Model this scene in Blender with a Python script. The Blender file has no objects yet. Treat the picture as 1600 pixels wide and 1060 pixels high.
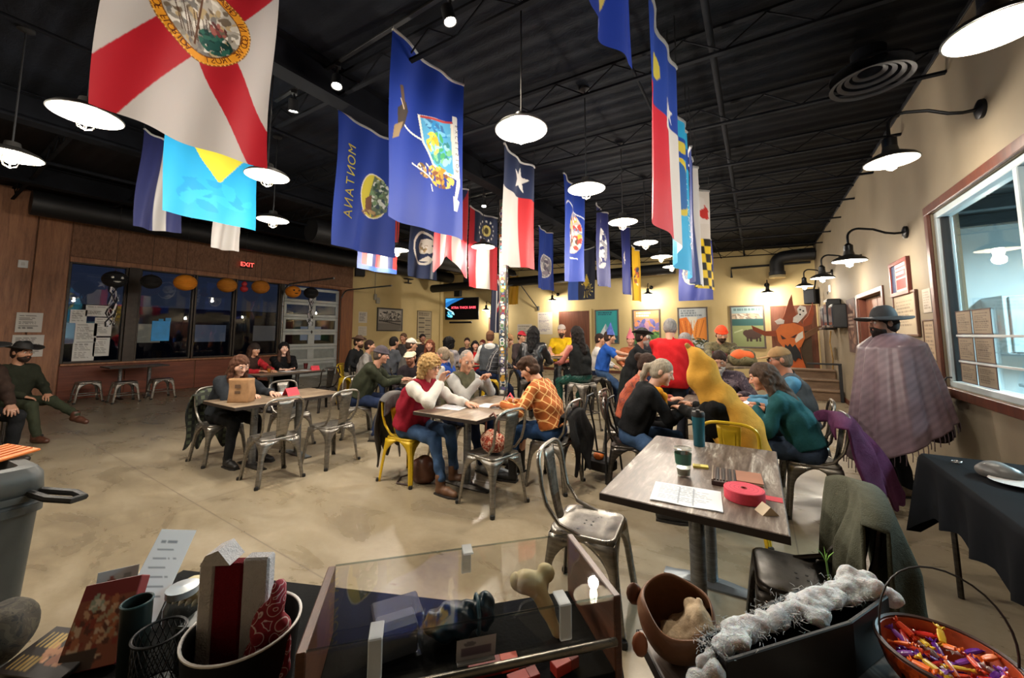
import bpy, math, random
import numpy as np
from mathutils import Vector, Matrix, Euler

R = math.radians
random.seed(7)
rng = np.random.default_rng(7)
scene = bpy.context.scene
C = scene.collection

# ------------------------------------------------------------------ camera
cam_d = bpy.data.cameras.new('camera')
cam = bpy.data.objects.new('camera', cam_d)
C.objects.link(cam)
cam.location = (0, 0, 1.53)
cam.rotation_euler = (R(95.1), 0, R(32.4))
cam_d.sensor_width = 36
cam_d.lens = 13.5
cam_d.shift_y = -0.03875
cam_d.clip_start = 0.05
scene.camera = cam

# ------------------------------------------------------------------ world: dusk outside
w = bpy.data.worlds.new('dusk')
scene.world = w
w.use_nodes = True
wn = w.node_tree.nodes
wl = w.node_tree.links
bg = wn['Background']
tc = wn.new('ShaderNodeTexCoord')
sp = wn.new('ShaderNodeSeparateXYZ')
cr = wn.new('ShaderNodeValToRGB')
cr.color_ramp.elements[0].position = 0.46
cr.color_ramp.elements[0].color = (0.0035, 0.0045, 0.007, 1)
cr.color_ramp.elements[1].position = 0.62
cr.color_ramp.elements[1].color = (0.004, 0.009, 0.036, 1)
e_ = cr.color_ramp.elements.new(0.51)
e_.color = (0.016, 0.019, 0.028, 1)
mp = wn.new('ShaderNodeMapRange')
mp.inputs['From Min'].default_value = -1
mp.inputs['From Max'].default_value = 1
wl.new(tc.outputs['Generated'], sp.inputs[0])
wl.new(sp.outputs['Z'], mp.inputs['Value'])
wl.new(mp.outputs[0], cr.inputs[0])
wl.new(cr.outputs[0], bg.inputs['Color'])
bg.inputs['Strength'].default_value = .6

scene.view_settings.view_transform = 'Standard'
scene.view_settings.look = 'None'
scene.view_settings.gamma = 1
scene.view_settings.use_curve_mapping = False
scene.view_settings.exposure = 0.72
PEND_W = 58      # watts of one hanging lamp
SCON_W = 30      # watts of one gooseneck lamp
TRACK_W = 30
KITCHEN_W = 300

# ------------------------------------------------------------------ materials
def lin(c):
    if isinstance(c, str):
        c = c.lstrip('#')
        c = [int(c[i:i + 2], 16) / 255 for i in (0, 2, 4)]
    return tuple(((x / 12.92) if x <= 0.04045 else ((x + 0.055) / 1.055) ** 2.4) for x in c[:3])

class NB:
    def __init__(s, name):
        s.m = bpy.data.materials.new(name)
        s.m.use_nodes = True
        s.t = s.m.node_tree
        s.n = s.t.nodes
        s.b = s.n['Principled BSDF']
        s._tc = None
    def l(s, a, b): s.t.links.new(a, b)
    def tc(s, k='Object'):
        if s._tc is None: s._tc = s.n.new('ShaderNodeTexCoord')
        return s._tc.outputs[k]
    def mapping(s, sc=(1, 1, 1), rot=(0, 0, 0), k='Object'):
        m = s.n.new('ShaderNodeMapping')
        m.inputs['Scale'].default_value = sc
        m.inputs['Rotation'].default_value = rot
        s.l(s.tc(k), m.inputs['Vector'])
        return m.outputs[0]
    def noise(s, scale, detail=3, rough=.55, vec=None, dist=0):
        n = s.n.new('ShaderNodeTexNoise')
        n.inputs['Scale'].default_value = scale
        n.inputs['Detail'].default_value = detail
        n.inputs['Roughness'].default_value = rough
        n.inputs['Distortion'].default_value = dist
        s.l(vec if vec is not None else s.tc(), n.inputs['Vector'])
        return n.outputs['Fac']
    def ramp(s, fac, stops, const=False):
        r = s.n.new('ShaderNodeValToRGB')
        if const: r.color_ramp.interpolation = 'CONSTANT'
        el = r.color_ramp.elements
        while len(el) < len(stops): el.new(.5)
        for e, (p, c) in zip(el, stops):
            e.position = p
            e.color = (*lin(c), 1) if isinstance(c, str) else (c, c, c, 1) if not isinstance(c, tuple) else (*c[:3], 1)
        s.l(fac, r.inputs[0])
        return r.outputs[0]
    def mix(s, fac, a, b):
        m = s.n.new('ShaderNodeMix')
        m.data_type = 'RGBA'
        for v, i in ((fac, 0), (a, 6), (b, 7)):
            if hasattr(v, 'links'): s.l(v, m.inputs[i])
            elif i == 0: m.inputs[0].default_value = v
            else: m.inputs[i].default_value = (*lin(v), 1) if isinstance(v, str) else (*v[:3], 1)
        return m.outputs[2]
    def math(s, op, a, b=None):
        m = s.n.new('ShaderNodeMath')
        m.operation = op
        for i, v in enumerate((a, b)):
            if v is None: continue
            if hasattr(v, 'links'): s.l(v, m.inputs[i])
            else: m.inputs[i].default_value = v
        return m.outputs[0]
    def xyz(s, vec=None):
        x = s.n.new('ShaderNodeSeparateXYZ')
        s.l(vec if vec is not None else s.tc(), x.inputs[0])
        return x.outputs
    def bump(s, h, st=.3, d=.01):
        b = s.n.new('ShaderNodeBump')
        b.inputs['Strength'].default_value = st
        b.inputs['Distance'].default_value = d
        s.l(h, b.inputs['Height'])
        s.l(b.outputs[0], s.b.inputs['Normal'])
    def set(s, col=None, rough=None, metal=None, **k):
        for key, v in (('Base Color', col), ('Roughness', rough), ('Metallic', metal), *((a.replace('_', ' '), b) for a, b in k.items())):
            if v is None: continue
            i = s.b.inputs[key]
            if hasattr(v, 'links'): s.l(v, i)
            elif isinstance(v, str): i.default_value = (*lin(v), 1)
            elif isinstance(v, tuple): i.default_value = (*v[:3], 1)
            else: i.default_value = v
        return s.m

_mc = {}
def mat(col, rough=.5, metal=0., var=.12, scale=6, bump=0., bscale=60, name=None, **k):
    """painted / plain material: one colour with slight procedural variation"""
    key = (col, rough, metal, var, scale, bump, bscale, tuple(sorted(k.items())))
    if key in _mc: return _mc[key]
    n = NB(name or 'mat_' + str(len(_mc)))
    c = lin(col)
    d = tuple(max(0, x * (1 - var)) for x in c)
    u = tuple(min(1, x * (1 + var)) for x in c)
    f = n.noise(scale, 4)
    n.set(n.ramp(f, [(.3, d), (.7, u)]), rough, metal, **k)
    if bump: n.bump(n.noise(bscale, 3), bump, .004)
    _mc[key] = n.m
    return n.m
def cloth(col, var=.18, rough=.85, scale=9):
    key = ('cloth', col, var, rough)
    if key in _mc: return _mc[key]
    n = NB('cloth_' + col.strip('#'))
    c = lin(col)
    f = n.noise(scale, 5, .6)
    n.set(n.ramp(f, [(.3, tuple(x * (1 - var) for x in c)), (.7, tuple(min(1, x * (1 + var)) for x in c))]), rough, Specular_IOR_Level=.15)
    h = n.math('ADD', n.noise(260, 2), n.math('MULTIPLY', n.noise(14, 4, .6, None, .8), 2.2))
    n.bump(h, .5, .008)
    _mc[key] = n.m
    return n.m
def metal(col, rough=.32, brushed=True):
    key = ('metal', col, rough)
    if key in _mc: return _mc[key]
    n = NB('metal_' + col.strip('#'))
    c = lin(col)
    f = n.noise(4, 6, .7, n.mapping((3, 3, 14)))
    n.set(n.ramp(f, [(.3, tuple(x * .55 for x in c)), (.7, tuple(min(1, x * 1.3) for x in c))]), n.ramp(n.noise(9, 4), [(.3, rough * .7), (.7, min(1, rough * 1.5))]), .85)
    _mc[key] = n.m
    return n.m
def emit(col, st, base='#ffffff'):
    key = ('emit', col, st)
    if key in _mc: return _mc[key]
    n = NB('glow_' + col.strip('#'))
    n.set(base, .4, Emission_Color=col, Emission_Strength=st)
    _mc[key] = n.m
    return n.m
def glassm(name='clear_glass', tint='#ffffff', rough=.02, alpha=.12):
    """thin architectural glass / acrylic: mostly see-through with real reflections"""
    key = ('glass', name)
    if key in _mc: return _mc[key]
    n = NB(name)
    tr = n.n.new('ShaderNodeBsdfTransparent')
    tr.inputs[0].default_value = (*lin(tint), 1)
    gl = n.n.new('ShaderNodeBsdfGlossy')
    gl.inputs['Roughness'].default_value = rough
    ge = n.n.new('ShaderNodeNewGeometry')
    dt = n.n.new('ShaderNodeVectorMath'); dt.operation = 'DOT_PRODUCT'
    n.l(ge.outputs['Normal'], dt.inputs[0]); n.l(ge.outputs['Incoming'], dt.inputs[1])
    fac_ = n.math('POWER', n.math('SUBTRACT', 1.0, n.math('ABSOLUTE', dt.outputs['Value'])), 5.0)
    fac_ = n.math('ADD', n.math('MULTIPLY', fac_, .9 - alpha * .5), alpha * .5)
    mx = n.n.new('ShaderNodeMixShader')
    n.l(fac_, mx.inputs[0])
    n.l(tr.outputs[0], mx.inputs[1])
    n.l(gl.outputs[0], mx.inputs[2])
    n.l(mx.outputs[0], n.n['Material Output'].inputs[0])
    n.n.remove(n.b)
    _mc[key] = n.m
    return n.m
def printed(rough=.7, translucent=0., name='printed'):
    """flat print: colours stored per point of the sheet"""
    key = ('print', rough, translucent)
    if key in _mc: return _mc[key]
    n = NB(name)
    a = n.n.new('ShaderNodeAttribute')
    a.attribute_name = 'Col'
    n.set(a.outputs['Color'], rough)
    if translucent:
        t = n.n.new('ShaderNodeBsdfTranslucent')
        n.l(a.outputs['Color'], t.inputs[0])
        mx = n.n.new('ShaderNodeMixShader')
        mx.inputs[0].default_value = translucent
        n.l(n.b.outputs[0], mx.inputs[1])
        n.l(t.outputs[0], mx.inputs[2])
        n.l(mx.outputs[0], n.n['Material Output'].inputs[0])
        n.bump(n.noise(300, 2), .15, .002)
    _mc[key] = n.m
    return n.m
def screenm():
    n = NB('lit_screen')
    a = n.n.new('ShaderNodeAttribute')
    a.attribute_name = 'Col'
    n.set('#050505', .25)
    n.l(a.outputs['Color'], n.b.inputs['Emission Color'])
    n.b.inputs['Emission Strength'].default_value = 1.0
    return n.m
def woodm(name, a, b, c, scale=(1, 1, 8), rough=.5, bump=.2, freq=2.2):
    n = NB(name)
    v = n.mapping(scale)
    f = n.noise(freq, 8, .62, v, .6)
    f2 = n.noise(freq * 9, 4, .6, v)
    g = n.math('ADD', n.math('MULTIPLY', f, .72), n.math('MULTIPLY', f2, .28))
    n.set(n.ramp(g, [(.32, a), (.5, b), (.68, c)]), rough)
    n.bump(g, bump, .004)
    return n.m
def gridm(name, base, line, sx=9, w=.14, line2=None, rot=(0, R(45), 0), axes=(0, 2), rough=.85, s2=None):
    """woven check / plaid in the garment's own coordinates"""
    n = NB(name)
    o = n.xyz(n.mapping((1, 1, 1), rot))
    f1 = n.math('LESS_THAN', n.math('FRACT', n.math('MULTIPLY', o[axes[0]], sx)), w)
    f2 = n.math('LESS_THAN', n.math('FRACT', n.math('MULTIPLY', o[axes[1]], s2 or sx)), w)
    col = n.mix(f1, n.ramp(n.noise(7, 4), [(.3, tuple(x * .7 for x in lin(base))), (.7, base)]), line)
    col = n.mix(f2, col, line2 or line)
    n.set(col, rough)
    n.bump(n.noise(14, 4, .6, None, .8), .4, .01)
    return n.m
def camom(name, cols, scale=9, rough=.85):
    n = NB(name)
    f = n.noise(scale, 3, .6, None, 1.2)
    st = [(i / len(cols) * .5 + .27 if i else 0., c) for i, c in enumerate(cols)]
    n.set(n.ramp(f, st, True), rough)
    n.bump(n.noise(16, 4), .3, .01)
    return n.m
def tiedye(name, cols, scale=6):
    n = NB(name)
    f = n.noise(scale, 4, .6, None, 2.5)
    n.set(n.ramp(f, [(.25 + .5 * i / (len(cols) - 1), c) for i, c in enumerate(cols)]), .85)
    n.bump(n.noise(14, 4), .3, .01)
    return n.m

# ------------------------------------------------------------------ mesh building
class MB:
    def __init__(s):
        s.v, s.f, s.mi, s.m, s.T = [], [], [], 0, None
    def add(s, vs, fs):
        o = len(s.v)
        if s.T is not None: vs = [tuple(s.T @ Vector(p)) for p in vs]
        s.v += [tuple(map(float, p)) for p in vs]
        s.f += [tuple(i + o for i in f) for f in fs]
        s.mi += [s.m] * len(fs)
        return s
    def box(s, c, d, b=.004, M=None):
        hx, hy, hz = (x / 2 for x in d)
        b = min(b, hx * .6, hy * .6, hz * .6)
        vs, ix = [], {}
        for sx in (-1, 1):
            for sy in (-1, 1):
                for sz in (-1, 1):
                    for a in range(3):
                        p = [sx * (hx - b), sy * (hy - b), sz * (hz - b)]
                        p[a] = (sx * hx, sy * hy, sz * hz)[a]
                        ix[(sx, sy, sz, a)] = len(vs)
                        vs.append(p)
        fs = []
        for a in range(3):
            o = [i for i in range(3) if i != a]
            for sg in (-1, 1):
                q = []
                for (p, r) in ((-1, -1), (1, -1), (1, 1), (-1, 1)):
                    k = [0, 0, 0]; k[a] = sg; k[o[0]] = p; k[o[1]] = r
                    q.append(ix[(*k, a)])
                if (sg > 0) == (a == 1): q = q[::-1]
                fs.append(q)
            for p in (-1, 1):
                for r in (-1, 1):
                    k0 = [0, 0, 0]; k0[a] = -1; k0[o[0]] = p; k0[o[1]] = r
                    k1 = list(k0); k1[a] = 1
                    q = [ix[(*k0, o[0])], ix[(*k1, o[0])], ix[(*k1, o[1])], ix[(*k0, o[1])]]
                    fs.append(q if (p * r > 0) == (a == 1) else q[::-1])
        for sx in (-1, 1):
            for sy in (-1, 1):
                for sz in (-1, 1):
                    q = [ix[(sx, sy, sz, a)] for a in range(3)]
                    fs.append(q if sx * sy * sz > 0 else q[::-1])
        if M is not None: vs = [M @ Vector(p) for p in vs]
        return s.add([(p[0] + c[0], p[1] + c[1], p[2] + c[2]) for p in vs], fs)
    def bb(s, lo, hi, b=.004):
        return s.box([(a + c) / 2 for a, c in zip(lo, hi)], [abs(c - a) for a, c in zip(lo, hi)], b)
    def tube(s, pts, r, n=8, closed=False, flat=1.0, up=None):
        pts = [Vector(p) for p in pts]
        rs = r if hasattr(r, '__len__') else [r] * len(pts)
        N = len(pts)
        vs, fs = [], []
        prev = None
        for i, p in enumerate(pts):
            a = pts[(i - 1) % N] if (i or closed) else pts[0]
            b = pts[(i + 1) % N] if (i < N - 1 or closed) else pts[-1]
            t = (b - a).normalized() if (b - a).length > 1e-9 else Vector((0, 0, 1))
            if prev is None:
                u = Vector(up) if up else (Vector((0, 0, 1)) if abs(t.z) < .9 else Vector((1, 0, 0)))
            else: u = prev
            u = (u - t * u.dot(t))
            u = u.normalized() if u.length > 1e-6 else t.orthogonal().normalized()
            prev = u
            w_ = t.cross(u)
            for k in range(n):
                an = 2 * math.pi * k / n
                vs.append(p + (u * math.cos(an) * flat + w_ * math.sin(an)) * rs[i])
        for i in range(N - (0 if closed else 1)):
            j = (i + 1) % N
            for k in range(n):
                k2 = (k + 1) % n
                fs.append((i * n + k, i * n + k2, j * n + k2, j * n + k))
        if not closed:
            fs.append(tuple(range(n))[::-1])
            fs.append(tuple((N - 1) * n + k for k in range(n)))
        return s.add(vs, fs)
    def lathe(s, prof, n=24, c=(0, 0, 0), M=None, a0=0., a1=None, cap=True, sx=1., sy=1.):
        vs, fs = [], []
        full = a1 is None
        m = n if full else n + 1
        for (r, z) in prof:
            for k in range(m):
                an = a0 + (2 * math.pi if full else a1 - a0) * k / n
                vs.append(Vector((r * math.cos(an) * sx, r * math.sin(an) * sy, z)))
        for i in range(len(prof) - 1):
            for k in range(n):
                k2 = (k + 1) % m
                fs.append((i * m + k, i * m + k2, (i + 1) * m + k2, (i + 1) * m + k))
        if cap and full:
            if prof[0][0] > 1e-5: fs.append(tuple(range(m))[::-1])
            if prof[-1][0] > 1e-5: fs.append(tuple((len(prof) - 1) * m + k for k in range(m)))
        if M is not None: vs = [M @ p for p in vs]
        return s.add([p + Vector(c) for p in vs], fs)
    def prism(s, poly, z0, z1, M=None):
        n = len(poly)
        vs = [Vector((x, y, z0)) for x, y in poly] + [Vector((x, y, z1)) for x, y in poly]
        fs = [tuple(range(n))[::-1], tuple(range(n, 2 * n))] + [(i, (i + 1) % n, n + (i + 1) % n, n + i) for i in range(n)]
        if M is not None: vs = [M @ p for p in vs]
        return s.add(vs, fs)
    def grid(s, P, closeu=False):
        P = np.asarray(P, float)
        nu, nv = P.shape[:2]
        vs = P.reshape(-1, 3).tolist()
        fs = [(i * nv + j, ((i + 1) % nu) * nv + j, ((i + 1) % nu) * nv + j + 1, i * nv + j + 1) for i in range(nu if closeu else nu - 1) for j in range(nv - 1)]
        return s.add(vs, fs)
    def ball(s, c, r, n=16, M=None):
        r = r if hasattr(r, '__len__') else (r, r, r)
        m = max(6, n // 2)
        prof = [(math.sin(math.pi * i / m), -math.cos(math.pi * i / m)) for i in range(m + 1)]
        S = Matrix.Diagonal((*r, 1)).to_3x3()
        if M is not None: S = M.to_3x3() @ S
        return s.lathe(prof, n, c, S)
    def build(s, name, m, parent=None, smooth=True, angle=38, solid=0, bevel=0):
        me = bpy.data.meshes.new(name)
        me.from_pydata(s.v, [], s.f)
        ms = m if isinstance(m, (list, tuple)) else [m]
        for q in ms: me.materials.append(q)
        if len(ms) > 1: me.polygons.foreach_set('material_index', s.mi)
        if smooth:
            me.polygons.foreach_set('use_smooth', [True] * len(me.polygons))
            me.set_sharp_from_angle(angle=R(angle))
        o = bpy.data.objects.new(name, me)
        C.objects.link(o)
        if parent is not None: o.parent = parent
        if solid:
            md = o.modifiers.new('thickness', 'SOLIDIFY')
            md.thickness = solid
            md.offset = 0
        return o

def raw(name, V, F, m, parent=None, col=None, smooth=True, mi=None):
    """fast mesh from numpy arrays (quads)"""
    me = bpy.data.meshes.new(name)
    V = np.asarray(V, np.float32); F = np.asarray(F, np.int32)
    me.vertices.add(len(V)); me.vertices.foreach_set('co', V.ravel())
    k = F.shape[1]
    me.loops.add(F.size); me.loops.foreach_set('vertex_index', F.ravel())
    me.polygons.add(len(F)); me.polygons.foreach_set('loop_start', np.arange(0, F.size, k, dtype=np.int32))
    me.polygons.foreach_set('loop_total', np.full(len(F), k, np.int32))
    ms = m if isinstance(m, (list, tuple)) else [m]
    for q in ms: me.materials.append(q)
    if mi is not None: me.polygons.foreach_set('material_index', mi)
    me.update(calc_edges=True)
    if smooth: me.polygons.foreach_set('use_smooth', np.ones(len(F), bool))
    if col is not None:
        a = me.color_attributes.new('Col', 'FLOAT_COLOR', 'POINT')
        cc = np.ones((len(V), 4), np.float32); cc[:, :3] = col
        a.data.foreach_set('color', cc.ravel())
    o = bpy.data.objects.new(name, me)
    C.objects.link(o)
    if parent is not None: o.parent = parent
    return o

def tag(o, label=None, cat=None, group=None, kind=None):
    for k, v in (('label', label), ('category', cat), ('group', group), ('kind', kind)):
        if v: o[k] = v
    return o
def thing(name, label, cat, loc=(0, 0, 0), rz=0., group=None):
    o = bpy.data.objects.new(name, None)
    o.empty_display_size = .1
    C.objects.link(o)
    o.location = loc
    o.rotation_euler = (0, 0, rz)
    return tag(o, label, cat, group)
def kids(o): return [c for c in o.children]
def dup(root, loc, rz=0., label=None, group=None):
    def cp(o, par):
        c = o.copy()
        C.objects.link(c)
        c.parent = par
        for ch in kids(o): cp(ch, c)
        return c
    r = cp(root, None)
    r.location = loc
    r.rotation_euler = (0, 0, rz)
    return tag(r, label, None, group)
def st(name, mb, m, parent=None, smooth=False, **k):
    o = mb.build(name, m, parent, smooth, **k)
    if parent is None: o['kind'] = 'structure'
    return o
def box(name, lo, hi, m, parent=None, b=.004):
    return MB().bb(lo, hi, b).build(name, m, parent, False)

# ------------------------------------------------------------------ flat print: a sheet whose points carry colours
class Paint:
    """s runs left to right and t top to bottom in metres"""
    def __init__(s, w, h, n):
        s.w, s.h = w, h
        s.nu, s.nv = max(3, int(w * n) + 1), max(3, int(h * n) + 1)
        u = np.linspace(0, w, s.nu); v = np.linspace(0, h, s.nv)
        s.S, s.T = np.meshgrid(u, v, indexing='ij')
        s.c = np.ones((s.nu, s.nv, 3), np.float32)
    def fill(s, c, m=None):
        c = np.array(lin(c))
        if m is None: s.c[:] = c
        else: s.c[m] = c
        return s
    def rect(s, a, b, c, d, col): return s.fill(col, (s.S >= a) & (s.S <= c) & (s.T >= b) & (s.T <= d))
    def ell(s, x, y, rx, ry, col, rot=0., inner=0.):
        dx, dy = s.S - x, s.T - y
        cs, sn = math.cos(rot), math.sin(rot)
        q = ((dx * cs + dy * sn) / rx) ** 2 + ((-dx * sn + dy * cs) / ry) ** 2
        return s.fill(col, (q <= 1) & (q >= inner * inner))
    def poly(s, pts, col):
        m = np.zeros(s.S.shape, bool)
        n = len(pts)
        for i in range(n):
            (x1, y1), (x2, y2) = pts[i], pts[(i + 1) % n]
            if y1 == y2: continue
            cnd = ((s.T >= min(y1, y2)) & (s.T < max(y1, y2)))
            xi = x1 + (s.T - y1) * (x2 - x1) / (y2 - y1)
            m ^= cnd & (s.S < xi)
        return s.fill(col, m)
    def star(s, x, y, r, col, n=5, inner=.4, rot=0.):
        return s.poly([(x + (r if i % 2 == 0 else r * inner) * math.sin(rot + math.pi * i / n), y - (r if i % 2 == 0 else r * inner) * math.cos(rot + math.pi * i / n)) for i in range(2 * n)], col)
    def line(s, x1, y1, x2, y2, wd, col):
        L = math.hypot(x2 - x1, y2 - y1)
        nx, ny = -(y2 - y1) / L * wd / 2, (x2 - x1) / L * wd / 2
        return s.poly([(x1 + nx, y1 + ny), (x2 + nx, y2 + ny), (x2 - nx, y2 - ny), (x1 - nx, y1 - ny)], col)
    def blots(s, x, y, rx, ry, cols, n=40, seed=1, sz=.2, clip=True):
        r = np.random.default_rng(seed)
        inside = (((s.S - x) / rx) ** 2 + ((s.T - y) / ry) ** 2) <= 1
        keep = s.c.copy()
        for i in range(n):
            a, q = r.uniform(0, 6.28), math.sqrt(r.uniform(0, 1))
            s.ell(x + rx * q * math.cos(a), y + ry * q * math.sin(a), rx * sz * r.uniform(.4, 1.3), ry * sz * r.uniform(.3, 1.), cols[i % len(cols)], r.uniform(0, 3.1))
        if clip: s.c[~inside] = keep[~inside]
        return s
    def text_lines(s, x0, y0, x1, y1, n, col='#444444', seed=3, thick=.45):
        r = np.random.default_rng(seed)
        dy = (y1 - y0) / n
        for i in range(n):
            x = x0
            e = x0 + (x1 - x0) * r.uniform(.6, 1.)
            while x < e:
                wd = (x1 - x0) * r.uniform(.05, .16)
                s.rect(x, y0 + i * dy, min(x + wd, e), y0 + (i + thick) * dy, col)
                x += wd + (x1 - x0) * .025
        return s
    def faces(s):
        i = np.arange(s.nu * s.nv).reshape(s.nu, s.nv)
        return np.stack([i[:-1, :-1], i[:-1, 1:], i[1:, 1:], i[1:, :-1]], -1).reshape(-1, 4)
    def sheet(s, name, pos, parent=None, m=None):
        """pos(S,T) -> X,Y,Z arrays"""
        X, Y, Z = pos(s.S, s.T)
        V = np.stack([X, Y, Z], -1).reshape(-1, 3)
        return raw(name, V, s.faces(), m or printed(), parent, s.c.reshape(-1, 3))

def framed(name, label, cat, p, frame_col, origin, axis, normal, depth=.03, border=.03, group=None, fm=None, backing='#dddddd', parts=True):
    """a print p hung flat on a wall: origin = lower-left corner seen from the room, axis = direction of s, normal = out of the wall"""
    a = Vector(axis).normalized(); nn = Vector(normal).normalized(); o = Vector(origin) + nn * .002
    up = Vector((0, 0, 1))
    ctr = o + a * p.w / 2
    t = thing(name, label, cat, tuple(ctr), 0, group)
    def q(x, z, d): return tuple(o + a * x + up * z + nn * d - ctr)
    def pos(S, T):
        base = o - ctr + nn * (depth * .6 if border else depth)
        return base.x + a.x * S, base.y + a.y * S, base.z + (p.h - T)
    p.sheet('print', pos, t)
    M = Matrix((a, up, nn)).transposed()
    mb = MB()
    mb.box(tuple(o - ctr + a * p.w / 2 + up * p.h / 2 + nn * depth * .25), (p.w, p.h, depth * .5), .001, M)
    mb.build('backing', mat(backing), t, False)
    if border:
        fmm = fm or mat(frame_col, .45)
        for (cx, cz, dx, dz) in ((p.w / 2, p.h + border / 2 - .004, p.w + 2 * border, border), (p.w / 2, -border / 2 + .004, p.w + 2 * border, border), (-border / 2 + .004, p.h / 2, border, p.h), (p.w + border / 2 - .004, p.h / 2, border, p.h)):
            MB().box(tuple(o - ctr + a * cx + up * cz + nn * depth / 2), (dx, dz, depth), .004, M).build('frame_rail', fmm, t, False)
    return t

_gl = {}
def glyphs(txt, size=1.):
    """letter shapes of a word as flat triangles: verts (x,y), faces"""
    if txt not in _gl:
        cu = bpy.data.curves.new('txt', 'FONT')
        cu.body = txt
        cu.align_x = 'CENTER'; cu.align_y = 'CENTER'
        cu.resolution_u = 3
        ob = bpy.data.objects.new('txt', cu)
        C.objects.link(ob)
        bpy.context.view_layer.update()
        dg = bpy.context.evaluated_depsgraph_get()
        me = bpy.data.meshes.new_from_object(ob.evaluated_get(dg))
        _gl[txt] = ([tuple(v.co[:2]) for v in me.vertices], [tuple(p.vertices) for p in me.polygons])
        bpy.data.meshes.remove(me)
        bpy.data.objects.remove(ob)
        bpy.data.curves.remove(cu)
    v, f = _gl[txt]
    return [(x * size, y * size) for x, y in v], f
def lettering(txt, size, fn, m, parent, name='lettering'):
    v, f = glyphs(txt, size)
    mb = MB()
    mb.add([fn(x, y) for x, y in v], f)
    return mb.build(name, m, parent, False)

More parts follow.
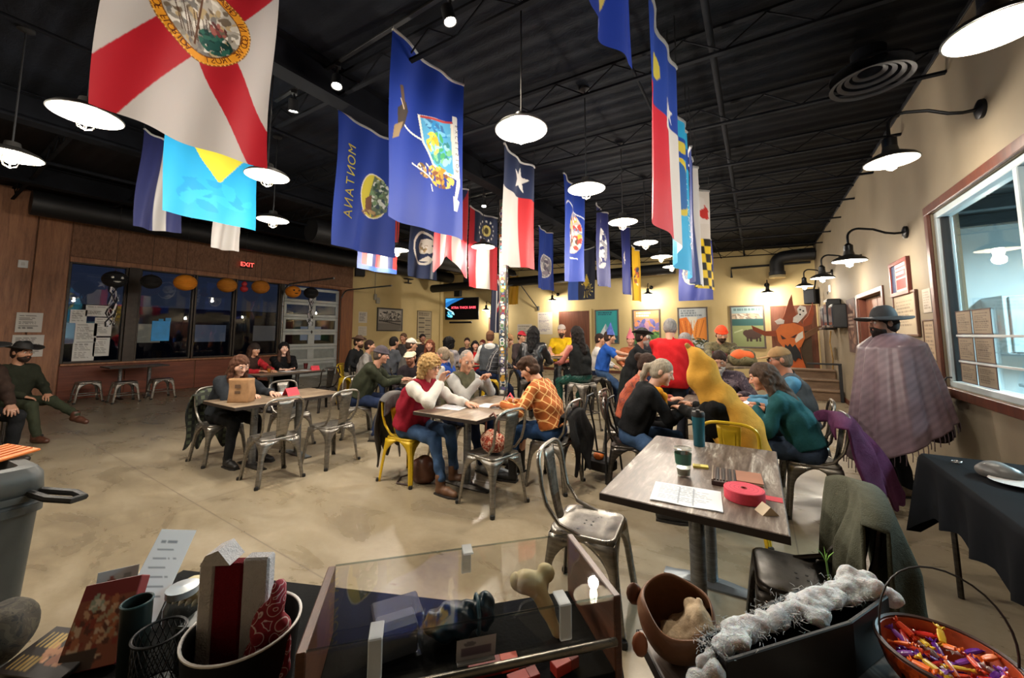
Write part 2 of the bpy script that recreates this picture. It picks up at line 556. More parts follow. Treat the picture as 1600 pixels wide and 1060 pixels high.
# ------------------------------------------------------------------ rounded bodies: blended volumes turned into one surface
class Fld:
    def __init__(s, lo, hi, h):
        s.lo = np.array(lo, float); s.h = h
        s.n = np.ceil((np.array(hi) - s.lo) / h).astype(int) + 2
        s.D = np.full(s.n, 9., np.float32)
        s.ax = [(s.lo[i] + np.arange(s.n[i]) * h).astype(np.float32) for i in range(3)]
    def _blk(s, lo, hi):
        i0 = np.maximum(0, np.floor((np.array(lo) - s.lo) / s.h).astype(int))
        i1 = np.minimum(s.n, np.ceil((np.array(hi) - s.lo) / s.h).astype(int) + 1)
        if (i1 <= i0).any(): return None
        sl = tuple(slice(a, b) for a, b in zip(i0, i1))
        x = s.ax[0][sl[0]][:, None, None]; y = s.ax[1][sl[1]][None, :, None]; z = s.ax[2][sl[2]][None, None, :]
        return sl, x, y, z
    def _put(s, sl, d, k, sub):
        D = s.D[sl]
        if sub:
            d = -d
            if k > 0:
                h = np.clip(.5 - .5 * (D - d) / k, 0, 1)
                s.D[sl] = D * (1 - h) + d * h + k * h * (1 - h)
            else: s.D[sl] = np.maximum(D, d)
        elif k > 0:
            h = np.clip(.5 + .5 * (D - d) / k, 0, 1)
            s.D[sl] = D * (1 - h) + d * h - k * h * (1 - h)
        else: s.D[sl] = np.minimum(D, d)
    def cone(s, a, b, r1, r2=None, k=.03, sub=False):
        a = np.array(a, float); b = np.array(b, float); r2 = r1 if r2 is None else r2
        m = max(r1, r2) + k + 3 * s.h
        q = s._blk(np.minimum(a, b) - m, np.maximum(a, b) + m)
        if q is None: return s
        sl, x, y, z = q
        e = b - a; L = max(float(e @ e), 1e-9)
        t = np.clip(((x - a[0]) * e[0] + (y - a[1]) * e[1] + (z - a[2]) * e[2]) / L, 0, 1)
        d = np.sqrt((x - a[0] - t * e[0]) ** 2 + (y - a[1] - t * e[1]) ** 2 + (z - a[2] - t * e[2]) ** 2) - (r1 + (r2 - r1) * t)
        s._put(sl, d, k, sub)
        return s
    def chain(s, pts, rs, k=.03):
        for i in range(len(pts) - 1): s.cone(pts[i], pts[i + 1], rs[i], rs[i + 1], k)
        return s
    def ell(s, c, r, k=.03, sub=False, M=None):
        c = np.array(c, float); r = np.array(r, float)
        m = r.max() + k + 3 * s.h
        q = s._blk(c - m, c + m)
        if q is None: return s
        sl, x, y, z = q
        x = x - c[0]; y = y - c[1]; z = z - c[2]
        if M is not None:
            x, y, z = (M[0][i] * x + M[1][i] * y + M[2][i] * z for i in range(3))
        k0 = np.sqrt((x / r[0]) ** 2 + (y / r[1]) ** 2 + (z / r[2]) ** 2)
        k1 = np.sqrt((x / r[0] ** 2) ** 2 + (y / r[1] ** 2) ** 2 + (z / r[2] ** 2) ** 2) + 1e-6
        s._put(sl, k0 * (k0 - 1) / k1, k, sub)
        return s
    def plane(s, n, d):
        """keep the side where p.n < d"""
        x, y, z = s.ax[0][:, None, None], s.ax[1][None, :, None], s.ax[2][None, None, :]
        s.D = np.maximum(s.D, x * n[0] + y * n[1] + z * n[2] - d)
        return s
    def ruffle(s, fn):
        s.D = s.D + fn(s.ax[0][:, None, None], s.ax[1][None, :, None], s.ax[2][None, None, :]).astype(np.float32)
        return s
    def mesh(s):
        D = s.D
        sg = D < 0
        n = np.array(D.shape) - 1
        cnt = np.zeros(n, np.int8)
        offs = [(i, j, k) for i in (0, 1) for j in (0, 1) for k in (0, 1)]
        for (i, j, k) in offs: cnt += sg[i:i + n[0], j:j + n[1], k:k + n[2]]
        act = (cnt > 0) & (cnt < 8)
        idx = np.argwhere(act)
        if len(idx) == 0: return np.zeros((0, 3)), np.zeros((0, 4), int)
        vals = np.stack([D[idx[:, 0] + i, idx[:, 1] + j, idx[:, 2] + k] for (i, j, k) in offs], 1)
        pos = np.zeros((len(idx), 3)); num = np.zeros(len(idx))
        for a in range(8):
            for b in range(a + 1, 8):
                da = np.array(offs[b]) - np.array(offs[a])
                if np.abs(da).sum() != 1: continue
                va, vb = vals[:, a], vals[:, b]
                m = (va < 0) != (vb < 0)
                t = np.where(m, va / np.where(m, va - vb, 1), 0)
                pos += m[:, None] * (np.array(offs[a])[None] + t[:, None] * da[None])
                num += m
        V = (idx + pos / num[:, None]) * s.h + s.lo
        vid = np.full(n, -1, np.int32)
        vid[act] = np.arange(len(idx))
        F = []
        for a in range(3):
            b, c = (a + 1) % 3, (a + 2) % 3
            lo = [slice(None)] * 3; hi = [slice(None)] * 3
            lo[a] = slice(0, -1); hi[a] = slice(1, None)
            e0, e1 = sg[tuple(lo)], sg[tuple(hi)]
            p = np.argwhere(e0 != e1)
            p = p[(p[:, b] > 0) & (p[:, c] > 0) & (p[:, b] < n[b]) & (p[:, c] < n[c])]
            if not len(p): continue
            q = []
            for (db, dc) in ((1, 1), (0, 1), (0, 0), (1, 0)):
                r = p.copy(); r[:, b] -= db; r[:, c] -= dc
                q.append(vid[r[:, 0], r[:, 1], r[:, 2]])
            q = np.stack(q, 1)
            fl = ~sg[p[:, 0], p[:, 1], p[:, 2]]
            q[fl] = q[fl][:, ::-1]
            F.append(q)
        F = np.concatenate(F)
        F = F[(F >= 0).all(1)]
        return V, F
    def obj(s, name, m, parent=None):
        V, F = s.mesh()
        if len(F) == 0: return None
        return raw(name, V, F, m, parent)

# ================================================================== THE ROOM
XL, XR, YB, YF = -13.6, 1.6, 14.8, -3.0
def zc(x): return 4.22 + (XR - x) * .033

# ---- floor
n = NB('worn_concrete')
v = n.mapping((1, 1, 1))
big = n.noise(.33, 6, .6, v, 1.4)
mid = n.noise(1.3, 7, .6, n.mapping((1, 2.0, 1)), .7)
fin = n.noise(22, 5, .7)
g = n.math('ADD', n.math('ADD', n.math('MULTIPLY', big, .42), n.math('MULTIPLY', mid, .44)), n.math('MULTIPLY', fin, .14))
colr = n.ramp(g, [(.36, '#695e4d'), (.46, '#7f735e'), (.52, '#897d68'), (.6, '#938874'), (.7, '#8a8072')])
spots = n.ramp(n.noise(.8, 5, .55, None, .6), [(.56, 0.), (.75, .3)])
colr = n.mix(spots, colr, '#5f5346')
o_ = n.xyz(v)
jx = n.math('LESS_THAN', n.math('ABSOLUTE', n.math('SUBTRACT', n.math('FRACT', n.math('MULTIPLY', n.math('ADD', o_[0], 2.1), .22)), .5)), .0011)
jy = n.math('LESS_THAN', n.math('ABSOLUTE', n.math('SUBTRACT', n.math('FRACT', n.math('MULTIPLY', n.math('ADD', o_[1], .75), .22)), .5)), .0011)
colr = n.mix(n.math('MAXIMUM', jx, jy), colr, '#6f6455')
n.set(colr, n.ramp(mid, [(.35, .22), (.7, .5)]), Specular_IOR_Level=.42)
n.bump(n.math('ADD', n.math('MULTIPLY', mid, .7), n.math('MULTIPLY', fin, .2)), .1, .01)
M_floor = n.m
st('floor', MB().bb((XL - .2, YF - .2, -.12), (XR + .2, YB + .2, 0), 0), M_floor)

# ---- wall finishes
def wallpaint(name, a, b):
    n = NB(name)
    f = n.noise(1.2, 5, .6)
    n.set(n.ramp(f, [(.3, a), (.7, b)]), .75)
    n.bump(n.noise(55, 4, .6), .12, .003)
    return n.m
M_yel = wallpaint('yellow_paint', '#c2ac78', '#ccb783')
M_tan = wallpaint('tan_paint', '#a3937a', '#ad9d84')
M_ply = woodm('plywood_brown', '#6d4a33', '#9b6a4a', '#b38058', (6, 6, .55), .55, .2, 2.0)
M_fas = woodm('rough_brown_siding', '#5c4230', '#7f5b45', '#967057', (9, 9, 3), .8, .5, 3.0)
M_wains = woodm('red_brown_board', '#5a2c1a', '#763a22', '#8a4c32', (1, .6, 7), .5, .15, 2.0)
M_trim = woodm('stained_trim', '#3d1d12', '#582b1b', '#6b3a25', (7, 7, 1), .45, .1, 2.0)
M_colw = woodm('cedar_column', '#6b3d20', '#8a5028', '#a0652f', (9, 9, .7), .5, .15, 2.0)
M_bronze = mat('#3a332c', .4, .5, .2, 12)
M_black = mat('#141517', .55, 0, .3, 8)
M_blackm = mat('#191a1d', .35, .6, .25, 10)
M_white = mat('#dcdedd', .5, 0, .04)
M_glass = glassm('window_glass', '#f6fafa', .01, .08)
M_door = woodm('brown_door', '#4f2c1d', '#673a26', '#774833', (8, 8, .6), .45, .08, 1.6)

# ---- back wall
wb = MB()
wb.add([(XL - .2, YB, 0), (XR + .2, YB, 0), (XR + .2, YB, zc(XR)), (XL - .2, YB, zc(XL) + .05), (XL - .2, YB + .2, 0), (XR + .2, YB + .2, 0), (XR + .2, YB + .2, zc(XR)), (XL - .2, YB + .2, zc(XL) + .05)],
       [(0, 1, 2, 3), (7, 6, 5, 4), (0, 3, 7, 4), (1, 5, 6, 2), (3, 2, 6, 7), (0, 4, 5, 1)])
st('wall_back', wb, M_yel)
wf = MB().bb((XL - .2, YF - .2, 0), (XR + .2, YF, 4.8), 0)
st('wall_front', wf, M_tan)

# ---- right wall with kitchen window and doorway
WY0, WY1, WZ0, WZ1 = 2.35, 5.68, 1.0, 2.78       # glazed opening
DY0, DY1, DZ = 7.72, 9.34, 2.16                  # doorway
wr = MB()
ztop = zc(XR) + .06
for lo, hi in (((XR, YF, 0), (XR + .2, WY0, ztop)), ((XR, WY0, 0), (XR + .2, WY1, WZ0)), ((XR, WY0, WZ1), (XR + .2, WY1, ztop)),
               ((XR, WY1, 0), (XR + .2, DY0, ztop)), ((XR, DY0, DZ), (XR + .2, DY1, ztop)), ((XR, DY1, 0), (XR + .2, YB, ztop))):
    wr.bb(lo, hi, 0)
st('wall_right', wr, wallpaint('beige_paint', '#7d705b', '#877a64'))
def bar(name, lo, hi, m, parent, b=.006): return MB().bb(lo, hi, b).build(name, m, parent, False)
# window trim and frame
w1 = thing('window_1', 'wide kitchen window with brown wood trim and white frame in the right wall', 'window', (XR, 4.0, WZ0))
w1['kind'] = 'structure'
def L(p): return (p[0] - XR, p[1] - 4.0, p[2] - WZ0)
def b1(name, lo, hi, m): return bar(name, L(lo), L(hi), m, w1)
b1('trim_board', (XR - .03, WY0 - .1, WZ1), (XR + .0, WY1 + .1, WZ1 + .09), M_trim)
b1('trim_board', (XR - .03, WY0 - .1, WZ0 - .09), (XR + .0, WY1 + .1, WZ0), M_trim)
b1('trim_board', (XR - .03, WY1, WZ0), (XR, WY1 + .09, WZ1), M_trim)
b1('trim_board', (XR - .03, WY0 - .09, WZ0), (XR, WY0, WZ1), M_trim)
M_wfr = mat('#c9d6da', .4, .2, .05)
b1('frame_rail', (XR + .02, WY0, WZ0), (XR + .14, WY1, WZ0 + .06), M_wfr)
b1('frame_rail', (XR + .02, WY0, WZ1 - .06), (XR + .14, WY1, WZ1), M_wfr)
for y in (WY1 - .06, 4.16, WY0):
    b1('frame_stile', (XR + .02, y, WZ0 + .06), (XR + .14, y + .06, WZ1 - .06), M_wfr)
b1('gasket', (XR + .045, WY1 - .085, WZ0 + .06), (XR + .115, WY1 - .06, WZ1 - .06), M_black)
b1('pane', (XR + .076, 4.22, WZ0 + .06), (XR + .084, WY1 - .06, WZ1 - .06), M_glass)
b1('pane', (XR + .076, WY0 + .06, WZ0 + .06), (XR + .084, 4.16, WZ1 - .06), M_glass)
b1('tape_strip', (XR + .068, 4.22, 1.50), (XR + .074, WY1 - .09, 1.52), M_white)
b1('tape_strip', (XR + .068, 4.22, 1.25), (XR + .074, WY1 - .09, 1.27), M_white)

# ---- kitchen behind the window
M_kit = wallpaint('kitchen_white', '#d5e0e2', '#dfe8e9')
kw = MB()
KX1, KY0, KY1, KZ = 6.2, 1.2, 8.6, 3.15
kw.bb((XR + .2, KY1, 0), (KX1, KY1 + .1, KZ), 0)
kw.bb((KX1, KY0, 0), (KX1 + .1, KY1, KZ), 0)
kw.bb((XR + .2, KY0 - .1, 0), (KX1, KY0, KZ), 0)
st('wall_kitchen', kw, M_kit)
st('floor_kitchen', MB().bb((XR + .2, KY0, -.1), (KX1, KY1, 0), 0), mat('#8d8f90', .5))
kc = st('ceiling_kitchen', MB().bb((XR + .2, KY0 - .1, KZ), (KX1 + .1, KY1 + .1, KZ + .1), 0), mat('#2c3234', .6))
for i in range(7): bar('joist', (XR + .25, KY0 + .5 + i, KZ - .16), (KX1, KY0 + .62 + i, KZ - .002), mat('#3a4144', .6), kc)
t = thing('kitchen_shelf', 'stainless shelf cabinet on the white kitchen wall behind the glass', 'shelf', (2.9, 8.58, 1.25))
bar('shelf_body', (-.05, -.6, 0), (2.6, 0, .02), metal('#b9c2c4', .3), t)
for i in range(4): bar('cabinet_door', (i * .65, -.62, .03), (i * .65 + .63, -.58, .78), mat('#aab6b9', .35, .3), t)
bar('cabinet_side', (-.05, -.58, .02), (2.6, 0, .8), mat('#b6c1c3', .4, .2), t)
t = thing('kitchen_counter', 'stainless kitchen counter with a sink under the cabinets behind the glass', 'counter', (2.6, 6.4, 0))
bar('worktop', (0, 0, .9), (3.4, .75, .94), metal('#c3cbcc', .25), t)
for x in (.05, 1.65, 3.3): MB().tube([(x, .1, 0), (x, .1, .9)], .025).tube([(x, .65, 0), (x, .65, .9)], .025).build('leg', metal('#9aa3a5'), t)
bar('lower_shelf', (0, .05, .3), (3.4, .7, .32), metal('#aab2b4', .3), t)
for i, (x, y, h, r, cc) in enumerate(((2.75, 6.6, .2, .04, '#cfd6d4'), (2.95, 6.75, .26, .035, '#39424a'), (3.12, 6.6, .17, .045, '#b8b09a'), (3.3, 6.7, .3, .03, '#2d3438'), (3.5, 6.62, .22, .045, '#d9dcd8'), (3.72, 6.72, .26, .035, '#596168'), (3.95, 6.6, .19, .05, '#c9c2ae'))):
    t = thing('kitchen_bottle', 'bottle on the kitchen counter behind the glass, %s of seven from the trim' % ('first', 'second', 'third', 'fourth', 'fifth', 'sixth', 'seventh')[i], 'bottle', (x, y, .94), 0, 'bottles on the kitchen counter')
    MB().lathe([(r * .9, 0), (r, .01), (r, h * .62), (r * .4, h * .78), (r * .4, h * .9)], 14).build('body', mat(cc, .25), t)
    MB().lathe([(r * .46, h * .88), (r * .46, h)], 12).build('cap', mat('#e8e8e4', .4), t)
t = thing('wash_tub', 'pale grey round wash tub standing behind the kitchen glass', 'tub', (2.75, 4.8, .62))
MB().lathe([(.3, 0), (.36, .05), (.42, .42), (.45, .44), (.45, .47), (.4, .46), (.33, .06), (0, .04)], 32).build('tub', mat('#c9d4d8', .4), t)
MB().lathe([(.05, -.62), (.05, 0)], 12).lathe([(.26, -.62), (.26, -.6), (.05, -.56)], 20).build('stand', metal('#8d979a'), t)
t = thing('cutting_board', 'pale yellow cutting board leaning behind the kitchen glass', 'board', (2.0, 5.12, .94))
MB().box((0, 0, .19), (.02, .3, .38), .008, Matrix.Rotation(R(12), 3, 'Y')).build('board', mat('#d9d3a0', .5), t)
MB().tube([(.035, -.04, .385), (.037, -.04, .43), (.038, .04, .43), (.036, .04, .385)], .008, 8).build('grip', mat('#cfc68e', .5), t)
t = thing('blue_jug', 'blue plastic jug behind the kitchen glass', 'jug', (2.15, 4.82, .94))
MB().lathe([(.06, 0), (.075, .02), (.075, .2), (.04, .26), (.045, .29)], 18).build('body', mat('#2f74b8', .35), t)
MB().tube([(.07, 0, .2), (.11, 0, .18), (.11, 0, .08), (.072, 0, .05)], .01).build('handle', mat('#2f74b8', .35), t)
t = thing('prep_table', 'small steel prep table right behind the kitchen glass', 'table', (2.2, 4.95, 0))
bar('worktop', (-.35, -.3, .9), (.0, .35, .94), metal('#b9c1c3', .3), t)
for x in (-.32, -.03):
    for y in (-.27, .3): MB().tube([(x, y, 0), (x, y, .9)], .02).build('leg', metal('#9aa3a5'), t)
ka = bpy.data.lights.new('kitchen_tube_light', 'AREA'); ka.shape = 'RECTANGLE'; ka.size = .25; ka.size_y = 2.4; ka.energy = KITCHEN_W; ka.color = (.62, .89, 1)
t = thing('kitchen_light', 'long fluorescent fixture on the kitchen ceiling', 'light', (3.6, 5.6, 2.85))
bar('housing', (-.16, -1.25, .03), (.16, 1.25, .13), M_white, t)
bar('diffuser', (-.13, -1.2, 0), (.13, 1.2, .03), emit('#d5f1ff', 3), t)
ko = bpy.data.objects.new('kitchen_tube', ka); C.objects.link(ko); ko.parent = t; ko.location = (0, 0, -.02); ko['kind'] = 'structure'

# paper sheets taped to the kitchen glass: two columns, three rows
k = 0
for r_, (z0, z1) in enumerate(((1.53, 1.74), (1.28, 1.49), (1.07, 1.245))):
    for c_, (y0, y1) in enumerate(((5.24, 5.54), (4.88, 5.2))):
        p = Paint(y1 - y0, z1 - z0, 130)
        p.fill('#8d7c66'); p.text_lines(.03, .03, p.w - .03, p.h - .02, 9, '#5c4d3f', 30 + k)
        nm = ('upper', 'middle', 'lower')[r_] + ' ' + ('left', 'right')[c_]
        framed('paper_sheet', 'tan printed sheet taped to the kitchen glass, %s of six' % nm, 'paper', p, '#4a2f2a', (XR + .071, y1, z0), (0, -1, 0), (-1, 0, 0), .004, .012, 'sheets taped to the kitchen glass')
        k += 1

# ---- doorway in the right wall
d1 = thing('door_1', 'dark brown double door with brown frame in the right wall', 'door', (XR, 8.53, 0)); d1['kind'] = 'structure'
def L2(p): return (p[0] - XR, p[1] - 8.53, p[2])
for lo, hi in (((XR - .02, DY0 - .09, 0), (XR + .0, DY0, DZ + .08)), ((XR - .02, DY1, 0), (XR + .0, DY1 + .09, DZ + .08)), ((XR - .02, DY0, DZ), (XR + .0, DY1, DZ + .08))):
    bar('door_frame', L2(lo), L2(hi), M_trim, d1)
bar('jamb', L2((XR, DY0, 0)), L2((XR + .2, DY0 + .03, DZ)), M_yel, d1)
bar('jamb', L2((XR, DY1 - .03, 0)), L2((XR + .2, DY1, DZ)), M_trim, d1)
for y0, y1 in ((DY0 + .03, 8.52), (8.54, DY1 - .03)):
    lf = bar('door_leaf', L2((XR + .1, y0, .01)), L2((XR + .15, y1, DZ - .01)), M_door, d1)
    MB().tube([(XR + .1 - XR, (8.4 if y0 < 8.5 else 8.66) - 8.53, 1.0), (XR + .04 - XR, (8.4 if y0 < 8.5 else 8.66) - 8.53, 1.0), (XR + .04 - XR, (8.3 if y0 < 8.5 else 8.76) - 8.53, 1.0)], .012).build('handle', metal('#8b8478'), lf)
st('baseboard_right', MB().bb((XR - .015, DY1 + .09, 0), (XR, YB, .11), .004), M_trim)
st('baseboard_back', MB().bb((XL, YB - .015, 0), (XR, YB, .11), .004), M_trim)

# ---- left wall
wlft = MB()
XO = XL - .22
for lo, hi in (((XO, YF, 0), (XL, 1.96, 4.75)), ((XO, 1.96, 0), (XL, 6.85, .8)), ((XO, 1.96, 3.24), (XL, 9.5, 4.75))): wlft.bb(lo, hi, 0)
wallL = st('wall_left', wlft, M_fas)
for lo, hi in (((XL, 1.96, 0), (XL + .02, 3.05, .78)), ((XL, 3.07, 0), (XL + .02, 4.5, .78)), ((XL, 4.52, 0), (XL + .02, 5.75, .78)), ((XL, 5.77, 0), (XL + .02, 6.84, .78))):
    bar('wainscot_panel', lo, hi, M_wains, wallL)
for lo, hi in (((XL, -.4, 0), (XL + .05, .84, 4.7)), ((XL, .86, 0), (XL + .05, 1.42, 4.7)), ((XL, 1.44, 0), (XL + .06, 1.94, 4.7))):
    bar('plywood_panel', lo, hi, M_ply, wallL)
for y0, y1 in ((1.96, 3.9), (3.91, 5.85), (5.93, 7.7), (7.71, 9.49)):
    bar('siding_panel', (XL, y0, 3.36), (XL + .02, y1, 4.72), M_fas, wallL)
bar('fascia_trim', (XL, 1.96, 3.22), (XL + .06, 9.5, 3.34), M_ply, wallL)
bar('sill', (XL - .02, 1.96, .78), (XL + .1, 6.85, .83), M_ply, wallL)
st('wall_left_yellow', MB().bb((XO, 9.5, 0), (XL, YB, 4.78), 0), M_yel)
t = st('trim_1', MB().bb((XL - .2, 8.98, 0), (XL + .08, 9.5, 3.24), .01), M_colw)
def lwin(i, y0, y1, name):
    t = thing('window_%d' % i, name, 'window', (XL, (y0 + y1) / 2, .83)); t['kind'] = 'structure'
    w = (y1 - y0) / 2; h = 3.24 - .83
    for lo, hi in (((-.12, -w, 0), (.0, -w + .05, h)), ((-.12, w - .05, 0), (.0, w, h)), ((-.12, -w + .05, 0), (0, w - .05, .05)), ((-.12, -w + .05, h - .05), (0, w - .05, h))):
        bar('frame_rail', lo, hi, M_bronze, t)
    bar('pane', (-.075, -w + .05, .05), (-.065, w - .05, h - .05), M_glass, t)
lwin(2, 1.96, 2.98, 'night window beside the plywood column with white sheets taped to it')
lwin(3, 3.2, 4.38, 'night window with a blue pocket taped to it')
lwin(4, 4.4, 5.4, 'night window in the middle of the left wall')
lwin(5, 5.42, 6.75, 'night window next to the white garage door')
bar('mullion', (XL - .14, 2.98, .8), (XL + .06, 3.2, 3.24), M_bronze, wallL)
bar('mullion', (XL - .14, 6.75, .8), (XL + .02, 6.88, 3.24), M_bronze, wallL)
# glazed garage door
g = thing('door_2', 'white sectional garage door with glass panels in the left wall', 'garage door', (XL - .1, 7.93, 0)); g['kind'] = 'structure'
M_gd = mat('#b9c0bf', .45, .1, .06)
gw = 1.04
for r_ in range(6):
    z0 = r_ * .53
    sec = MB()
    sec.bb((-.03, -gw, z0 + .004), (.03, gw, z0 + .1), .006).bb((-.03, -gw, z0 + .43), (.03, gw, z0 + .526), .006)
    for y in (-gw, -.12, gw - .12): sec.bb((-.03, y, z0 + .1), (.03, y + (.24 if y == -.12 else .12), z0 + .43), .006)
    so = sec.build('door_section', M_gd, g, False)
    for y0, y1 in ((-gw + .12, -.12), (.12, gw - .12)):
        bar('pane', (-.006, y0, z0 + .1), (.006, y1, z0 + .43), M_glass if r_ > 1 else mat('#8d9593', .4), so)
    if r_ in (2, 3, 4, 5): MB().prism([(-.035, 0), (0, -.07), (.035, 0), (0, .07)], .03, .045, Matrix(((0, 0, 1), (1, 0, 0), (0, 1, 0)))).build('hinge', M_bronze, so, False).location = (0, 0, z0 + .53)
pts = [(.12, -gw - .06, z) for z in (0, 1, 2, 2.75)] + [(.12 + .45 * (1 - math.cos(a)), -gw - .06, 2.75 + .45 * math.sin(a)) for a in np.linspace(.2, 1.57, 7)] + [(3.0, -gw - .06, 3.2)]
MB().tube(pts, .028, 8).build('track', metal('#8a8d8c'), g)
pts = [(.12, gw + .03, z) for z in (0, 1, 2, 2.75)] + [(.12 + .45 * (1 - math.cos(a)), gw + .03, 2.75 + .45 * math.sin(a)) for a in np.linspace(.2, 1.57, 7)] + [(3.0, gw + .03, 3.2)]
MB().tube(pts, .028, 8).build('track', metal('#8a8d8c'), g)
# outside: lot and low building opposite
st('ground_outside', MB().bb((-60, -30, -.2), (XO, 50, -.14), 0), mat('#22242a', .8))
ob = MB().bb((-40, -6, -.14), (-36, 26, 3.4), .05)
for i in range(8): ob.bb((-36.02, -5 + i * 4, 0), (-35.9, -4.7 + i * 4, 3.3), .01)
obo = st('building_outside', ob, mat('#33343a', .8))
for i in range(7): bar('window', (-36.0, -4.2 + i * 4, .9), (-35.95, -2.2 + i * 4, 2.2), emit(('#b9c6d8', '#c8b88c')[i % 2], .03 if i % 3 else .07), obo)

# ---- ceiling: black deck, open web joists, beams, pipes
n = NB('black_deck')
n.set(n.ramp(n.noise(1.1, 6, .6, None, 1.2), [(.3, '#0d1016'), (.7, '#151a24')]), .75, Specular_IOR_Level=.2)
n.bump(n.noise(5, 4, .6, n.mapping((1, 2.5, 1)), 1.5), .25, .03)
M_deck = n.m
M_steel = mat('#0d0f14', .85, 0, .3, 5, Specular_IOR_Level=.15)
nx = 150
xs_ = np.linspace(XL - .2, XR + .2, 2)
ys_ = np.linspace(YF, YB + .1, 560)
P_ = np.array([[(x, y, zc(x) + .006 * np.sin(y * 2 * np.pi / .19) + .03) for y in ys_] for x in xs_])
ce = MB().grid(P_)
ceil = ce.build('ceiling', M_deck, None, True, solid=.03); ceil['kind'] = 'structure'
MB().bb((XR - .012, YF, zc(XR) - .03), (XR - .002, YB, zc(XR) + .06), .002).build('edge_angle', mat('#15171c', .5), ceil, False)
for i in range(13):
    y = -1.6 + i * 1.32
    b = MB()
    for dz in (.0, -.24):
        b.box((-6, y, zc(-6) - .03 + dz), (15.3, .05, .025), .003, Matrix.Rotation(math.atan(.033), 3, 'Y'))
    pts = []
    for k in range(47):
        x = XR - .1 - k * .325
        pts.append((x, y, zc(x) - (.04 if k % 2 == 0 else .26)))
    b.tube(pts, .009, 5)
    b.build('joist', M_steel, ceil, False)
for x in (-3.75, -7.6, -11.2):
    b = MB().bb((x - .1, YF, zc(x) - .36), (x + .1, YB, zc(x) - .33), 0).bb((x - .1, YF, zc(x) - .02), (x + .1, YB, zc(x) + .0), 0).bb((x - .012, YF, zc(x) - .33), (x + .012, YB, zc(x) - .02), 0)
    b.build('beam', M_steel, ceil, False)
for x, r, dz in ((-.22, .03, .16), (-.9, .014, .2), (-5.1, .02, .3), (-9.4, .03, .34)):
    MB().tube([(x, YF, zc(x) - dz), (x, YB, zc(x) - dz)], r, 10).build('pipe', M_steel, ceil)
MB().tube([(-9.2, 5.2, 4.1), (-9.2, YB - .4, 4.1)], .3, 20).build('duct', M_black, ceil)
MB().tube([(-12.6, 1.2, 4.25), (-12.6, 14.2, 4.25)], .26, 18).build('duct', M_black, ceil)
MB().tube([(XL + .4, 13.6, 3.7), (-2.2, 13.6, 3.7)], .19, 18).build('duct', M_black, ceil)
# ceiling air diffuser
t = thing('air_diffuser', 'round black air diffuser in the ceiling near the right wall', 'vent', (1.02, 4.7, zc(1.02) - .34))
for i, r_ in enumerate((.27, .21, .15, .09)):
    MB().lathe([(r_, .03 * i), (r_ + .035, .03 * i - .012), (r_ + .035, .03 * i - .006), (r_, .03 * i + .008)], 36, cap=False).build('ring', mat('#34373d', .4, .3), t)
MB().lathe([(.3, .08), (.3, .1), (.13, .2), (.13, .3)], 30, cap=False).build('collar', M_steel, t)

# ---- black duct elbow on the back wall
t = thing('duct_elbow', 'black round duct with an elbow above the back wall lamps', 'duct', (.9, 14.45, 3.4))
pts = [(.68, 0, .52), (.2, 0, .52), (-.05, 0, .5)] + [(-.05 - .22 * math.sin(a), 0, .28 + .22 * math.cos(a)) for a in np.linspace(.3, 1.57, 6)] + [(-.27, 0, .02)]
MB().tube(pts, .19, 20).build('duct', M_black, t)
MB().tube([(-.27, 0, .05), (-.27, 0, -.05)], .22, 20).build('collar', mat('#24262a', .5), t)
MB().lathe([(.2, -.06), (.23, -.12), (.21, -.14), (.1, -.1), (0, -.1)], 20, (-.27, 0, 0)).build('grille', mat('#c5b68e', .6), t)
for nm, pts, lab in (('wall_pipe', [(XR - .1, 14.74, 3.72), (-.62, 14.74, 3.72), (-.62, 14.74, 3.4)], 'black pipe running along the top of the back wall'),
                     ('conduit', [(XL + .04, 14.55, 4.6), (XL + .04, 14.55, .1)], 'thin painted conduit down the corner of the yellow walls'),
                     ('conduit', [(XL + .12, 14.74, 3.9), (-12.0, 14.74, 3.9), (-11.6, 14.74, 3.9)], 'thin conduit running to the television bracket')):
    mb_ = MB().tube(pts, .035 if 'black' in lab else .03, 8)
    tag(mb_.build(nm, M_black if 'black' in lab else M_yel), lab, 'pipe')
# back wall door behind the yellow shirt
d3 = thing('door_3', 'plain brown door in the yellow back wall', 'door', (-6.35, YB, 0)); d3['kind'] = 'structure'
bar('door_leaf', (-.68, -.03, .01), (.68, -.004, 2.45), M_door, d3)
for lo, hi in (((-.76, -.035, 0), (-.68, -.002, 2.53)), ((.68, -.035, 0), (.76, -.002, 2.53)), ((-.68, -.035, 2.45), (.68, -.002, 2.53))): bar('door_frame', lo, hi, M_yel, d3)
MB().tube([(.55, -.03, 1.02), (.55, -.09, 1.02), (.44, -.09, 1.02)], .014).build('handle', metal('#b9b2a4'), d3)
d4 = thing('door_4', 'dark red-brown door in the right corner of the back wall', 'door', (1.0, YB, 0)); d4['kind'] = 'structure'
bar('door_leaf', (-.6, -.03, .01), (.56, -.004, 2.4), M_door, d4)
for lo, hi in (((-.66, -.035, 0), (-.6, -.002, 2.46)), ((.56, -.035, 0), (.6, -.002, 2.46)), ((-.6, -.035, 2.4), (.56, -.002, 2.46))): bar('door_frame', lo, hi, M_yel, d4)
MB().tube([(-.48, -.03, 1.0), (-.48, -.09, 1.0), (-.36, -.09, 1.0)], .014).build('handle', metal('#d5d0c4'), d4)
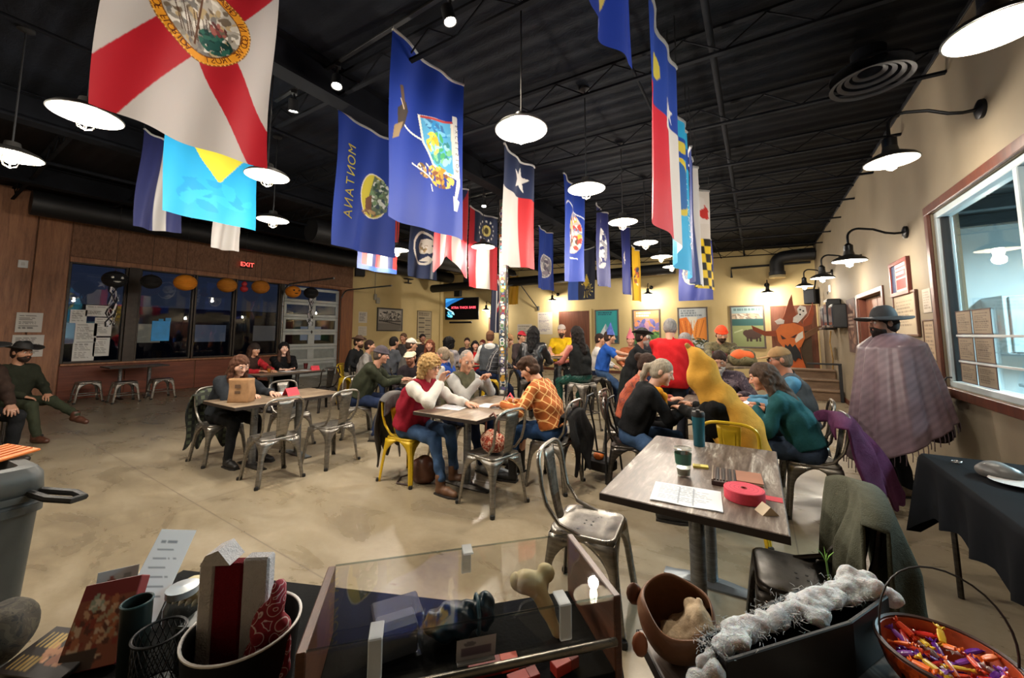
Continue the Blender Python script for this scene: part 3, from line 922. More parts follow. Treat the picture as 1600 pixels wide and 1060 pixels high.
# wooden steps in the right corner
t = thing('wooden_steps', 'low rough wooden steps in the right back corner', 'steps', (1.15, 12.2, 0))
M_pal = woodm('pallet_wood', '#4d3a2a', '#6a523b', '#7d6550', (1, 6, 6), .7, .2)
for i in range(3):
    bar('tread', (-.5, -.9 + i * .42, .2 + i * .2), (.42, -.45 + i * .42, .24 + i * .2), M_pal, t)
    bar('riser', (-.5, -.86 + i * .42, .0 + i * .2), (.42, -.83 + i * .42, .2 + i * .2), M_pal, t)
bar('stringer', (-.53, -.86, 0), (-.5, .4, .2), M_pal, t)
bar('stringer', (-.53, -.4, .2), (-.5, .4, .4), M_pal, t)
bar('handrail', (-.2, -.95, .82), (.42, -.9, .86), M_black, t)
bar('rail_post', (.36, -.95, 0), (.42, -.9, .82), M_black, t)

# ================================================================== LAMPS
WARM = (1.0, .91, .79)
M_shade_out = mat('#2b2a28', .4, .3, .2)
M_shade_in = mat('#d2cab8', .4, 0, .03)
M_bulb = emit('#fff1d6', 30)
M_cage = metal('#6d675c', .4)
M_jar = glassm('lamp_jar', '#fff8ea', .02, .08)
def lamp_head(t, r=.205, watts=PEND_W, cage=True):
    MB().lathe([(.03, .12), (.045, .1), (.05, .06), (r * .55, .048), (r * .9, .012), (r, -.012), (r + .004, -.012), (r + .004, -.006), (r * .9, .02), (r * .55, .056), (.06, .07), (.05, .12), (0, .125)], 40, cap=False).build('shade', M_shade_out, t)
    MB().lathe([(.0, .044), (r * .5, .04), (r * .88, .006), (r - .004, -.015)], 40, cap=False).build('reflector', M_shade_in, t)
    MB().lathe([(.0, .04), (.028, .035), (.036, .0), (.04, -.04), (.032, -.075), (.0, -.092)], 20).build('bulb', M_bulb, t)
    if cage:
        for k in range(6):
            a = k * math.pi / 3
            MB().tube([(.058 * math.cos(a), .058 * math.sin(a), .03), (.06 * math.cos(a), .06 * math.sin(a), -.06), (.045 * math.cos(a), .045 * math.sin(a), -.105), (.004 * math.cos(a), .004 * math.sin(a), -.125)], .003, 5).build('cage_wire', M_cage, t)
        MB().tube([(.06 * math.cos(a), .06 * math.sin(a), -.03) for a in np.linspace(0, 6.283, 20, False)], .003, 5, True).build('cage_ring', M_cage, t)
    d = bpy.data.lights.new('lamp_glow', 'POINT')
    d.energy = watts; d.color = WARM; d.shadow_soft_size = .05
    o = bpy.data.objects.new('lamp_glow', d); C.objects.link(o); o.parent = t; o.location = (0, 0, -.15 if cage else -.12)
def pendant(x, y, z, label):
    t = thing('pendant_lamp', label, 'lamp', (x, y, z), 0, 'hanging barn lamps')
    lamp_head(t)
    h = zc(x) - z
    MB().tube([(0, 0, .1), (0, 0, h - .03)], .007, 6).build('cord', M_black, t)
    MB().lathe([(.0, h), (.06, h), (.06, h - .02), (.02, h - .04), (0, h - .04)], 20).build('canopy', M_black, t)
    return t
ORD = ['nearest', 'second', 'third', 'fourth', 'fifth', 'sixth', 'seventh', 'eighth']
for i, y in enumerate((2.5, 3.96, 5.45, 6.94, 8.4, 9.8)):
    pendant(-1.5 - .03 * i, y, 3.15, 'hanging barn lamp in the middle row over the tables, %s from the camera' % ORD[i])
for i, (x, y) in enumerate(((-4.2, -.35), (-4.24, .62), (-4.29, 1.93), (-3.96, 5.3))):
    pendant(x, y, 3.2 if i < 3 else 3.05, ('hanging barn lamp at the left edge of the picture, upper one', 'hanging barn lamp behind the red and white flag', 'hanging barn lamp just right of the red and white flag', 'hanging barn lamp in front of the flag with a ring of stars')[i])
for i, (x, y) in enumerate(((-5.82, .41), (-5.91, 2.77), (-5.43, 4.67), (-5.9, 7.6))):
    pendant(x, y, 3.05 if i == 2 else 3.2, ('hanging barn lamp at the left edge of the picture, lower one', 'small hanging barn lamp over the paper lanterns', 'small hanging barn lamp half behind the lettered blue flag', 'small far hanging barn lamp beside the pelican flag')[i])

def sconce(x, y, z, nx, ny, label, reach=.55, r=.18, watts=SCON_W):
    """gooseneck lamp; (x,y,z) = lamp mouth, (nx,ny) = out of the wall"""
    t = thing('gooseneck_lamp', label, 'lamp', (x, y, z), math.atan2(ny, nx), 'gooseneck wall lamps')
    lamp_head(t, r, watts, False)
    MB().lathe([(.045, .08), (.05, .1), (.05, .19), (.02, .22), (0, .22)], 18).build('socket', M_blackm, t)
    pts = [(0, 0, .2), (0, 0, .3)] + [(-.1 + .1 * math.cos(a), 0, .3 + .1 * math.sin(a)) for a in np.linspace(.3, 1.7, 6)]
    pts += [(-.25, 0, .37), (-.36, 0, .31), (-.44, 0, .29), (-reach, 0, .29)]
    MB().tube(pts, .014, 8).build('arm', M_blackm, t)
    MB().lathe([(.075, 0), (.075, .025), (.04, .04), (0, .04)], 20, (-reach, 0, .29), Matrix.Rotation(R(90), 3, 'Y')).build('wall_plate', M_blackm, t)
for y, z, lb in ((2.73, 3.01, 'gooseneck lamp at the top right corner above the kitchen window'), (4.45, 3.02, 'gooseneck lamp above the edge of the kitchen window'), (6.44, 2.47, 'gooseneck lamp on the wall above the red plaque'), (8.8, 2.54, 'gooseneck lamp above the brown double door'), (11.78, 2.7, 'gooseneck lamp on the right wall nearest the back corner')):
    sconce(1.05, y, z, -1, 0, lb, watts=20 if y < 5 else 28)
for x, z, lb in ((-7.07, 2.9, 'gooseneck lamp on the back wall left of the plain brown door'), (-3.24, 2.95, 'gooseneck lamp on the back wall between the posters'), (.35, 2.8, 'gooseneck lamp on the back wall above the bear poster'), (-10.45, 2.62, 'gooseneck lamp beside the television')):
    sconce(x, 14.25, z, 0, -1, lb, watts=64)

def spot(x, y, z, tilt, label):
    t = thing('track_spotlight', label, 'spotlight', (x, y, z), random.uniform(-3, 3), 'ceiling track spotlights')
    M = Matrix.Rotation(tilt, 3, 'X')
    MB().lathe([(.03, .13), (.05, .11), (.052, 0), (.058, -.02), (.05, -.02), (.046, -.006), (0, -.006)], 20, (0, 0, 0), M).build('housing', M_black, t)
    MB().lathe([(.045, -.012), (.03, -.016), (0, -.018)], 18, (0, 0, 0), M).build('lens', emit('#fff6e4', 40), t)
    MB().tube([(0, 0, .1), (0, 0, .2)], .012, 6).bb((-.03, -.03, .19), (.03, .03, .235), .004).build('mount', M_black, t)
    d = bpy.data.lights.new('spot_glow', 'SPOT'); d.energy = TRACK_W * 4; d.color = (1, .87, .68); d.spot_size = R(80); d.spot_blend = .8; d.shadow_soft_size = .04
    o = bpy.data.objects.new('spot_glow', d); C.objects.link(o); o.parent = t; o.location = M @ Vector((0, 0, -.04)); o.rotation_euler = (tilt, 0, 0)
tag(MB().bb((-4.8, 2.18, 4.33), (-1.5, 2.22, 4.355), .003).build('light_track', M_black), 'black ceiling track carrying the nearest spotlights', 'track')
tag(MB().bb((-7.5, 6.18, 4.4), (-4.0, 6.22, 4.43), .003).build('light_track', M_black), 'black ceiling track carrying the far spotlights', 'track')
for x, y, z, lb in ((-2.0, 2.2, 4.09, 'ceiling spotlight at the top centre of the picture'), (-3.54, 2.2, 4.09, 'ceiling spotlight left of the blue eagle flag'), (-4.37, 2.2, 4.09, 'ceiling spotlight next to the edge of the red and white flag'), (-4.62, 6.2, 4.16, 'ceiling spotlight left of the lone star flag'), (-6.3, 6.2, 4.18, 'small far ceiling spotlight beside the pelican flag')):
    spot(x, y, z, R(14), lb)

# ================================================================== LEFT WALL DECOR
t = thing('exit_sign', 'red lit EXIT sign on the brown siding', 'sign', (XL + .06, 5.65, 3.6))
MB().bb((-.04, -.17, 0), (.02, .17, .2), .01).build('housing', mat('#2a1512', .5), t, False)
MB().bb((.02, -.155, .015), (.026, .155, .185), .002).build('face', mat('#1c0505', .4), t, False)
lettering('EXIT', .19, lambda x, y: (.03, x, .1 + y), emit('#ff2a20', 3.5), t)
k = 0
for (y0, y1, z0, z1, n_) in ((1.27, 1.64, 1.56, 1.99, 7), (1.25, 1.69, 1.02, 1.5, 10)):
    p = Paint(y1 - y0, z1 - z0, 60).fill('#d8d5cf'); p.text_lines(.05, .06, p.w - .05, p.h - .06, n_, '#77736f', k)
    framed('paper_notice', ('white printed notice pinned high on the plywood column', 'larger white notice below another on the plywood column')[k], 'paper', p, '#ffffff', (XL + .066, y0, z0), (0, 1, 0), (1, 0, 0), .006, 0); k += 1
t = thing('thermostat', 'small white switch plate on the plywood column', 'switch', (XL + .06, 1.28, 2.97))
MB().bb((0, -.07, 0), (.02, .07, .17), .008).build('plate', M_white, t, False)
MB().bb((.02, -.025, .05), (.03, .025, .12), .004).build('toggle', mat('#c8c8c4', .4), t, False)
for i, (y0, y1, z0, z1) in enumerate(((2.06, 2.33, 1.78, 2.1), (2.3, 2.68, 1.95, 2.22), (2.16, 2.52, 1.33, 1.78), (2.15, 2.51, .88, 1.32), (2.47, 2.77, 1.47, 1.92), (2.48, 2.76, .98, 1.43))):
    p = Paint(y1 - y0, z1 - z0, 50).fill('#e2e2de'); p.text_lines(.04, .04, p.w - .04, p.h - .04, 8, '#a5a4a0', i + 9)
    framed('window_sheet', 'white sheet taped to the window by the plywood column, ' + ('top left', 'top right', 'left middle', 'lowest left', 'right middle', 'lowest right')[i] + ' of six', 'paper', p, '#fff', (XL - .05, y0, z0), (0, 1, 0), (1, 0, 0), .004, 0, 'white sheets taped to the window')
t = thing('blue_pocket', 'bright blue plastic pocket taped inside the night window', 'folder', (XL - .055, 3.72, 1.3))
MB().box((0, 0, .3), (.02, .38, .54), .02).build('pocket', mat('#2fa2ee', .4), t, False)
MB().bb((-.008, -.06, .57), (.008, .04, .63), .004).bb((-.008, .08, .55), (.008, .2, .66), .004).build('tab', mat('#2f93d6', .4), t, False)

# paper lanterns under the siding
def lantern(i, y, z, col, r, face=False, tassel=None, lab=''):
    t = thing('paper_lantern', lab, 'lantern', (-12.3, y, z), 0, 'paper lanterns along the windows')
    seg = 18
    prof = []
    for k in range(33):
        a = math.pi * k / 32
        rr = r * math.sin(a) * (1 + .025 * math.cos(k * math.pi))
        prof.append((max(rr, .03), -r * .85 * math.cos(a)))
    MB().lathe(prof, 28).build('paper_body', mat(col, .7, 0, .15, 5), t)
    MB().tube([(0, 0, r * .8), (0, 0, zc(-12.3) - z + .01)], .004, 5).build('string', M_black, t)
    MB().lathe([(.03, r * .8), (.035, r * .86), (0, r * .9)], 12).build('cap', M_black, t)
    if face:
        for sy in (-1, 1):
            MB().ball((r * .86, sy * r * .34, r * .12), (.03, r * .14, r * .14), 12).build('eye', mat('#d9d9d4' if col == '#15161a' else '#1a1310', .6), t)
        MB().ball((r * .84, 0, -r * .28), (.03, r * .32, r * .1), 12).build('mouth', mat('#d9d9d4' if col == '#15161a' else '#1a1310', .6), t)
    if tassel:
        for k in range(7):
            pts = [(random.uniform(-.03, .03) + .05 * math.sin(j * 1.3 + k), random.uniform(-.03, .03) + .07 * math.sin(j * .9 + k * 2), -r * .8 - j * .1) for j in range(10)]
            MB().tube(pts, .016, 5, flat=.3).build('streamer', mat(('#e6e6ee', '#1b1b22')[k % 2], .6), t)
for i, a in enumerate(((2.48, 2.76, '#15161a', .22, True, True, 'black ghost-face paper lantern with black and white streamers'), (3.1, 2.78, '#1c1b1a', .2, False, None, 'dark paper lantern beside the first orange one'), (3.76, 2.83, '#e08a1e', .24, False, None, 'largest orange paper lantern, next to the bronze mullion'), (4.68, 2.86, '#b8741c', .23, False, None, 'ribbed orange paper lantern left of the small red ornament'), (5.53, 2.9, '#b06d1a', .23, False, None, 'ribbed orange paper lantern right of the small red ornament'), (6.48, 2.85, '#dd861d', .22, True, None, 'orange paper lantern with a black jack face'), (7.06, 2.86, '#101114', .22, False, True, 'black paper lantern with streamers before the garage door'))):
    lantern(i, *a)
t = thing('red_ornament', 'small red hanging paper ornament between the orange lanterns', 'ornament', (-12.3, 5.1, 2.86))
MB().ball((0, 0, .08), (.07, .07, .08)).ball((0, 0, -.06), (.1, .1, .09)).build('body', mat('#a8262b', .6), t)
MB().tube([(0, 0, .14), (0, 0, zc(-12.3) - 2.86 + .01)], .004, 5).build('string', M_black, t)
# speakers
def speaker(x, y, z, rz, s, lab):
    t = thing('wall_speaker', lab, 'speaker', (x, y, z), rz)
    MB().bb((-.14 * s, -.12 * s, -.2 * s), (.14 * s, .12 * s, .2 * s), .02).build('cabinet', M_black, t, False)
    MB().bb((-.12 * s, -.135 * s, -.18 * s), (.12 * s, -.12 * s, .18 * s), .006).build('grille', mat('#202226', .8), t, False)
    MB().tube([(0, .1 * s, .15 * s), (0, .22 * s, .3 * s), (0, .3 * s, .55 * s)], .02).build('bracket', M_black, t)
speaker(1.42, 14.3, 2.62, R(-30), 1.1, 'black loudspeaker in the corner above the orange cut-out')
speaker(-12.9, 9.3, 4.0, R(60), 1.3, 'black loudspeaker at the end of the brown siding')
speaker(-11.2, 13.9, 3.85, R(20), 1.5, 'black loudspeaker above the television')
# yellow left wall: pictures
p = Paint(1.3, .92, 60).fill('#8c8780')
p.rect(.05, .05, 1.25, .35, '#b9b4ac'); p.blots(.65, .3, .6, .22, ['#4a4743', '#c9c4bd', '#3a3734', '#97928a'], 60, 4, .2); p.rect(.05, .5, 1.25, .55, '#332f2c'); p.rect(.0, .62, 1.3, .92, '#75706a'); p.line(.05, .5, 1.25, .68, .04, '#2b2826')
framed('framed_photo', 'black framed black and white street photograph on the yellow left wall', 'picture', p, '#1d1a18', (XL, 10.75, 1.68), (0, 1, 0), (1, 0, 0), .04, .05)
p = Paint(.9, 1.3, 50).fill('#a79a80'); p.text_lines(.08, .06, .82, .24, 2, '#6d6150', 5, .7)
for i in range(9):
    for j in range(2): p.rect(.08 + j * .4, .3 + i * .11, .44 + j * .4, .36 + i * .11, ('#5e5548', '#8f8570')[(i + j) % 2])
framed('framed_chart', 'tall framed printed chart near the corner of the yellow wall', 'picture', p, '#6b5d45', (XL, 13.03, 1.3), (0, 1, 0), (1, 0, 0), .03, .03)
for i, (z0, z1) in enumerate(((1.97, 2.42), (1.44, 1.83))):
    p = Paint(.4, z1 - z0, 50).fill('#c9c3b6'); p.text_lines(.04, .05, .36, p.h - .04, 8, ('#6b6672', '#b0a99c')[i], i + 40)
    framed('paper_notice', ('printed notice pinned beside the cedar column, upper', 'faint paper pinned beside the cedar column, lower')[i], 'paper', p, '#fff', (XL, 9.82, z0), (0, 1, 0), (1, 0, 0), .006, 0)
t = thing('alarm_box', 'small grey alarm box with a cable on the yellow left wall', 'alarm', (XL, 10.62, 3.0))
MB().bb((0, -.12, -.05), (.07, .02, .2), .01).build('box', mat('#8f8a7c', .5), t, False)
MB().bb((0, -.02, -.2), (.1, .16, .06), .02).build('siren', mat('#a09a8a', .5), t, False)
MB().tube([(.02, -.06, .2), (.02, -.06, 1.2)], .01, 6).build('cable', mat('#8f8a7c', .5), t)
t = thing('wall_bracket', 'small black bracket on the yellow left wall under the pelican flag', 'bracket', (XL, 12.3, 3.9))
MB().bb((0, -.2, .12), (.25, .2, .16), .005).bb((.1, -.03, -.03), (.14, .03, .14), .005).bb((0, -.15, -.06), (.2, .15, -.02), .005).build('bracket', M_black, t, False)

# television on its arm
t = thing('television', 'wall-mounted television showing red lettering on a black picture', 'television', (-11.15, 13.35, 2.65), R(14))
tw, th = 1.66, 1.0
MB().bb((-tw / 2, -.03, -th / 2), (tw / 2, .03, th / 2), .012).build('cabinet', M_black, t, False)
p = Paint(tw - .06, th - .06, 90).fill('#030303')
p.poly([(0, 0), (.9, 0), (.3, .25), (0, .45)], '#1d5f9c'); p.poly([(0, 0), (.55, 0), (.2, .12), (0, .2)], '#3d8fcf'); p.blots(.25, .72, .2, .15, ['#6fd0e8', '#2a7f9e', '#9fe4f2'], 14, 2, .4); p.line(.0, .42, .35, .62, .05, '#b8dbe6')
def ppos(S, T): return S - (tw - .06) / 2, S * 0 - .033, (th - .06) / 2 - T
p.sheet('screen', ppos, t, screenm())
lettering('XTRA THICK BABE', .145, lambda x, y: (x + .1, -.038, y + .04), emit('#ff3048', 2.6), t)
MB().tube([(0, .03, 0), (.1, .6, .05), (-.33, 1.45, .05)], .03).bb((-.3, .03, -.2), (.3, .06, .2), .005).build('mount_arm', M_black, t)
MB().bb((-.6, -.06, -.66), (.5, .05, -.58), .02).build('soundbar', M_black, t, False)
t = thing('cable_bundle', 'small black cable box above the television', 'box', (-11.85, 13.9, 3.45))
MB().bb((-.18, -.1, -.18), (.18, .1, .18), .02).build('box', M_black, t, False)
MB().tube([(0, .1, 0), (0, .4, .3), (0, .85, .4)], .02).build('cable', M_black, t)
p = Paint(.8, .6, 50).fill('#b07f68'); p.blots(.4, .3, .38, .28, ['#8f5f50', '#c99c86', '#6b4a42'], 30, 6, .25)
framed('framed_photo', 'small framed print behind the sticker post', 'picture', p, '#40342a', (-10.65, YB, 1.65), (1, 0, 0), (0, -1, 0), .03, .04)
p = Paint(.7, .95, 50).fill('#cfc6b6'); p.text_lines(.06, .08, .64, .85, 12, '#8a8290', 8)
framed('paper_notice', 'printed notice on the back wall left of the plain brown door', 'paper', p, '#fff', (-8.05, YB, 1.5), (1, 0, 0), (0, -1, 0), .006, 0)
p = Paint(.75, .8, 50).fill('#bcb2a2'); p.text_lines(.06, .08, .69, .72, 6, '#8a8478', 9); p.rect(.5, .5, .62, .64, '#33302c')
framed('paper_notice', 'wide notice with a black square low on the back wall', 'paper', p, '#fff', (-9.1, YB, 1.15), (1, 0, 0), (0, -1, 0), .006, 0)
t = thing('flag_staff', 'thin black flag staff leaning out of the back wall', 'flagpole', (-8.0, 14.75, 2.6))
MB().tube([(0, 0, 0), (-.95, -.7, 1.6)], .022, 8).build('staff', M_black, t)
MB().lathe([(.05, -.06), (.05, .1), (.03, .12)], 12).build('socket', M_black, t)

# posters on the back wall
def poster(x0, x1, z0, z1, fn, lab, fc='#5b5148'):
    p = Paint(x1 - x0, z1 - z0, 90); fn(p)
    framed('travel_poster', lab, 'poster', p, fc, (x0, YB, z0), (1, 0, 0), (0, -1, 0), .035, .05, 'travel posters on the back wall')
def po1(p):
    p.fill('#2f9c9f'); p.text_lines(.08, .05, p.w - .08, .2, 2, '#1c5f6d', 1, .7); p.poly([(0, 1.2), (.25, .75), (.4, .5), (.55, .85), (.8, 1.2)], '#d8dfe2'); p.poly([(.4, .5), (.55, .85), (.45, .95), (.36, .7)], '#8fb2c2'); p.rect(0, .98, p.w, p.h, '#23505a')
def po2(p):
    p.fill('#c88a5a'); p.rect(0, 0, p.w, .3, '#d59a66'); p.text_lines(.08, .06, p.w - .08, .26, 2, '#f3e6c8', 2, .7); p.blots(.46, .6, .5, .3, ['#7a6ea8', '#b98a9c', '#5a62a0', '#d98f62'], 40, 3, .3); p.rect(0, .8, p.w, p.h, '#4d7a42'); p.blots(.5, .95, .6, .2, ['#6fa24f', '#35602f'], 20, 4, .3)
def po3(p):
    p.fill('#b9c0c2'); p.text_lines(.06, .05, p.w - .06, .3, 3, '#7d868c', 3, .7); p.poly([(0, .35), (.25, .3), (.5, .75), (.3, 1.1), (0, 1.1)], '#d87428'); p.poly([(.89, .3), (.6, .38), (.4, .8), (.5, 1.1), (.89, 1.1)], '#e38a34'); p.poly([(.3, .3), (.6, .3), (.45, .8)], '#d9d2c0')
    for i in range(9): p.line(.1 * i, .42, .15 + .06 * i, 1.0, .018, ('#a34f1c', '#f0a552')[i % 2])
    p.blots(.45, 1.22, .55, .2, ['#4a4a26', '#6a6330', '#33381f'], 40, 5, .2)
def po4(p):
    p.fill('#8fa6a6'); p.text_lines(.06, .05, p.w - .06, .16, 1, '#5f7774', 4, .7); p.rect(0, .22, p.w, .4, '#b9a58c'); p.blots(.43, .32, .45, .1, ['#d6cdbd', '#8a7d70'], 20, 7, .3); p.rect(0, .4, p.w, .62, '#2f5a58'); p.rect(0, .62, p.w, p.h, '#8f9a68')
    p.ell(.58, .9, .24, .17, '#4a342b'); p.ell(.4, .86, .1, .1, '#4a342b')
    for x in (.42, .52, .68, .77): p.rect(x - .03, 1.0, x + .03, 1.14, '#3a2922')
    p.line(.05, .85, .3, .75, .04, '#b8bf94')
poster(-5.4, -4.53, 1.18, 2.43, po1, 'teal travel poster with a white peak on the back wall')
poster(-3.9, -3.0, 1.12, 2.39, po2, 'orange and purple travel poster on the back wall')
poster(-2.32, -1.44, 1.02, 2.41, po3, 'travel poster of an orange canyon on the back wall')
poster(-.68, .2, 1.1, 2.41, po4, 'travel poster with a brown bear on a meadow')

# right wall: plaque, certificates, banner, monitors
p = Paint(.62, .36, 110).fill('#c9c2b8'); p.rect(.0, .0, .16, .36, '#3a4668'); p.rect(.18, .04, .58, .18, '#b5484a'); p.text_lines(.2, .06, .56, .16, 2, '#e9e2d8', 4, .6); p.rect(.18, .2, .6, .33, '#a33a34')
framed('wall_plaque', 'red and blue framed plaque high on the right wall', 'plaque', p, '#6e2a1e', (XR, 7.08, 2.06), (0, -1, 0), (-1, 0, 0), .04, .05)
p = Paint(.82, .5, 90).fill('#a7967c'); p.text_lines(.08, .08, .74, .42, 8, '#7a6a55', 5)
framed('certificate', 'framed certificate behind the black hat on the right wall', 'certificate', p, '#5a3a28', (XR, 7.1, 1.52), (0, -1, 0), (-1, 0, 0), .03, .03)
p = Paint(.24, .26, 110).fill('#b4a898'); p.text_lines(.02, .03, .22, .23, 7, '#857868', 6)
framed('paper_notice', 'small paper notice beside the kitchen window trim', 'paper', p, '#fff', (XR, 6.1, 1.76), (0, -1, 0), (-1, 0, 0), .006, 0)
p = Paint(.3, .42, 90).fill('#9a8468'); p.text_lines(.03, .04, .27, .38, 8, '#6d5a45', 7)
framed('certificate', 'small brown certificate next to the kitchen window trim', 'certificate', p, '#4f3424', (XR, 6.12, 1.25), (0, -1, 0), (-1, 0, 0), .02, .02)
p = Paint(.8, 1.05, 60).fill('#4a2e28'); p.blots(.4, .5, .35, .5, ['#3a221e', '#6b463a', '#8a6a58'], 50, 9, .15); p.text_lines(.1, .3, .7, .6, 4, '#9c8676', 2)
framed('wall_banner', 'dark brown poster hanging beside the double door', 'poster', p, '#3c2620', (XR, 10.3, 1.16), (0, -1, 0), (-1, 0, 0), .02, 0)
for i, (y, z0, z1, dx) in enumerate(((11.95, 1.62, 2.2, .13), (11.2, 1.66, 2.3, .15), (10.6, 1.65, 2.15, .14))):
    t = thing('game_monitor', ('black game cabinet on the right wall nearest the corner', 'black tilted monitor on the right wall between two cabinets', 'black game cabinet on the right wall beside the brown poster')[i], 'monitor', (XR - dx, y, z0), R(-90))
    MB().bb((-.26, -.1, 0), (.26, dx - .006, z1 - z0), .02).build('cabinet', M_black, t, False)
    MB().bb((-.22, -.115, .06), (.22, -.1, z1 - z0 - .06), .005).build('screen', mat('#3b424c', .12), t, False)
    MB().bb((-.22, -.16, .0), (.22, -.1, .05), .008).build('tray', mat('#4a3a32', .5), t, False)
t = thing('wall_cable', 'dangling yellow-brown cable on the right wall below the monitors', 'cable', (XR - .02, 12.5, 1.6))
MB().tube([(0, 0, 0), (-.02, .1, -.3), (-.01, -.1, -.7), (-.02, .02, -1.1)], .015, 6).build('cable', mat('#8a6a35', .6), t)
MB().bb((-.04, -.6, -.7), (.0, -.5, -.4), .01).build('outlet', mat('#6b5a40', .6), t, False)
t = thing('hanging_tag', 'small dark key hook on the right wall', 'hook', (XR - .02, 12.2, 2.55))
MB().bb((-.02, -.04, 0), (.02, .04, .18), .008).build('plate', M_white, t, False)
MB().tube([(-.02, 0, .02), (-.05, 0, 0), (-.04, 0, -.05)], .01, 6).build('hook', M_black, t)

# orange pumpkin monster cut-out in the corner
t = thing('monster_cutout', 'orange cut-out monster with pointed hat, jagged black mouth and clinging white ghosts', 'decoration', (.82, 13.9, 0), R(4))
M_or = mat('#c2581c', .6, 0, .2, 3); M_or2 = mat('#8f3d14', .6)
V_ = Matrix(((1, 0, 0), (0, 0, 1), (0, 1, 0)))
def cut(name, pts, y0, y1, m, par=t): return MB().prism(pts, y0, y1, V_).build(name, m, par, False)
cut('body', [(-.28, 0), (.42, 0), (.34, .5), (.22, .95), (.2, 1.35), (-.2, 1.32), (-.2, .9)], -.03, .03, M_or)
hd = cut('head', [(-.34, 1.62), (-.3, 1.3), (-.16, 1.1), (.06, 1.02), (.24, 1.15), (.34, 1.4), (.32, 1.72), (.1, 1.84), (-.2, 1.8)], -.07, -.03, mat('#cf6a26', .6, 0, .15, 3))
cut('hat', [(-.26, 1.76), (.34, 1.74), (.2, 2.0), (.12, 2.35), (.1, 2.68), (.02, 2.5), (-.12, 2.05)], -.05, -.01, M_or2)
cut('horn', [(.32, 1.72), (.52, 1.8), (.6, 2.1), (.58, 2.42), (.46, 2.05), (.34, 1.9)], -.02, .02, M_or2)
cut('arm', [(-.32, 1.62), (-.6, 1.6), (-.95, 1.78), (-.9, 1.62), (-.62, 1.46), (-.3, 1.45)], -.02, .02, M_or2)
cut('branch_arm', [(.3, 1.5), (.62, 1.72), (.75, 1.76), (.72, 1.66), (.58, 1.52), (.36, 1.36)], -.02, .02, mat('#6b4a30', .8))
cut('trunk', [(.22, 0), (.56, 0), (.5, .9), (.52, 1.62), (.26, 1.6), (.26, .9)], .04, .09, mat('#4a3a28', .8))
cut('mouth', [(-.14, 1.22), (-.08, 1.16), (-.02, 1.24), (.03, 1.14), (.1, 1.22), (.2, 1.0), (.24, .78), (.14, .84), (.08, .72), (0, .8), (-.06, .68), (-.1, .9), (-.16, .98)], -.09, -.072, M_black)
cut('eye', [(-.24, 1.5), (-.1, 1.38), (-.2, 1.36)], -.085, -.072, mat('#3a1408', .6)); cut('eye', [(.0, 1.42), (.16, 1.52), (.1, 1.4)], -.085, -.072, mat('#3a1408', .6))
cut('teeth', [(.12, 1.26), (.3, 1.42), (.3, 1.6), (.18, 1.52), (.1, 1.36)], -.088, -.072, mat('#e6dccb', .5))
M_gh = mat('#d9d4cc', .6)
for lo in ([(-.36, 1.9), (-.22, 1.98), (-.12, 1.92), (-.14, 1.82), (-.3, 1.8)], [(.1, 2.0), (.08, 1.86), (.2, 1.84), (.32, 1.98), (.42, 2.12), (.4, 2.3), (.28, 2.34), (.2, 2.24), (.22, 2.1)]):
    gh = cut('ghost', lo, -.09, -.05, M_gh)
for x, z in ((.27, 2.22), (.34, 2.18), (.26, 2.08)): MB().ball((x, -.095, z), (.022, .012, .026), 10).build('ghost_eye', M_black, gh)

# ================================================================== STICKER POST
t = thing('sticker_post', 'steel post covered from floor to ceiling in overlapping stickers', 'post', (-3.92, 5.88, 0), R(20))
hp = zc(-3.92) - .36
MB().bb((-.07, -.07, 0), (.07, .07, hp), .012).build('post', mat('#55504a', .5, .3), t, False)
MB().bb((-.13, -.13, 0), (.13, .13, .02), .004).build('base_plate', mat('#55504a', .5, .3), t, False)
cols_ = ['#d8d4ca', '#2a2a2c', '#8a3030', '#c9c2b0', '#35506b', '#4f7a4c', '#b98a2e', '#9a9a98', '#5a4a7a', '#e5e2da', '#1b1b1d', '#3c8a9a']
r2 = random.Random(3)
shapes = []
for k in range(3):
    sh = [(math.cos(a) * .045, math.sin(a) * .045) for a in np.linspace(0, 6.283, 14, False)] if k == 0 else [(-.05, -.032), (.05, -.032), (.05, .032), (-.05, .032)] if k == 1 else [(0, .05), (.045, .015), (.03, -.045), (-.03, -.045), (-.045, .015)]
    shapes.append(sh)
for i in range(132):
    side = i % 2
    z = .5 + (i // 2) * .0535
    if z > hp - .1: break
    c1, c2 = r2.choice(cols_), r2.choice(cols_)
    mb_ = MB()
    a = R(r2.uniform(-18, 18)); ox = r2.uniform(-.02, .02)
    off = .0712 + .0012 * (i % 3)
    sh = shapes[r2.randrange(3)]
    for q, (sc, ex) in enumerate(((1, 0), (.62, .0009))):
        mb_.m = q
        pts = [(x * sc * math.cos(a) - y * sc * math.sin(a) + ox, x * sc * math.sin(a) + y * sc * math.cos(a)) for x, y in sh]
        pts = [(max(-.066, min(.066, x)), y) for x, y in pts]
        M = Matrix(((1, 0, 0), (0, 0, -1), (0, 1, 0))) if side == 0 else Matrix(((0, 0, 1), (1, 0, 0), (0, 1, 0)))
        mb_.T = Matrix.Translation((0, 0, z)) @ M.to_4x4()
        mb_.prism(pts, off, off + .001 + ex)
    mb_.build('sticker', [mat(c1, .5), mat(c2, .5)], t, False)

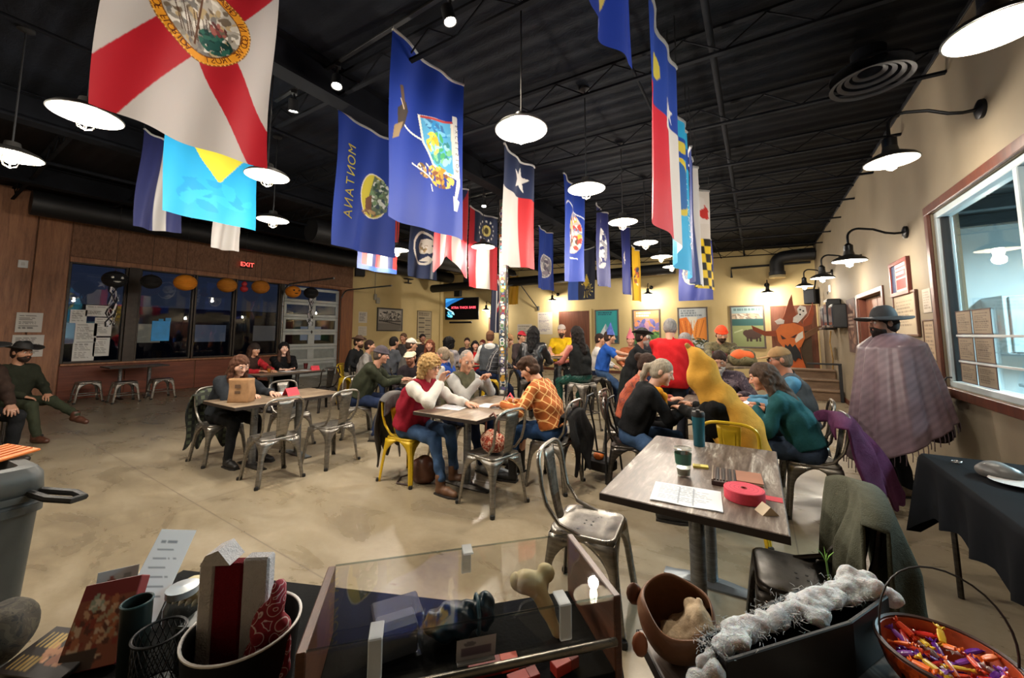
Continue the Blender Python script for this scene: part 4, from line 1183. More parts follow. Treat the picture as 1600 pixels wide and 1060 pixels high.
# ================================================================== HANGING FLAGS
M_flag = printed(.6, .16, 'flag_cloth')
M_slv = mat('#b9b7b4', .7)
def flag(label, x0, y0, y1, zt, zb, fn, n=90, skew=0., lean=0., amp=.03, ph=0., fx=1.1, notch=0., drop=0., text=None, h=1.52, rot90=False, sleeve='#a9a8a6'):
    """a flag hung by its hoist from the ceiling; s runs from the near edge to the far edge, t downwards.
    rot90: hangs across the room instead of along it (y0,y1 are then x values and x0 is y)"""
    w_ = .91
    p = Paint(w_, h, n)
    fn(p)
    c0 = Vector((x0, (y0 + y1) / 2, zt)) if not rot90 else Vector(((y0 + y1) / 2, x0, zt))
    t = thing('state_flag', label, 'flag', tuple(c0), 0, 'flags hanging from the ceiling')
    def surf(S, T):
        u = S / w_; v = T / h
        d = skew * (u - .5) + lean * v + amp * (.35 + .65 * v) * np.sin(6.283 * fx * u + ph + 1.1 * v) + amp * .45 * np.sin(6.283 * 2.3 * u + ph * 2 + 3.0 * v)
        a = (y0 + (y1 - y0) * u) - (y0 + y1) / 2 + .018 * np.sin(5 * v + ph)
        z = -v * (zt - zb) - drop * u * v - .05 * np.sin(3.14 * u) * (1 - v)
        if notch: z = z + notch * np.clip(1 - np.abs(u - .5) * 2.2, 0, 1) * v ** 3
        if rot90: return a, -d, z
        return d, a, z
    p.sheet('cloth', surf, t, M_flag)
    pts = []
    for k in range(13):
        x, y, z = surf(np.float64(w_ * k / 12), np.float64(0.))
        pts.append((float(x), float(y), float(z)))
    MB().tube(pts, .016, 6).build('hem_sleeve', mat(sleeve, .7), t)
    for k in (0, 12):
        q = pts[k]
        MB().tube([q, (q[0], q[1], q[2] + max(.03, zc(x0 if not rot90 else y0) - zt + .0))], .004, 5).build('hang_cord', M_black, t)
    if text:
        for tx, size, col, f in text:
            def place(x, y, f=f):
                s, tt = f(x, y)
                X, Y, Z = surf(np.float64(s), np.float64(tt))
                return (float(X) + .006, float(Y), float(Z)) if not rot90 else (float(X), float(Y) - .006, float(Z))
            lettering(tx, size, place, mat(col, .6), t)
    return t
BLUE, NAVY, RED, WHT, GOLD = '#1f3fa0', '#1b2350', '#c8232c', '#d5d0cb', '#d9b62f'
# --- red saltire with a gold seal
def f_fl(p):
    p.fill('#b6afaa')
    wd = .23
    for (a, b, c, d) in ((.455, .64, .93, 1.52), (.455, .64, -.02, 1.52), (.455, .64, 0, -.1), (.455, .64, .91, -.1)):
        L_ = math.hypot(c - a, d - b); nx_, ny_ = -(d - b) / L_ * wd / 2, (c - a) / L_ * wd / 2
        ex, ey = (c - a) / L_ * .3, (d - b) / L_ * .3
        p.poly([(a + nx_, b + ny_), (c + ex + nx_, d + ey + ny_), (c + ex - nx_, d + ey - ny_), (a - nx_, b - ny_)], '#a81a26')
    x, y, r_ = .455, .64, .285
    p.ell(x, y, r_, r_, '#8a5a1c'); p.ell(x, y, r_ - .008, r_ - .008, '#e0962a'); p.ell(x, y, r_ - .055, r_ - .055, '#7d4a18'); p.ell(x, y, r_ - .062, r_ - .062, '#a9a296')
    p.blots(x, y, r_ - .062, r_ - .062, ['#c4bdb0', '#8d867a', '#6b5d4c', '#d8d2c6', '#75716c', '#b09a72'], 140, 5, .14)
    for i in range(14): p.line(x - .16 + .02 * i, y + .04 * math.sin(i * 2), x - .1 + .02 * i, y + .16, .006, '#4c3423')
    p.blots(x + .09, y + .1, .1, .08, ['#1f4a44', '#143530', '#2c5f50'], 50, 6, .3, True)
    p.blots(x + .1, y - .01, .05, .06, ['#7a3a3a', '#9a5a50', '#5a2c2c'], 18, 8, .35)
    p.line(x - .02, y - .15, x - .02, y + .19, .014, '#5b3a26')
    for k in range(72):
        a = k * 6.2832 / 72
        p.ell(x + (r_ - .006) * math.cos(a), y + (r_ - .006) * math.sin(a), .0045, .0045, '#f0c070')
def ring_text(txt, a0, step, inward, r_=.25, cx_=.455, cy_=.64):
    """letters around the seal; the cloth is seen from its back, so they read mirrored"""
    out = []
    for i, ch in enumerate(txt):
        if ch == ' ': continue
        a = a0 + i * step
        def f(x, y, a=a):
            # original flag axes: U along the fly (t), V downwards (s)
            ca, sa = math.cos(a), math.sin(a)
            if inward: U = r_ * ca + (-x * sa * -1) * 0 + y * ca + x * sa; V = -(r_ * sa + y * sa - x * ca)
            else: U = r_ * ca - y * ca - x * sa; V = -(r_ * sa - y * sa + x * ca)
            return cx_ + V, cy_ + U
        out.append((ch, .056, '#6b2d14', f))
    return out
flag('large white flag with a red saltire and gold seal, hanging nearest at the left', -3.02, .45, 1.36, 4.3, 2.77, f_fl, 230, amp=.05, ph=.6, fx=.8, drop=.02,
     text=ring_text('GREAT SEAL OF THE STATE OF FLORIDA', R(222), R(-6.35), True) + ring_text('IN GOD WE TRUST', R(240), R(7.5), False))
def f_cy(p):
    p.fill('#1f9cd0'); p.poly([(.5, .3), (.78, .62), (.52, 1.02), (.26, .62)], '#d8cf3a'); p.blots(.455, 1.2, .4, .2, ['#2aa6d6', '#1790c4'], 12, 3, .4)
flag('bright sky-blue flag with a yellow diamond, below the saltire flag', -5.45, 1.4, 2.33, 4.38, 2.88, f_cy, 90, amp=.03, ph=2.2, fx=.9, drop=.02)
def f_nv(p): p.fill('#20265c'); p.rect(.42, 0, .62, 1.52, '#c9c5c0')
flag('dark navy flag with one white stripe hanging far left', -7.3, 1.6, 2.12, 4.45, 3.03, f_nv, 50, amp=.07, ph=1., fx=1.)
def f_wh(p): p.fill('#c9c4bf'); p.rect(0, 0, .91, .5, '#2a3550')
flag('pale grey flag whose end shows under the sky-blue flag', -7.3, 2.52, 2.92, 4.4, 2.9, f_wh, 40, amp=.05, ph=.3)
# --- blue flag with its name in gold letters
def f_mt(p):
    p.fill('#1a378c')
    x, y, rx, ry = .56, .8, .2, .27
    p.ell(x, y, rx + .015, ry + .015, '#d8d4c0'); p.ell(x, y, rx, ry, '#c9b83a')
    p.poly([(x, y - ry), (x + rx, y - ry * .6), (x + rx, y + ry * .6), (x, y + ry), (x - .02, y + .1), (x - .06, y)], '#5c6a50')
    p.blots(x + .09, y - .02, .13, .22, ['#2f4a3a', '#6d8a62', '#394a50', '#8a9a7a', '#c9ccc0'], 60, 4, .18)
    p.poly([(x - .12, y + .06), (x - .02, y - .02), (x, y + .22), (x - .1, y + .2)], '#6b4530')
    p.blots(x - .05, y + .22, .12, .05, ['#7a5a40', '#a98a5a'], 12, 5, .4)
flag('royal blue flag with gold MONTANA lettering seen mirrored', -3.94, 2.46, 3.36, 4.1, 2.51, f_mt, 150, amp=.035, ph=.4, fx=.9,
     text=[(ch, .15, '#d8c63c', (lambda i: (lambda x, y: (.2 - y, .36 + i * .128 + x)))(i)) for i, ch in enumerate('MONTANA')])
# --- big blue flag with arms and eagle
def f_ny(p):
    p.fill('#16338a')
    p.poly([(.36, .52), (.78, .42), (.8, .98), (.52, .92), (.4, .76)], '#d8d6c8'); p.poly([(.38, .53), (.76, .44), (.78, .94), (.54, .9), (.42, .75)], '#58a8d0')
    p.blots(.58, .56, .18, .06, ['#2f86c0', '#7cc0de', '#3a6ea0'], 20, 3, .4); p.blots(.62, .75, .15, .16, ['#4aa86a', '#7cc48a', '#3a8a8a', '#9fd0d8'], 40, 4, .25)
    p.blots(.53, .72, .09, .1, ['#e8c840', '#f2dc62', '#d9a82a'], 24, 5, .35); p.line(.36, .52, .42, .78, .014, '#e8e2d0'); p.line(.78, .44, .8, .98, .014, '#e8e2d0'); p.line(.38, .53, .78, .43, .02, '#b23a34')
    p.blots(.62, 1.0, .16, .1, ['#d9a63a', '#b98a2e', '#e8c860', '#7a4a2a'], 40, 6, .25); p.blots(.42, 1.0, .07, .07, ['#e0d2b8', '#b08a4a', '#6a5030'], 20, 7, .3); p.line(.3, .98, .52, 1.06, .012, '#e8e2d6'); p.line(.5, 1.1, .52, 1.16, .012, '#e8e2d6')
    p.poly([(.09, .62), (.2, .5), (.24, .56), (.2, .7), (.1, .84), (.05, .86), (.1, .74)], '#3a3028'); p.poly([(.1, .42), (.14, .4), (.2, .56), (.16, .6)], '#5a4634'); p.poly([(.06, .78), (.18, .68), (.12, .84), (.04, .9)], '#8a7350'); p.line(.2, .7, .4, .74, .016, '#e2ddd0'); p.line(.12, .52, .18, .58, .012, '#d8c8a0')
    p.poly([(.78, .36), (.83, .36), (.86, 1.02), (.8, 1.18), (.77, 1.18), (.81, 1.0)], '#d8d8d2'); p.poly([(.76, 1.14), (.84, 1.18), (.8, 1.28), (.76, 1.28)], '#c9c9c4')
flag('tall blue flag with a landscape shield, eagle and scroll in the centre foreground', -2.63, 2.14, 3.1, 4.27, 2.54, f_ny, 190, amp=.04, ph=2.6, fx=.75, drop=.02,
     text=[(ch, .05, '#2a2a2a', (lambda i: (lambda x, y: (.825 - y, .46 + i * .055 + x)))(i)) for i, ch in enumerate('EXCELSIOR')])
# --- lone star
def f_tx(p):
    p.fill('#b32228'); p.rect(0, 0, .5, 1.52, '#b5b0aa'); p.rect(0, 0, .91, .52, '#1d2744'); p.star(.5, .27, .2, '#d0ccc6', rot=R(10))
flag('red, white and navy flag with a single white star', -2.75, 4.07, 4.96, 4.06, 2.42, f_tx, 110, amp=.05, ph=1.0, fx=1.2, drop=-.06)
def seal(base, r_, cols, seed, ring='#d8d4ca', y=.75, extra=None):
    def f(p):
        p.fill(base); p.ell(.455, y, r_, r_ * 1.05, ring); p.ell(.455, y, r_ * .9, r_ * .95, '#8a8a90'); p.blots(.455, y, r_ * .9, r_ * .95, cols, 60, seed, .2)
        if extra: extra(p)
    return f
PAL = ['#d8d0c4', '#7a6a5a', '#c9b68a', '#5a6a7a', '#b0a8a0']
def f_ut(p):
    p.fill('#1f3e9e'); p.line(.1, .4, .25, .3, .02, '#dfe3ea'); p.line(.25, .3, .8, .5, .02, '#dfe3ea'); p.ell(.5, .75, .22, .33, '#c9b9b0'); p.blots(.5, .75, .21, .32, ['#c04a40', '#e0d8cc', '#d8b84a', '#7a88b0', '#efe9e0', '#6a5040'], 60, 3, .22); p.line(.4, 1.14, .6, 1.16, .02, '#dfe3ea')
flag('bright blue flag with a colourful shield, second behind the lone star flag', -2.75, 5.95, 6.95, 4.33, 2.42, f_ut, 80, amp=.06, ph=.5, fx=1.2, drop=-.1)
def f_15(p): p.fill('#2b2f66'); p.blots(.45, .75, .2, .42, ['#c9c6c2', '#dcd9d4', '#8f8d92', '#b0aeb0'], 50, 6, .25); p.ell(.4, .2, .06, .05, '#c9ccd2')
flag('dusky navy flag with a pale upright figure', -2.75, 7.6, 8.46, 4.28, 2.54, f_15, 60, amp=.05, ph=1.4, drop=-.02)
flag('narrow navy flag with a small gold crest, beside the yellow flag', -2.75, 9.3, 10.15, 4.36, 2.53, seal('#262c68', .16, ['#c9a83a', '#8a5a4a', '#d8d0c0'], 8), 45, amp=.05, ph=.2)
def f_nj(p): p.fill('#d8a81e'); p.blots(.55, .8, .2, .3, ['#8a5a2a', '#3a3a50', '#b04a3a', '#e8d8a8'], 30, 5, .25)
flag('narrow yellow flag with a dark crest', -2.75, 10.4, 11.2, 3.92, 2.43, f_nj, 40, amp=.06, ph=2.)
flag('blue flag with a round pale seal, right of the lone star flag', -4.3, 7.9, 8.72, 4.1, 2.6, seal('#22409a', .3, ['#c9c0bc', '#9a8f9a', '#e0dad4', '#6a6070'], 9, '#e0dcd8', .9), 60, amp=.05, ph=.8)
def f_ga(p):
    p.fill('#9c1c24'); p.rect(.3, 0, .62, 1.52, '#a8a29a'); p.rect(.16, 0, .91, .62, '#1b2238')
    for k in range(13): p.star(.54 + .2 * math.sin(k * .483), .32 - .2 * math.cos(k * .483), .035, '#c9c6c0')
    p.ell(.54, .32, .1, .12, '#a89a5a'); p.ell(.54, .32, .05, .07, '#3a3424')
flag('red and white barred flag with a ring of stars', -4.3, 5.32, 6.22, 3.85, 2.37, f_ga, 80, amp=.04, ph=1.7)
def f_oh(p):
    p.fill('#a7a19b')
    for i in range(3): p.rect(.0 + i * .36, 0, .19 + i * .36, 1.52, '#a8202a')
    p.poly([(0, 0), (.91, 0), (.455, .62)], '#1b2750'); p.ell(.455, .22, .12, .12, '#e0dcd6'); p.ell(.455, .22, .07, .07, '#c92a34')
flag('red and white striped swallowtail flag behind the blue eagle flag', -4.3, 4.4, 5.26, 4.12, 2.5, f_oh, 70, amp=.05, ph=.4, notch=.34)
def f_la(p):
    p.fill('#23304f'); p.ell(.5, .7, .34, .46, '#d4cfc4', 0, .86); p.ell(.5, .66, .16, .2, '#c9c2b4'); p.poly([(.38, .5), (.6, .42), (.85, .5), (.7, .62), (.9, .72), (.66, .84), (.5, .8)], '#d8d2c6'); p.blots(.5, .7, .14, .14, ['#b89a6a', '#e4ded2', '#8a7a5a'], 24, 4, .3); p.poly([(.42, 1.05), (.62, .9), (.8, 1.0), (.6, 1.06)], '#d4cfc4')
flag('dark slate flag with a pale pelican emblem', -6.0, 5.44, 6.28, 4.0, 2.71, f_la, 70, amp=.05, ph=.9)
def f_hi(p):
    cs = ['#20387a', '#9c2422', '#a49f99', '#1c2548', '#9c2422', '#a49f99', '#1c2548', '#9c2422']
    for i, c_ in enumerate(cs): p.rect(i * .114, 0, (i + 1) * .114, 1.52, c_)
    p.rect(0, 1.42, .91, 1.52, '#2a4a9c')
flag('flag of red, white and blue upright stripes under the lettered blue flag', -5.9, 4.18, 5.08, 4.15, 2.68, f_hi, 60, amp=.04, ph=.1)
# --- row seen edge-on above the right tables
def f_nc(p):
    p.fill('#d0cbc8'); p.rect(0, .62, .52, 1.52, '#c9283a'); p.rect(0, 0, .91, .62, '#27449c'); p.star(.62, .5, .1, '#dcd8d4'); p.ell(.3, .3, .08, .1, '#c9b84a'); p.poly([(.5, .42), (.56, .7), (.44, .7)], '#dcd8d4')
flag('tall blue, red and white flag seen edge-on', -.5, 2.48, 3.38, 3.8, 2.27, f_nc, 90, amp=.035, ph=3.0, fx=.9, drop=.08)
def f_sd(p): p.fill('#2fa0cf'); p.ell(.4, .7, .26, .3, '#c9b23a'); p.ell(.4, .7, .2, .24, '#2a5f9a'); p.rect(0, .2, .91, .42, '#254a9c'); p.ell(.5, .3, .14, .06, '#c9b84a')
flag('sky-blue flag with white lettering seen edge-on beside the red and white one', -.55, 3.5, 4.4, 3.72, 2.14, f_sd, 90, amp=.045, ph=2.4, fx=1.1, drop=.04,
     text=[(ch, .11, '#e6eef0', (lambda i: (lambda x, y: (.74 - y, .28 + i * .085 + x)))(i)) for i, ch in enumerate('SOUTH DAKOTA')])
def f_wi(p): p.fill('#26346a'); p.rect(.55, 0, .91, 1.52, '#b9b6b4')
flag('dark blue and grey flag seen edge-on behind the sky-blue flag', -.55, 4.5, 5.2, 3.6, 2.1, f_wi, 50, amp=.05, ph=1.1)
def f_md(p):
    p.fill('#c9c2ba')
    for i in range(6):
        for j in range(10):
            if (i + j) % 2 == 0: p.rect(i * .16, .76 + j * .12, (i + 1) * .16, .88 + j * .12, '#1b1a18')
            else: p.rect(i * .16, .76 + j * .12, (i + 1) * .16, .88 + j * .12, '#e0be2a')
    p.rect(0, 0, .45, .76, '#b8332f'); p.blots(.45, .36, .4, .3, ['#d0cac4', '#b8332f'], 12, 3, .4)
flag('yellow and black checked flag', -.6, 5.4, 6.3, 3.65, 2.16, f_md, 60, amp=.06, ph=.6, skew=.15)
def f_ne(p): p.fill('#1f3a9e'); p.ell(.25, 1.08, .3, .34, '#c9b45a', 0, .8); p.ell(.25, 1.08, .24, .27, '#9a916e'); p.blots(.25, 1.08, .23, .26, ['#c9bf8a', '#6a6a4a', '#8a9a9a', '#d8cfa0'], 50, 4, .2)
flag('blue flag with a gold seal cut off by the top of the picture', -.52, 1.36, 2.02, 4.25, 2.86, f_ne, 110, amp=.03, ph=.5, drop=-.1)
def f_18(p):
    p.fill('#262f72'); p.ell(.36, .8, .26, .3, '#b9b08a', 0, .82); p.ell(.36, .8, .2, .24, '#5a5f6a'); p.blots(.36, .8, .2, .24, PAL, 30, 5, .25)
flag('plain navy flag with a dark round seal hanging across the back of the room', 10.6, -1.63, -.84, 3.86, 2.36, f_18, 60, amp=.03, rot90=True)
def f_in(p):
    p.fill('#1c2036'); p.rect(.0, 0, .35, 1.52, '#2f55b0')
    for k in range(9):
        a = k * .5 - .6
        p.line(.6, .75, .6 + .2 * math.sin(a), .75 - .2 * math.cos(a) + .5, .012, '#c9b04a'); p.star(.6 + .24 * math.sin(a), 1.22 - .22 * math.cos(a), .035, '#d8c87a')
    p.ell(.6, 1.0, .08, .12, '#c9a83a')
flag('black flag with gold stars and torch hanging across the back of the room', 10.4, -4.62, -3.8, 4.0, 2.5, f_in, 60, amp=.03, rot90=True)
def f_ar(p): p.fill('#20253f'); p.line(.25, 0, .25, 1.52, .05, '#d8d4d0'); p.poly([(.3, 0), (.91, .5), (.3, 1.0)], '#b02a34'); p.poly([(.3, .12), (.75, .5), (.3, .88)], '#d8d4d0'); p.poly([(.3, .22), (.65, .5), (.3, .78)], '#20253f')
flag('dark folded flag with red and white chevrons beside the sticker post', 9.2, -6.55, -6.0, 3.3, 1.55, f_ar, 50, amp=.06, rot90=True, fx=1.6)
def f_ye(p): p.fill('#c99a2a')
flag('small gold flag on the back wall right of the sticker post', 13.6, -8.75, -8.3, 4.0, 2.75, f_ye, 25, amp=.05, rot90=True)

# ================================================================== METAL CHAIRS
M_gun = metal('#8f8a82', .33)
M_yelm = mat('#c9a51c', .35, .2, .12)
M_dk = metal('#4a4642', .34)
def rrect(hw, hd, r_, n=5):
    pts = []
    for cx_, cy_, a0 in ((hw - r_, hd - r_, 0), (-hw + r_, hd - r_, 90), (-hw + r_, -hd + r_, 180), (hw - r_, -hd + r_, 270)):
        for k in range(n + 1):
            a = R(a0 + 90 * k / n)
            pts.append((cx_ + r_ * math.cos(a), cy_ + r_ * math.sin(a)))
    return pts
def metal_chair(label, loc, rz, m, group='metal cafe chairs', seat_h=.45, back=True, s=1.0, foot=.225):
    """faces +y; pressed steel: rounded seat, four splayed folded legs with arched aprons, hoop and splat back"""
    t = thing('metal_chair' if back else 'metal_stool', label, 'chair' if back else 'stool', loc, rz, group)
    hw = .18 * s
    # seat pan with rolled rim and dished top
    rings = [(1.0, -.035), (1.02, -.012), (1.0, .0), (.95, .003), (.88, -.004), (.5, -.008), (.12, -.008)]
    mb = MB(); vs = []; base = rrect(hw, hw, .055)
    nb = len(base)
    P_ = [[(x * k, y * k, seat_h + z) for x, y in base] for k, z in rings]
    o = [p for row in P_ for p in row]
    fs = [(i * nb + k, i * nb + (k + 1) % nb, (i + 1) * nb + (k + 1) % nb, (i + 1) * nb + k) for i in range(len(rings) - 1) for k in range(nb)]
    fs.append(tuple((len(rings) - 1) * nb + k for k in range(nb)))
    mb.add(o, fs)
    so = mb.build('seat', m, t, True, 60)
    for dx, dy in ((-.02, -.02), (.02, -.02), (-.02, .02), (.02, .02)):
        MB().lathe([(.006, 0), (.006, .0015), (0, .0015)], 8, (dx, dy, seat_h - .0075)).build('drain_hole', M_black, so)
    # legs
    NT = 12
    for sx in (-1, 1):
        for sy in (-1, 1):
            mb = MB()
            for ax_ in (0, 1):
                rows = []
                for i in range(NT + 1):
                    tt = i / NT
                    cx_ = sx * (hw * .99 + (foot - hw) * tt); cy_ = sy * (hw * .99 + (foot - hw) * tt)
                    z = (seat_h - .02) * (1 - tt)
                    w0 = .03 + .012 * (1 - tt) + (hw - .035) * max(0, 1 - tt / .42) ** 2.6
                    row = []
                    for q in (0, .28, .5, .72, 1.):
                        bow = .010 * math.sin(math.pi * min(q * 1.2, 1)) * (.4 + .6 * tt)
                        if ax_ == 0: row.append((cx_ - sx * w0 * q, cy_ + sy * bow, z))
                        else: row.append((cx_ + sx * bow, cy_ - sy * w0 * q, z))
                    rows.append(row)
                mb.grid(rows)
            lo_ = mb.build('leg', m, t, True, 50, solid=.005)
            MB().lathe([(.02, 0), (.022, .012), (.018, .03)], 10, (sx * foot, sy * foot, 0)).build('foot_cap', M_black, lo_)
    if not back:
        for a, b in (((-1, -1), (1, -1)), ((1, -1), (1, 1)), ((1, 1), (-1, 1)), ((-1, 1), (-1, -1))):
            f_ = hw + (foot - hw) * .62
            MB().tube([(a[0] * f_, a[1] * f_, seat_h * .38), (b[0] * f_, b[1] * f_, seat_h * .38)], .011, 6, flat=1.).build('stretcher', m, t)
        return t
    # hoop back
    top = .86
    pts = [(-.168, .02, seat_h - .015), (-.172, -.12, seat_h + .03), (-.182, -.19, seat_h + .12), (-.192, -.215, seat_h + .22), (-.19, -.228, top - .1)]
    arc = [(math.copysign(.188 * abs(math.cos(a)) ** .6, -math.cos(a)), -.232 - .018 * math.sin(a), top - .095 + .095 * math.sin(a) ** .8) for a in np.linspace(.2, math.pi - .2, 13)]
    pts = pts + arc + [(-x, y, z) for x, y, z in pts[::-1]]
    MB().tube(pts, .0125, 8).build('back_frame', m, t)
    rows = []
    for i in range(9):
        u = i / 8
        wv = .05 + .032 * u
        y = -.168 - .08 * u ** .7; z = seat_h - .01 + (top - .01 - seat_h) * u
        rows.append([(wv * q, y + .012 * (1 - q * q) - (.006 if abs(q) < .55 and .15 < u < .9 else 0), z) for q in (-1, -.6, -.5, 0, .5, .6, 1)])
    MB().grid(rows).build('back_splat', m, t, True, 30, solid=.005)
    return t

def table(label, x0, x1, y0, y1, m, z=.76, name='dining_table', group='wood-topped dining tables', twin=True, planks=True):
    cx_, cy_ = (x0 + x1) / 2, (y0 + y1) / 2
    t = thing(name, label, 'table', (cx_, cy_, 0), 0, group)
    hx, hy = (x1 - x0) / 2, (y1 - y0) / 2
    MB().bb((-hx, -hy, z - .03), (hx, hy, z), .003).build('tabletop', m, t, False)
    e = mat('#2a211c', .5)
    for lo, hi in (((-hx - .003, -hy - .003, z - .034), (hx + .003, -hy, z - .002)), ((-hx - .003, hy, z - .034), (hx + .003, hy + .003, z - .002)), ((-hx - .003, -hy, z - .034), (-hx, hy, z - .002)), ((hx, -hy, z - .034), (hx + .003, hy, z - .002))):
        MB().bb(lo, hi, .001).build('edge_band', e, t, False)
    mg = metal('#7d8084', .35)
    for yy in ((-.26, .26) if twin else (0,)):
        MB().tube([(0, yy, .035), (0, yy, z - .04)], .038, 18).build('column', mg, t)
        MB().bb((-hx * .85, yy - .05, z - .045), (hx * .85, yy + .05, z - .031), .003).build('top_bracket', M_dk, t, False)
        mb = MB()
        hl = .27
        prof = []
        for k in range(15):
            u = -1 + 2 * k / 14
            prof.append([(hl * u, yy + q * (.055 - .018 * abs(u)), .012 + (.03 * (1 - u * u) if abs(q) < .9 else 0.0)) for q in (-1, -.5, 0, .5, 1)])
        mb.grid(prof)
        mb.grid([[(hl * (-1 + 2 * k / 14), yy + q * (.055 - .018 * abs(-1 + 2 * k / 14)), zz) for q, zz in ((-1, .012), (-1, .0), (1, .0), (1, .012))] for k in range(15)])
        mb.build('foot', M_dk if yy < 0 or not twin else mat('#7f868c', .4, .4), t, True, 40)
    return t
def streaky(name, a, b, c, d):
    n = NB(name)
    v_ = n.mapping((9, 1.6, 1))
    f = n.noise(1.5, 10, .7, v_, .9)
    g_ = n.noise(30, 4, .6, n.mapping((3, .3, 1)))
    h_ = n.math('ADD', n.math('MULTIPLY', f, .78), n.math('MULTIPLY', g_, .22))
    n.set(n.ramp(h_, [(.33, a), (.45, b), (.55, c), (.64, d)]), .42)
    n.bump(h_, .12, .003)
    return n.m
M_top1 = streaky('weathered_wood_top', '#3a2f29', '#57483e', '#776a5f', '#b5ada1')
M_top2 = streaky('brown_wood_top', '#4c3f34', '#685848', '#86745f', '#a6957e')
T1 = table('grey weathered wood table in the right foreground with a red tape roll', -.68, .07, 1.87, 3.12, M_top1)
T2 = table('wood table in the middle where three people write', -2.92, -2.13, 2.77, 4.02, M_top2)
T3 = table('wood table at the left with a brown paper bag', -5.41, -4.62, 1.9, 3.16, M_top2)
T4 = table('wood table where the hooded woman sits', -8.5, -7.72, 3.55, 4.82, M_top2)
T5 = table('small far table against the window wall', -13.2, -12.4, 2.55, 3.6, M_top2)
T6 = table('wood table between the banana costume and the teal sweater', -.78, .02, 4.12, 5.4, M_top1)
T9 = table('wood table in front of the green hooded man', -5.35, -4.55, 4.2, 4.85, M_top2, twin=False)
T10 = table('far wood table near the cedar column', -7.3, -6.3, 6.15, 6.85, M_top2, twin=False)
T12 = table('far wood table below the television', -6.5, -5.7, 7.1, 7.7, M_top2, twin=False)
def hightop(x, y, label, r_=.36, z=1.07):
    t = thing('high_table', label, 'table', (x, y, 0), 0, 'round high tables')
    MB().lathe([(0, z - .03), (r_ - .004, z - .03), (r_, z - .026), (r_, z - .004), (r_ - .004, z), (0, z)], 40).build('tabletop', M_top2, t, True, 30)
    MB().tube([(0, 0, .03), (0, 0, z - .03)], .04, 16).build('column', metal('#7d8084', .35), t)
    MB().lathe([(.28, 0), (.28, .012), (.1, .03), (.05, .05), (0, .05)], 30).build('base', M_dk, t)
hightop(-3.4, 7.15, 'round high table with the yellow-shirted man')
hightop(-.42, 6.55, 'round high table with the orange-hatted man')
hightop(-1.9, 7.8, 'round high table between the blue shirt and the black coat')

FX, FNX, FY, FNY = R(-90), R(90), 0., R(180)          # facing +x, -x, +y, -y
metal_chair('empty grey metal chair in the foreground pulled out from the weathered table', (-.87, 2.2, 0), FX + R(6), M_gun)
metal_chair('yellow metal chair under the banana costume', (-.2, 3.62, 0), FY + R(-3), M_yelm)
metal_chair('dark metal chair under the green jacket at the right', (.12, 2.24, 0), FNX + R(4), M_dk)
metal_chair('grey metal chair under the woman in the teal sweater', (.34, 4.28, 0), FNX + R(6), M_gun)
metal_chair('grey metal chair of the black-hooded writer at the right table', (-1.12, 3.96, 0), FX + R(16), M_dk)
metal_chair('grey metal chair of the tie-dye shirt wearer', (-1.34, 4.56, 0), FX, M_gun)
metal_chair('grey metal chair behind the cap wearer in blue', (.36, 5.05, 0), FNX, M_gun)
metal_chair('yellow metal chair of the curly-haired woman, draped with a dark coat', (-3.2, 3.0, 0), FX + R(4), M_yelm)
metal_chair('grey metal chair of the bald man', (-3.22, 3.72, 0), FX, M_gun)
metal_chair('grey metal chair of the woman in the orange plaid shirt', (-1.82, 3.68, 0), FNX, M_gun)
metal_chair('empty grey metal chair with a red handbag on its seat', (-2.1, 2.98, 0), FNX + R(-10), M_gun)
metal_chair('empty grey metal chair nearest the camera at the paper bag table', (-4.42, 2.2, 0), FNX + R(-4), M_gun)
metal_chair('empty grey metal chair at the far end of the paper bag table', (-4.38, 2.84, 0), FNX + R(5), M_gun)
metal_chair('metal chair of the long-haired woman, hung with a checked jacket', (-5.62, 2.16, 0), FX, M_gun)
metal_chair('empty metal chair across from the long-haired woman', (-5.5, 2.95, 0), FX, M_gun)
metal_chair('metal chair of the man in the green hooded jacket', (-5.2, 3.78, 0), FX + R(-30), M_gun)
metal_chair('empty dark metal chair beside the hooded woman', (-7.42, 4.6, 0), FNX, M_dk)
metal_chair('metal chair of the hooded woman in black', (-8.75, 4.45, 0), FX, M_dk)
metal_chair('metal chair of the dark-capped person in red', (-8.75, 3.75, 0), FX, M_dk)
for i, (x, y, a) in enumerate(((-12.1, 2.75, FNX), (-12.15, 3.4, FNX), (-12.8, 2.3, FY))):
    metal_chair(('grey backless stool at the small far table, nearer one', 'grey backless stool at the small far table, farther one', 'grey backless stool at the end of the small far table')[i], (x, y, 0), a, M_gun, 'low stools at the window table', .45, False)

# ================================================================== PEOPLE
def A(*a): return np.array(a, float)
def nrm(v): return v / max(np.linalg.norm(v), 1e-9)
def ik(a, t, l1, l2, pole):
    d = t - a
    L_ = np.linalg.norm(d)
    dn = d / max(L_, 1e-6)
    L2_ = min(L_, (l1 + l2) * .995)
    t = a + dn * L2_
    x = (l1 * l1 - l2 * l2 + L2_ * L2_) / (2 * L2_)
    hh = math.sqrt(max(l1 * l1 - x * x, 0))
    p = nrm(pole - (pole @ dn) * dn)
    return a + dn * x + p * hh, t
_sk = {}
def skinm(c):
    if c not in _sk:
        n = NB('skin_' + c.strip('#'))
        k_ = lin(c)
        n.set(n.ramp(n.noise(12, 3), [(.3, tuple(x * .88 for x in k_)), (.7, tuple(min(1, x * 1.08) for x in k_))]), .5, Subsurface_Weight=.06)
        n.b.inputs['Subsurface Radius'].default_value = (.02, .008, .004)
        _sk[c] = n.m
    return _sk[c]
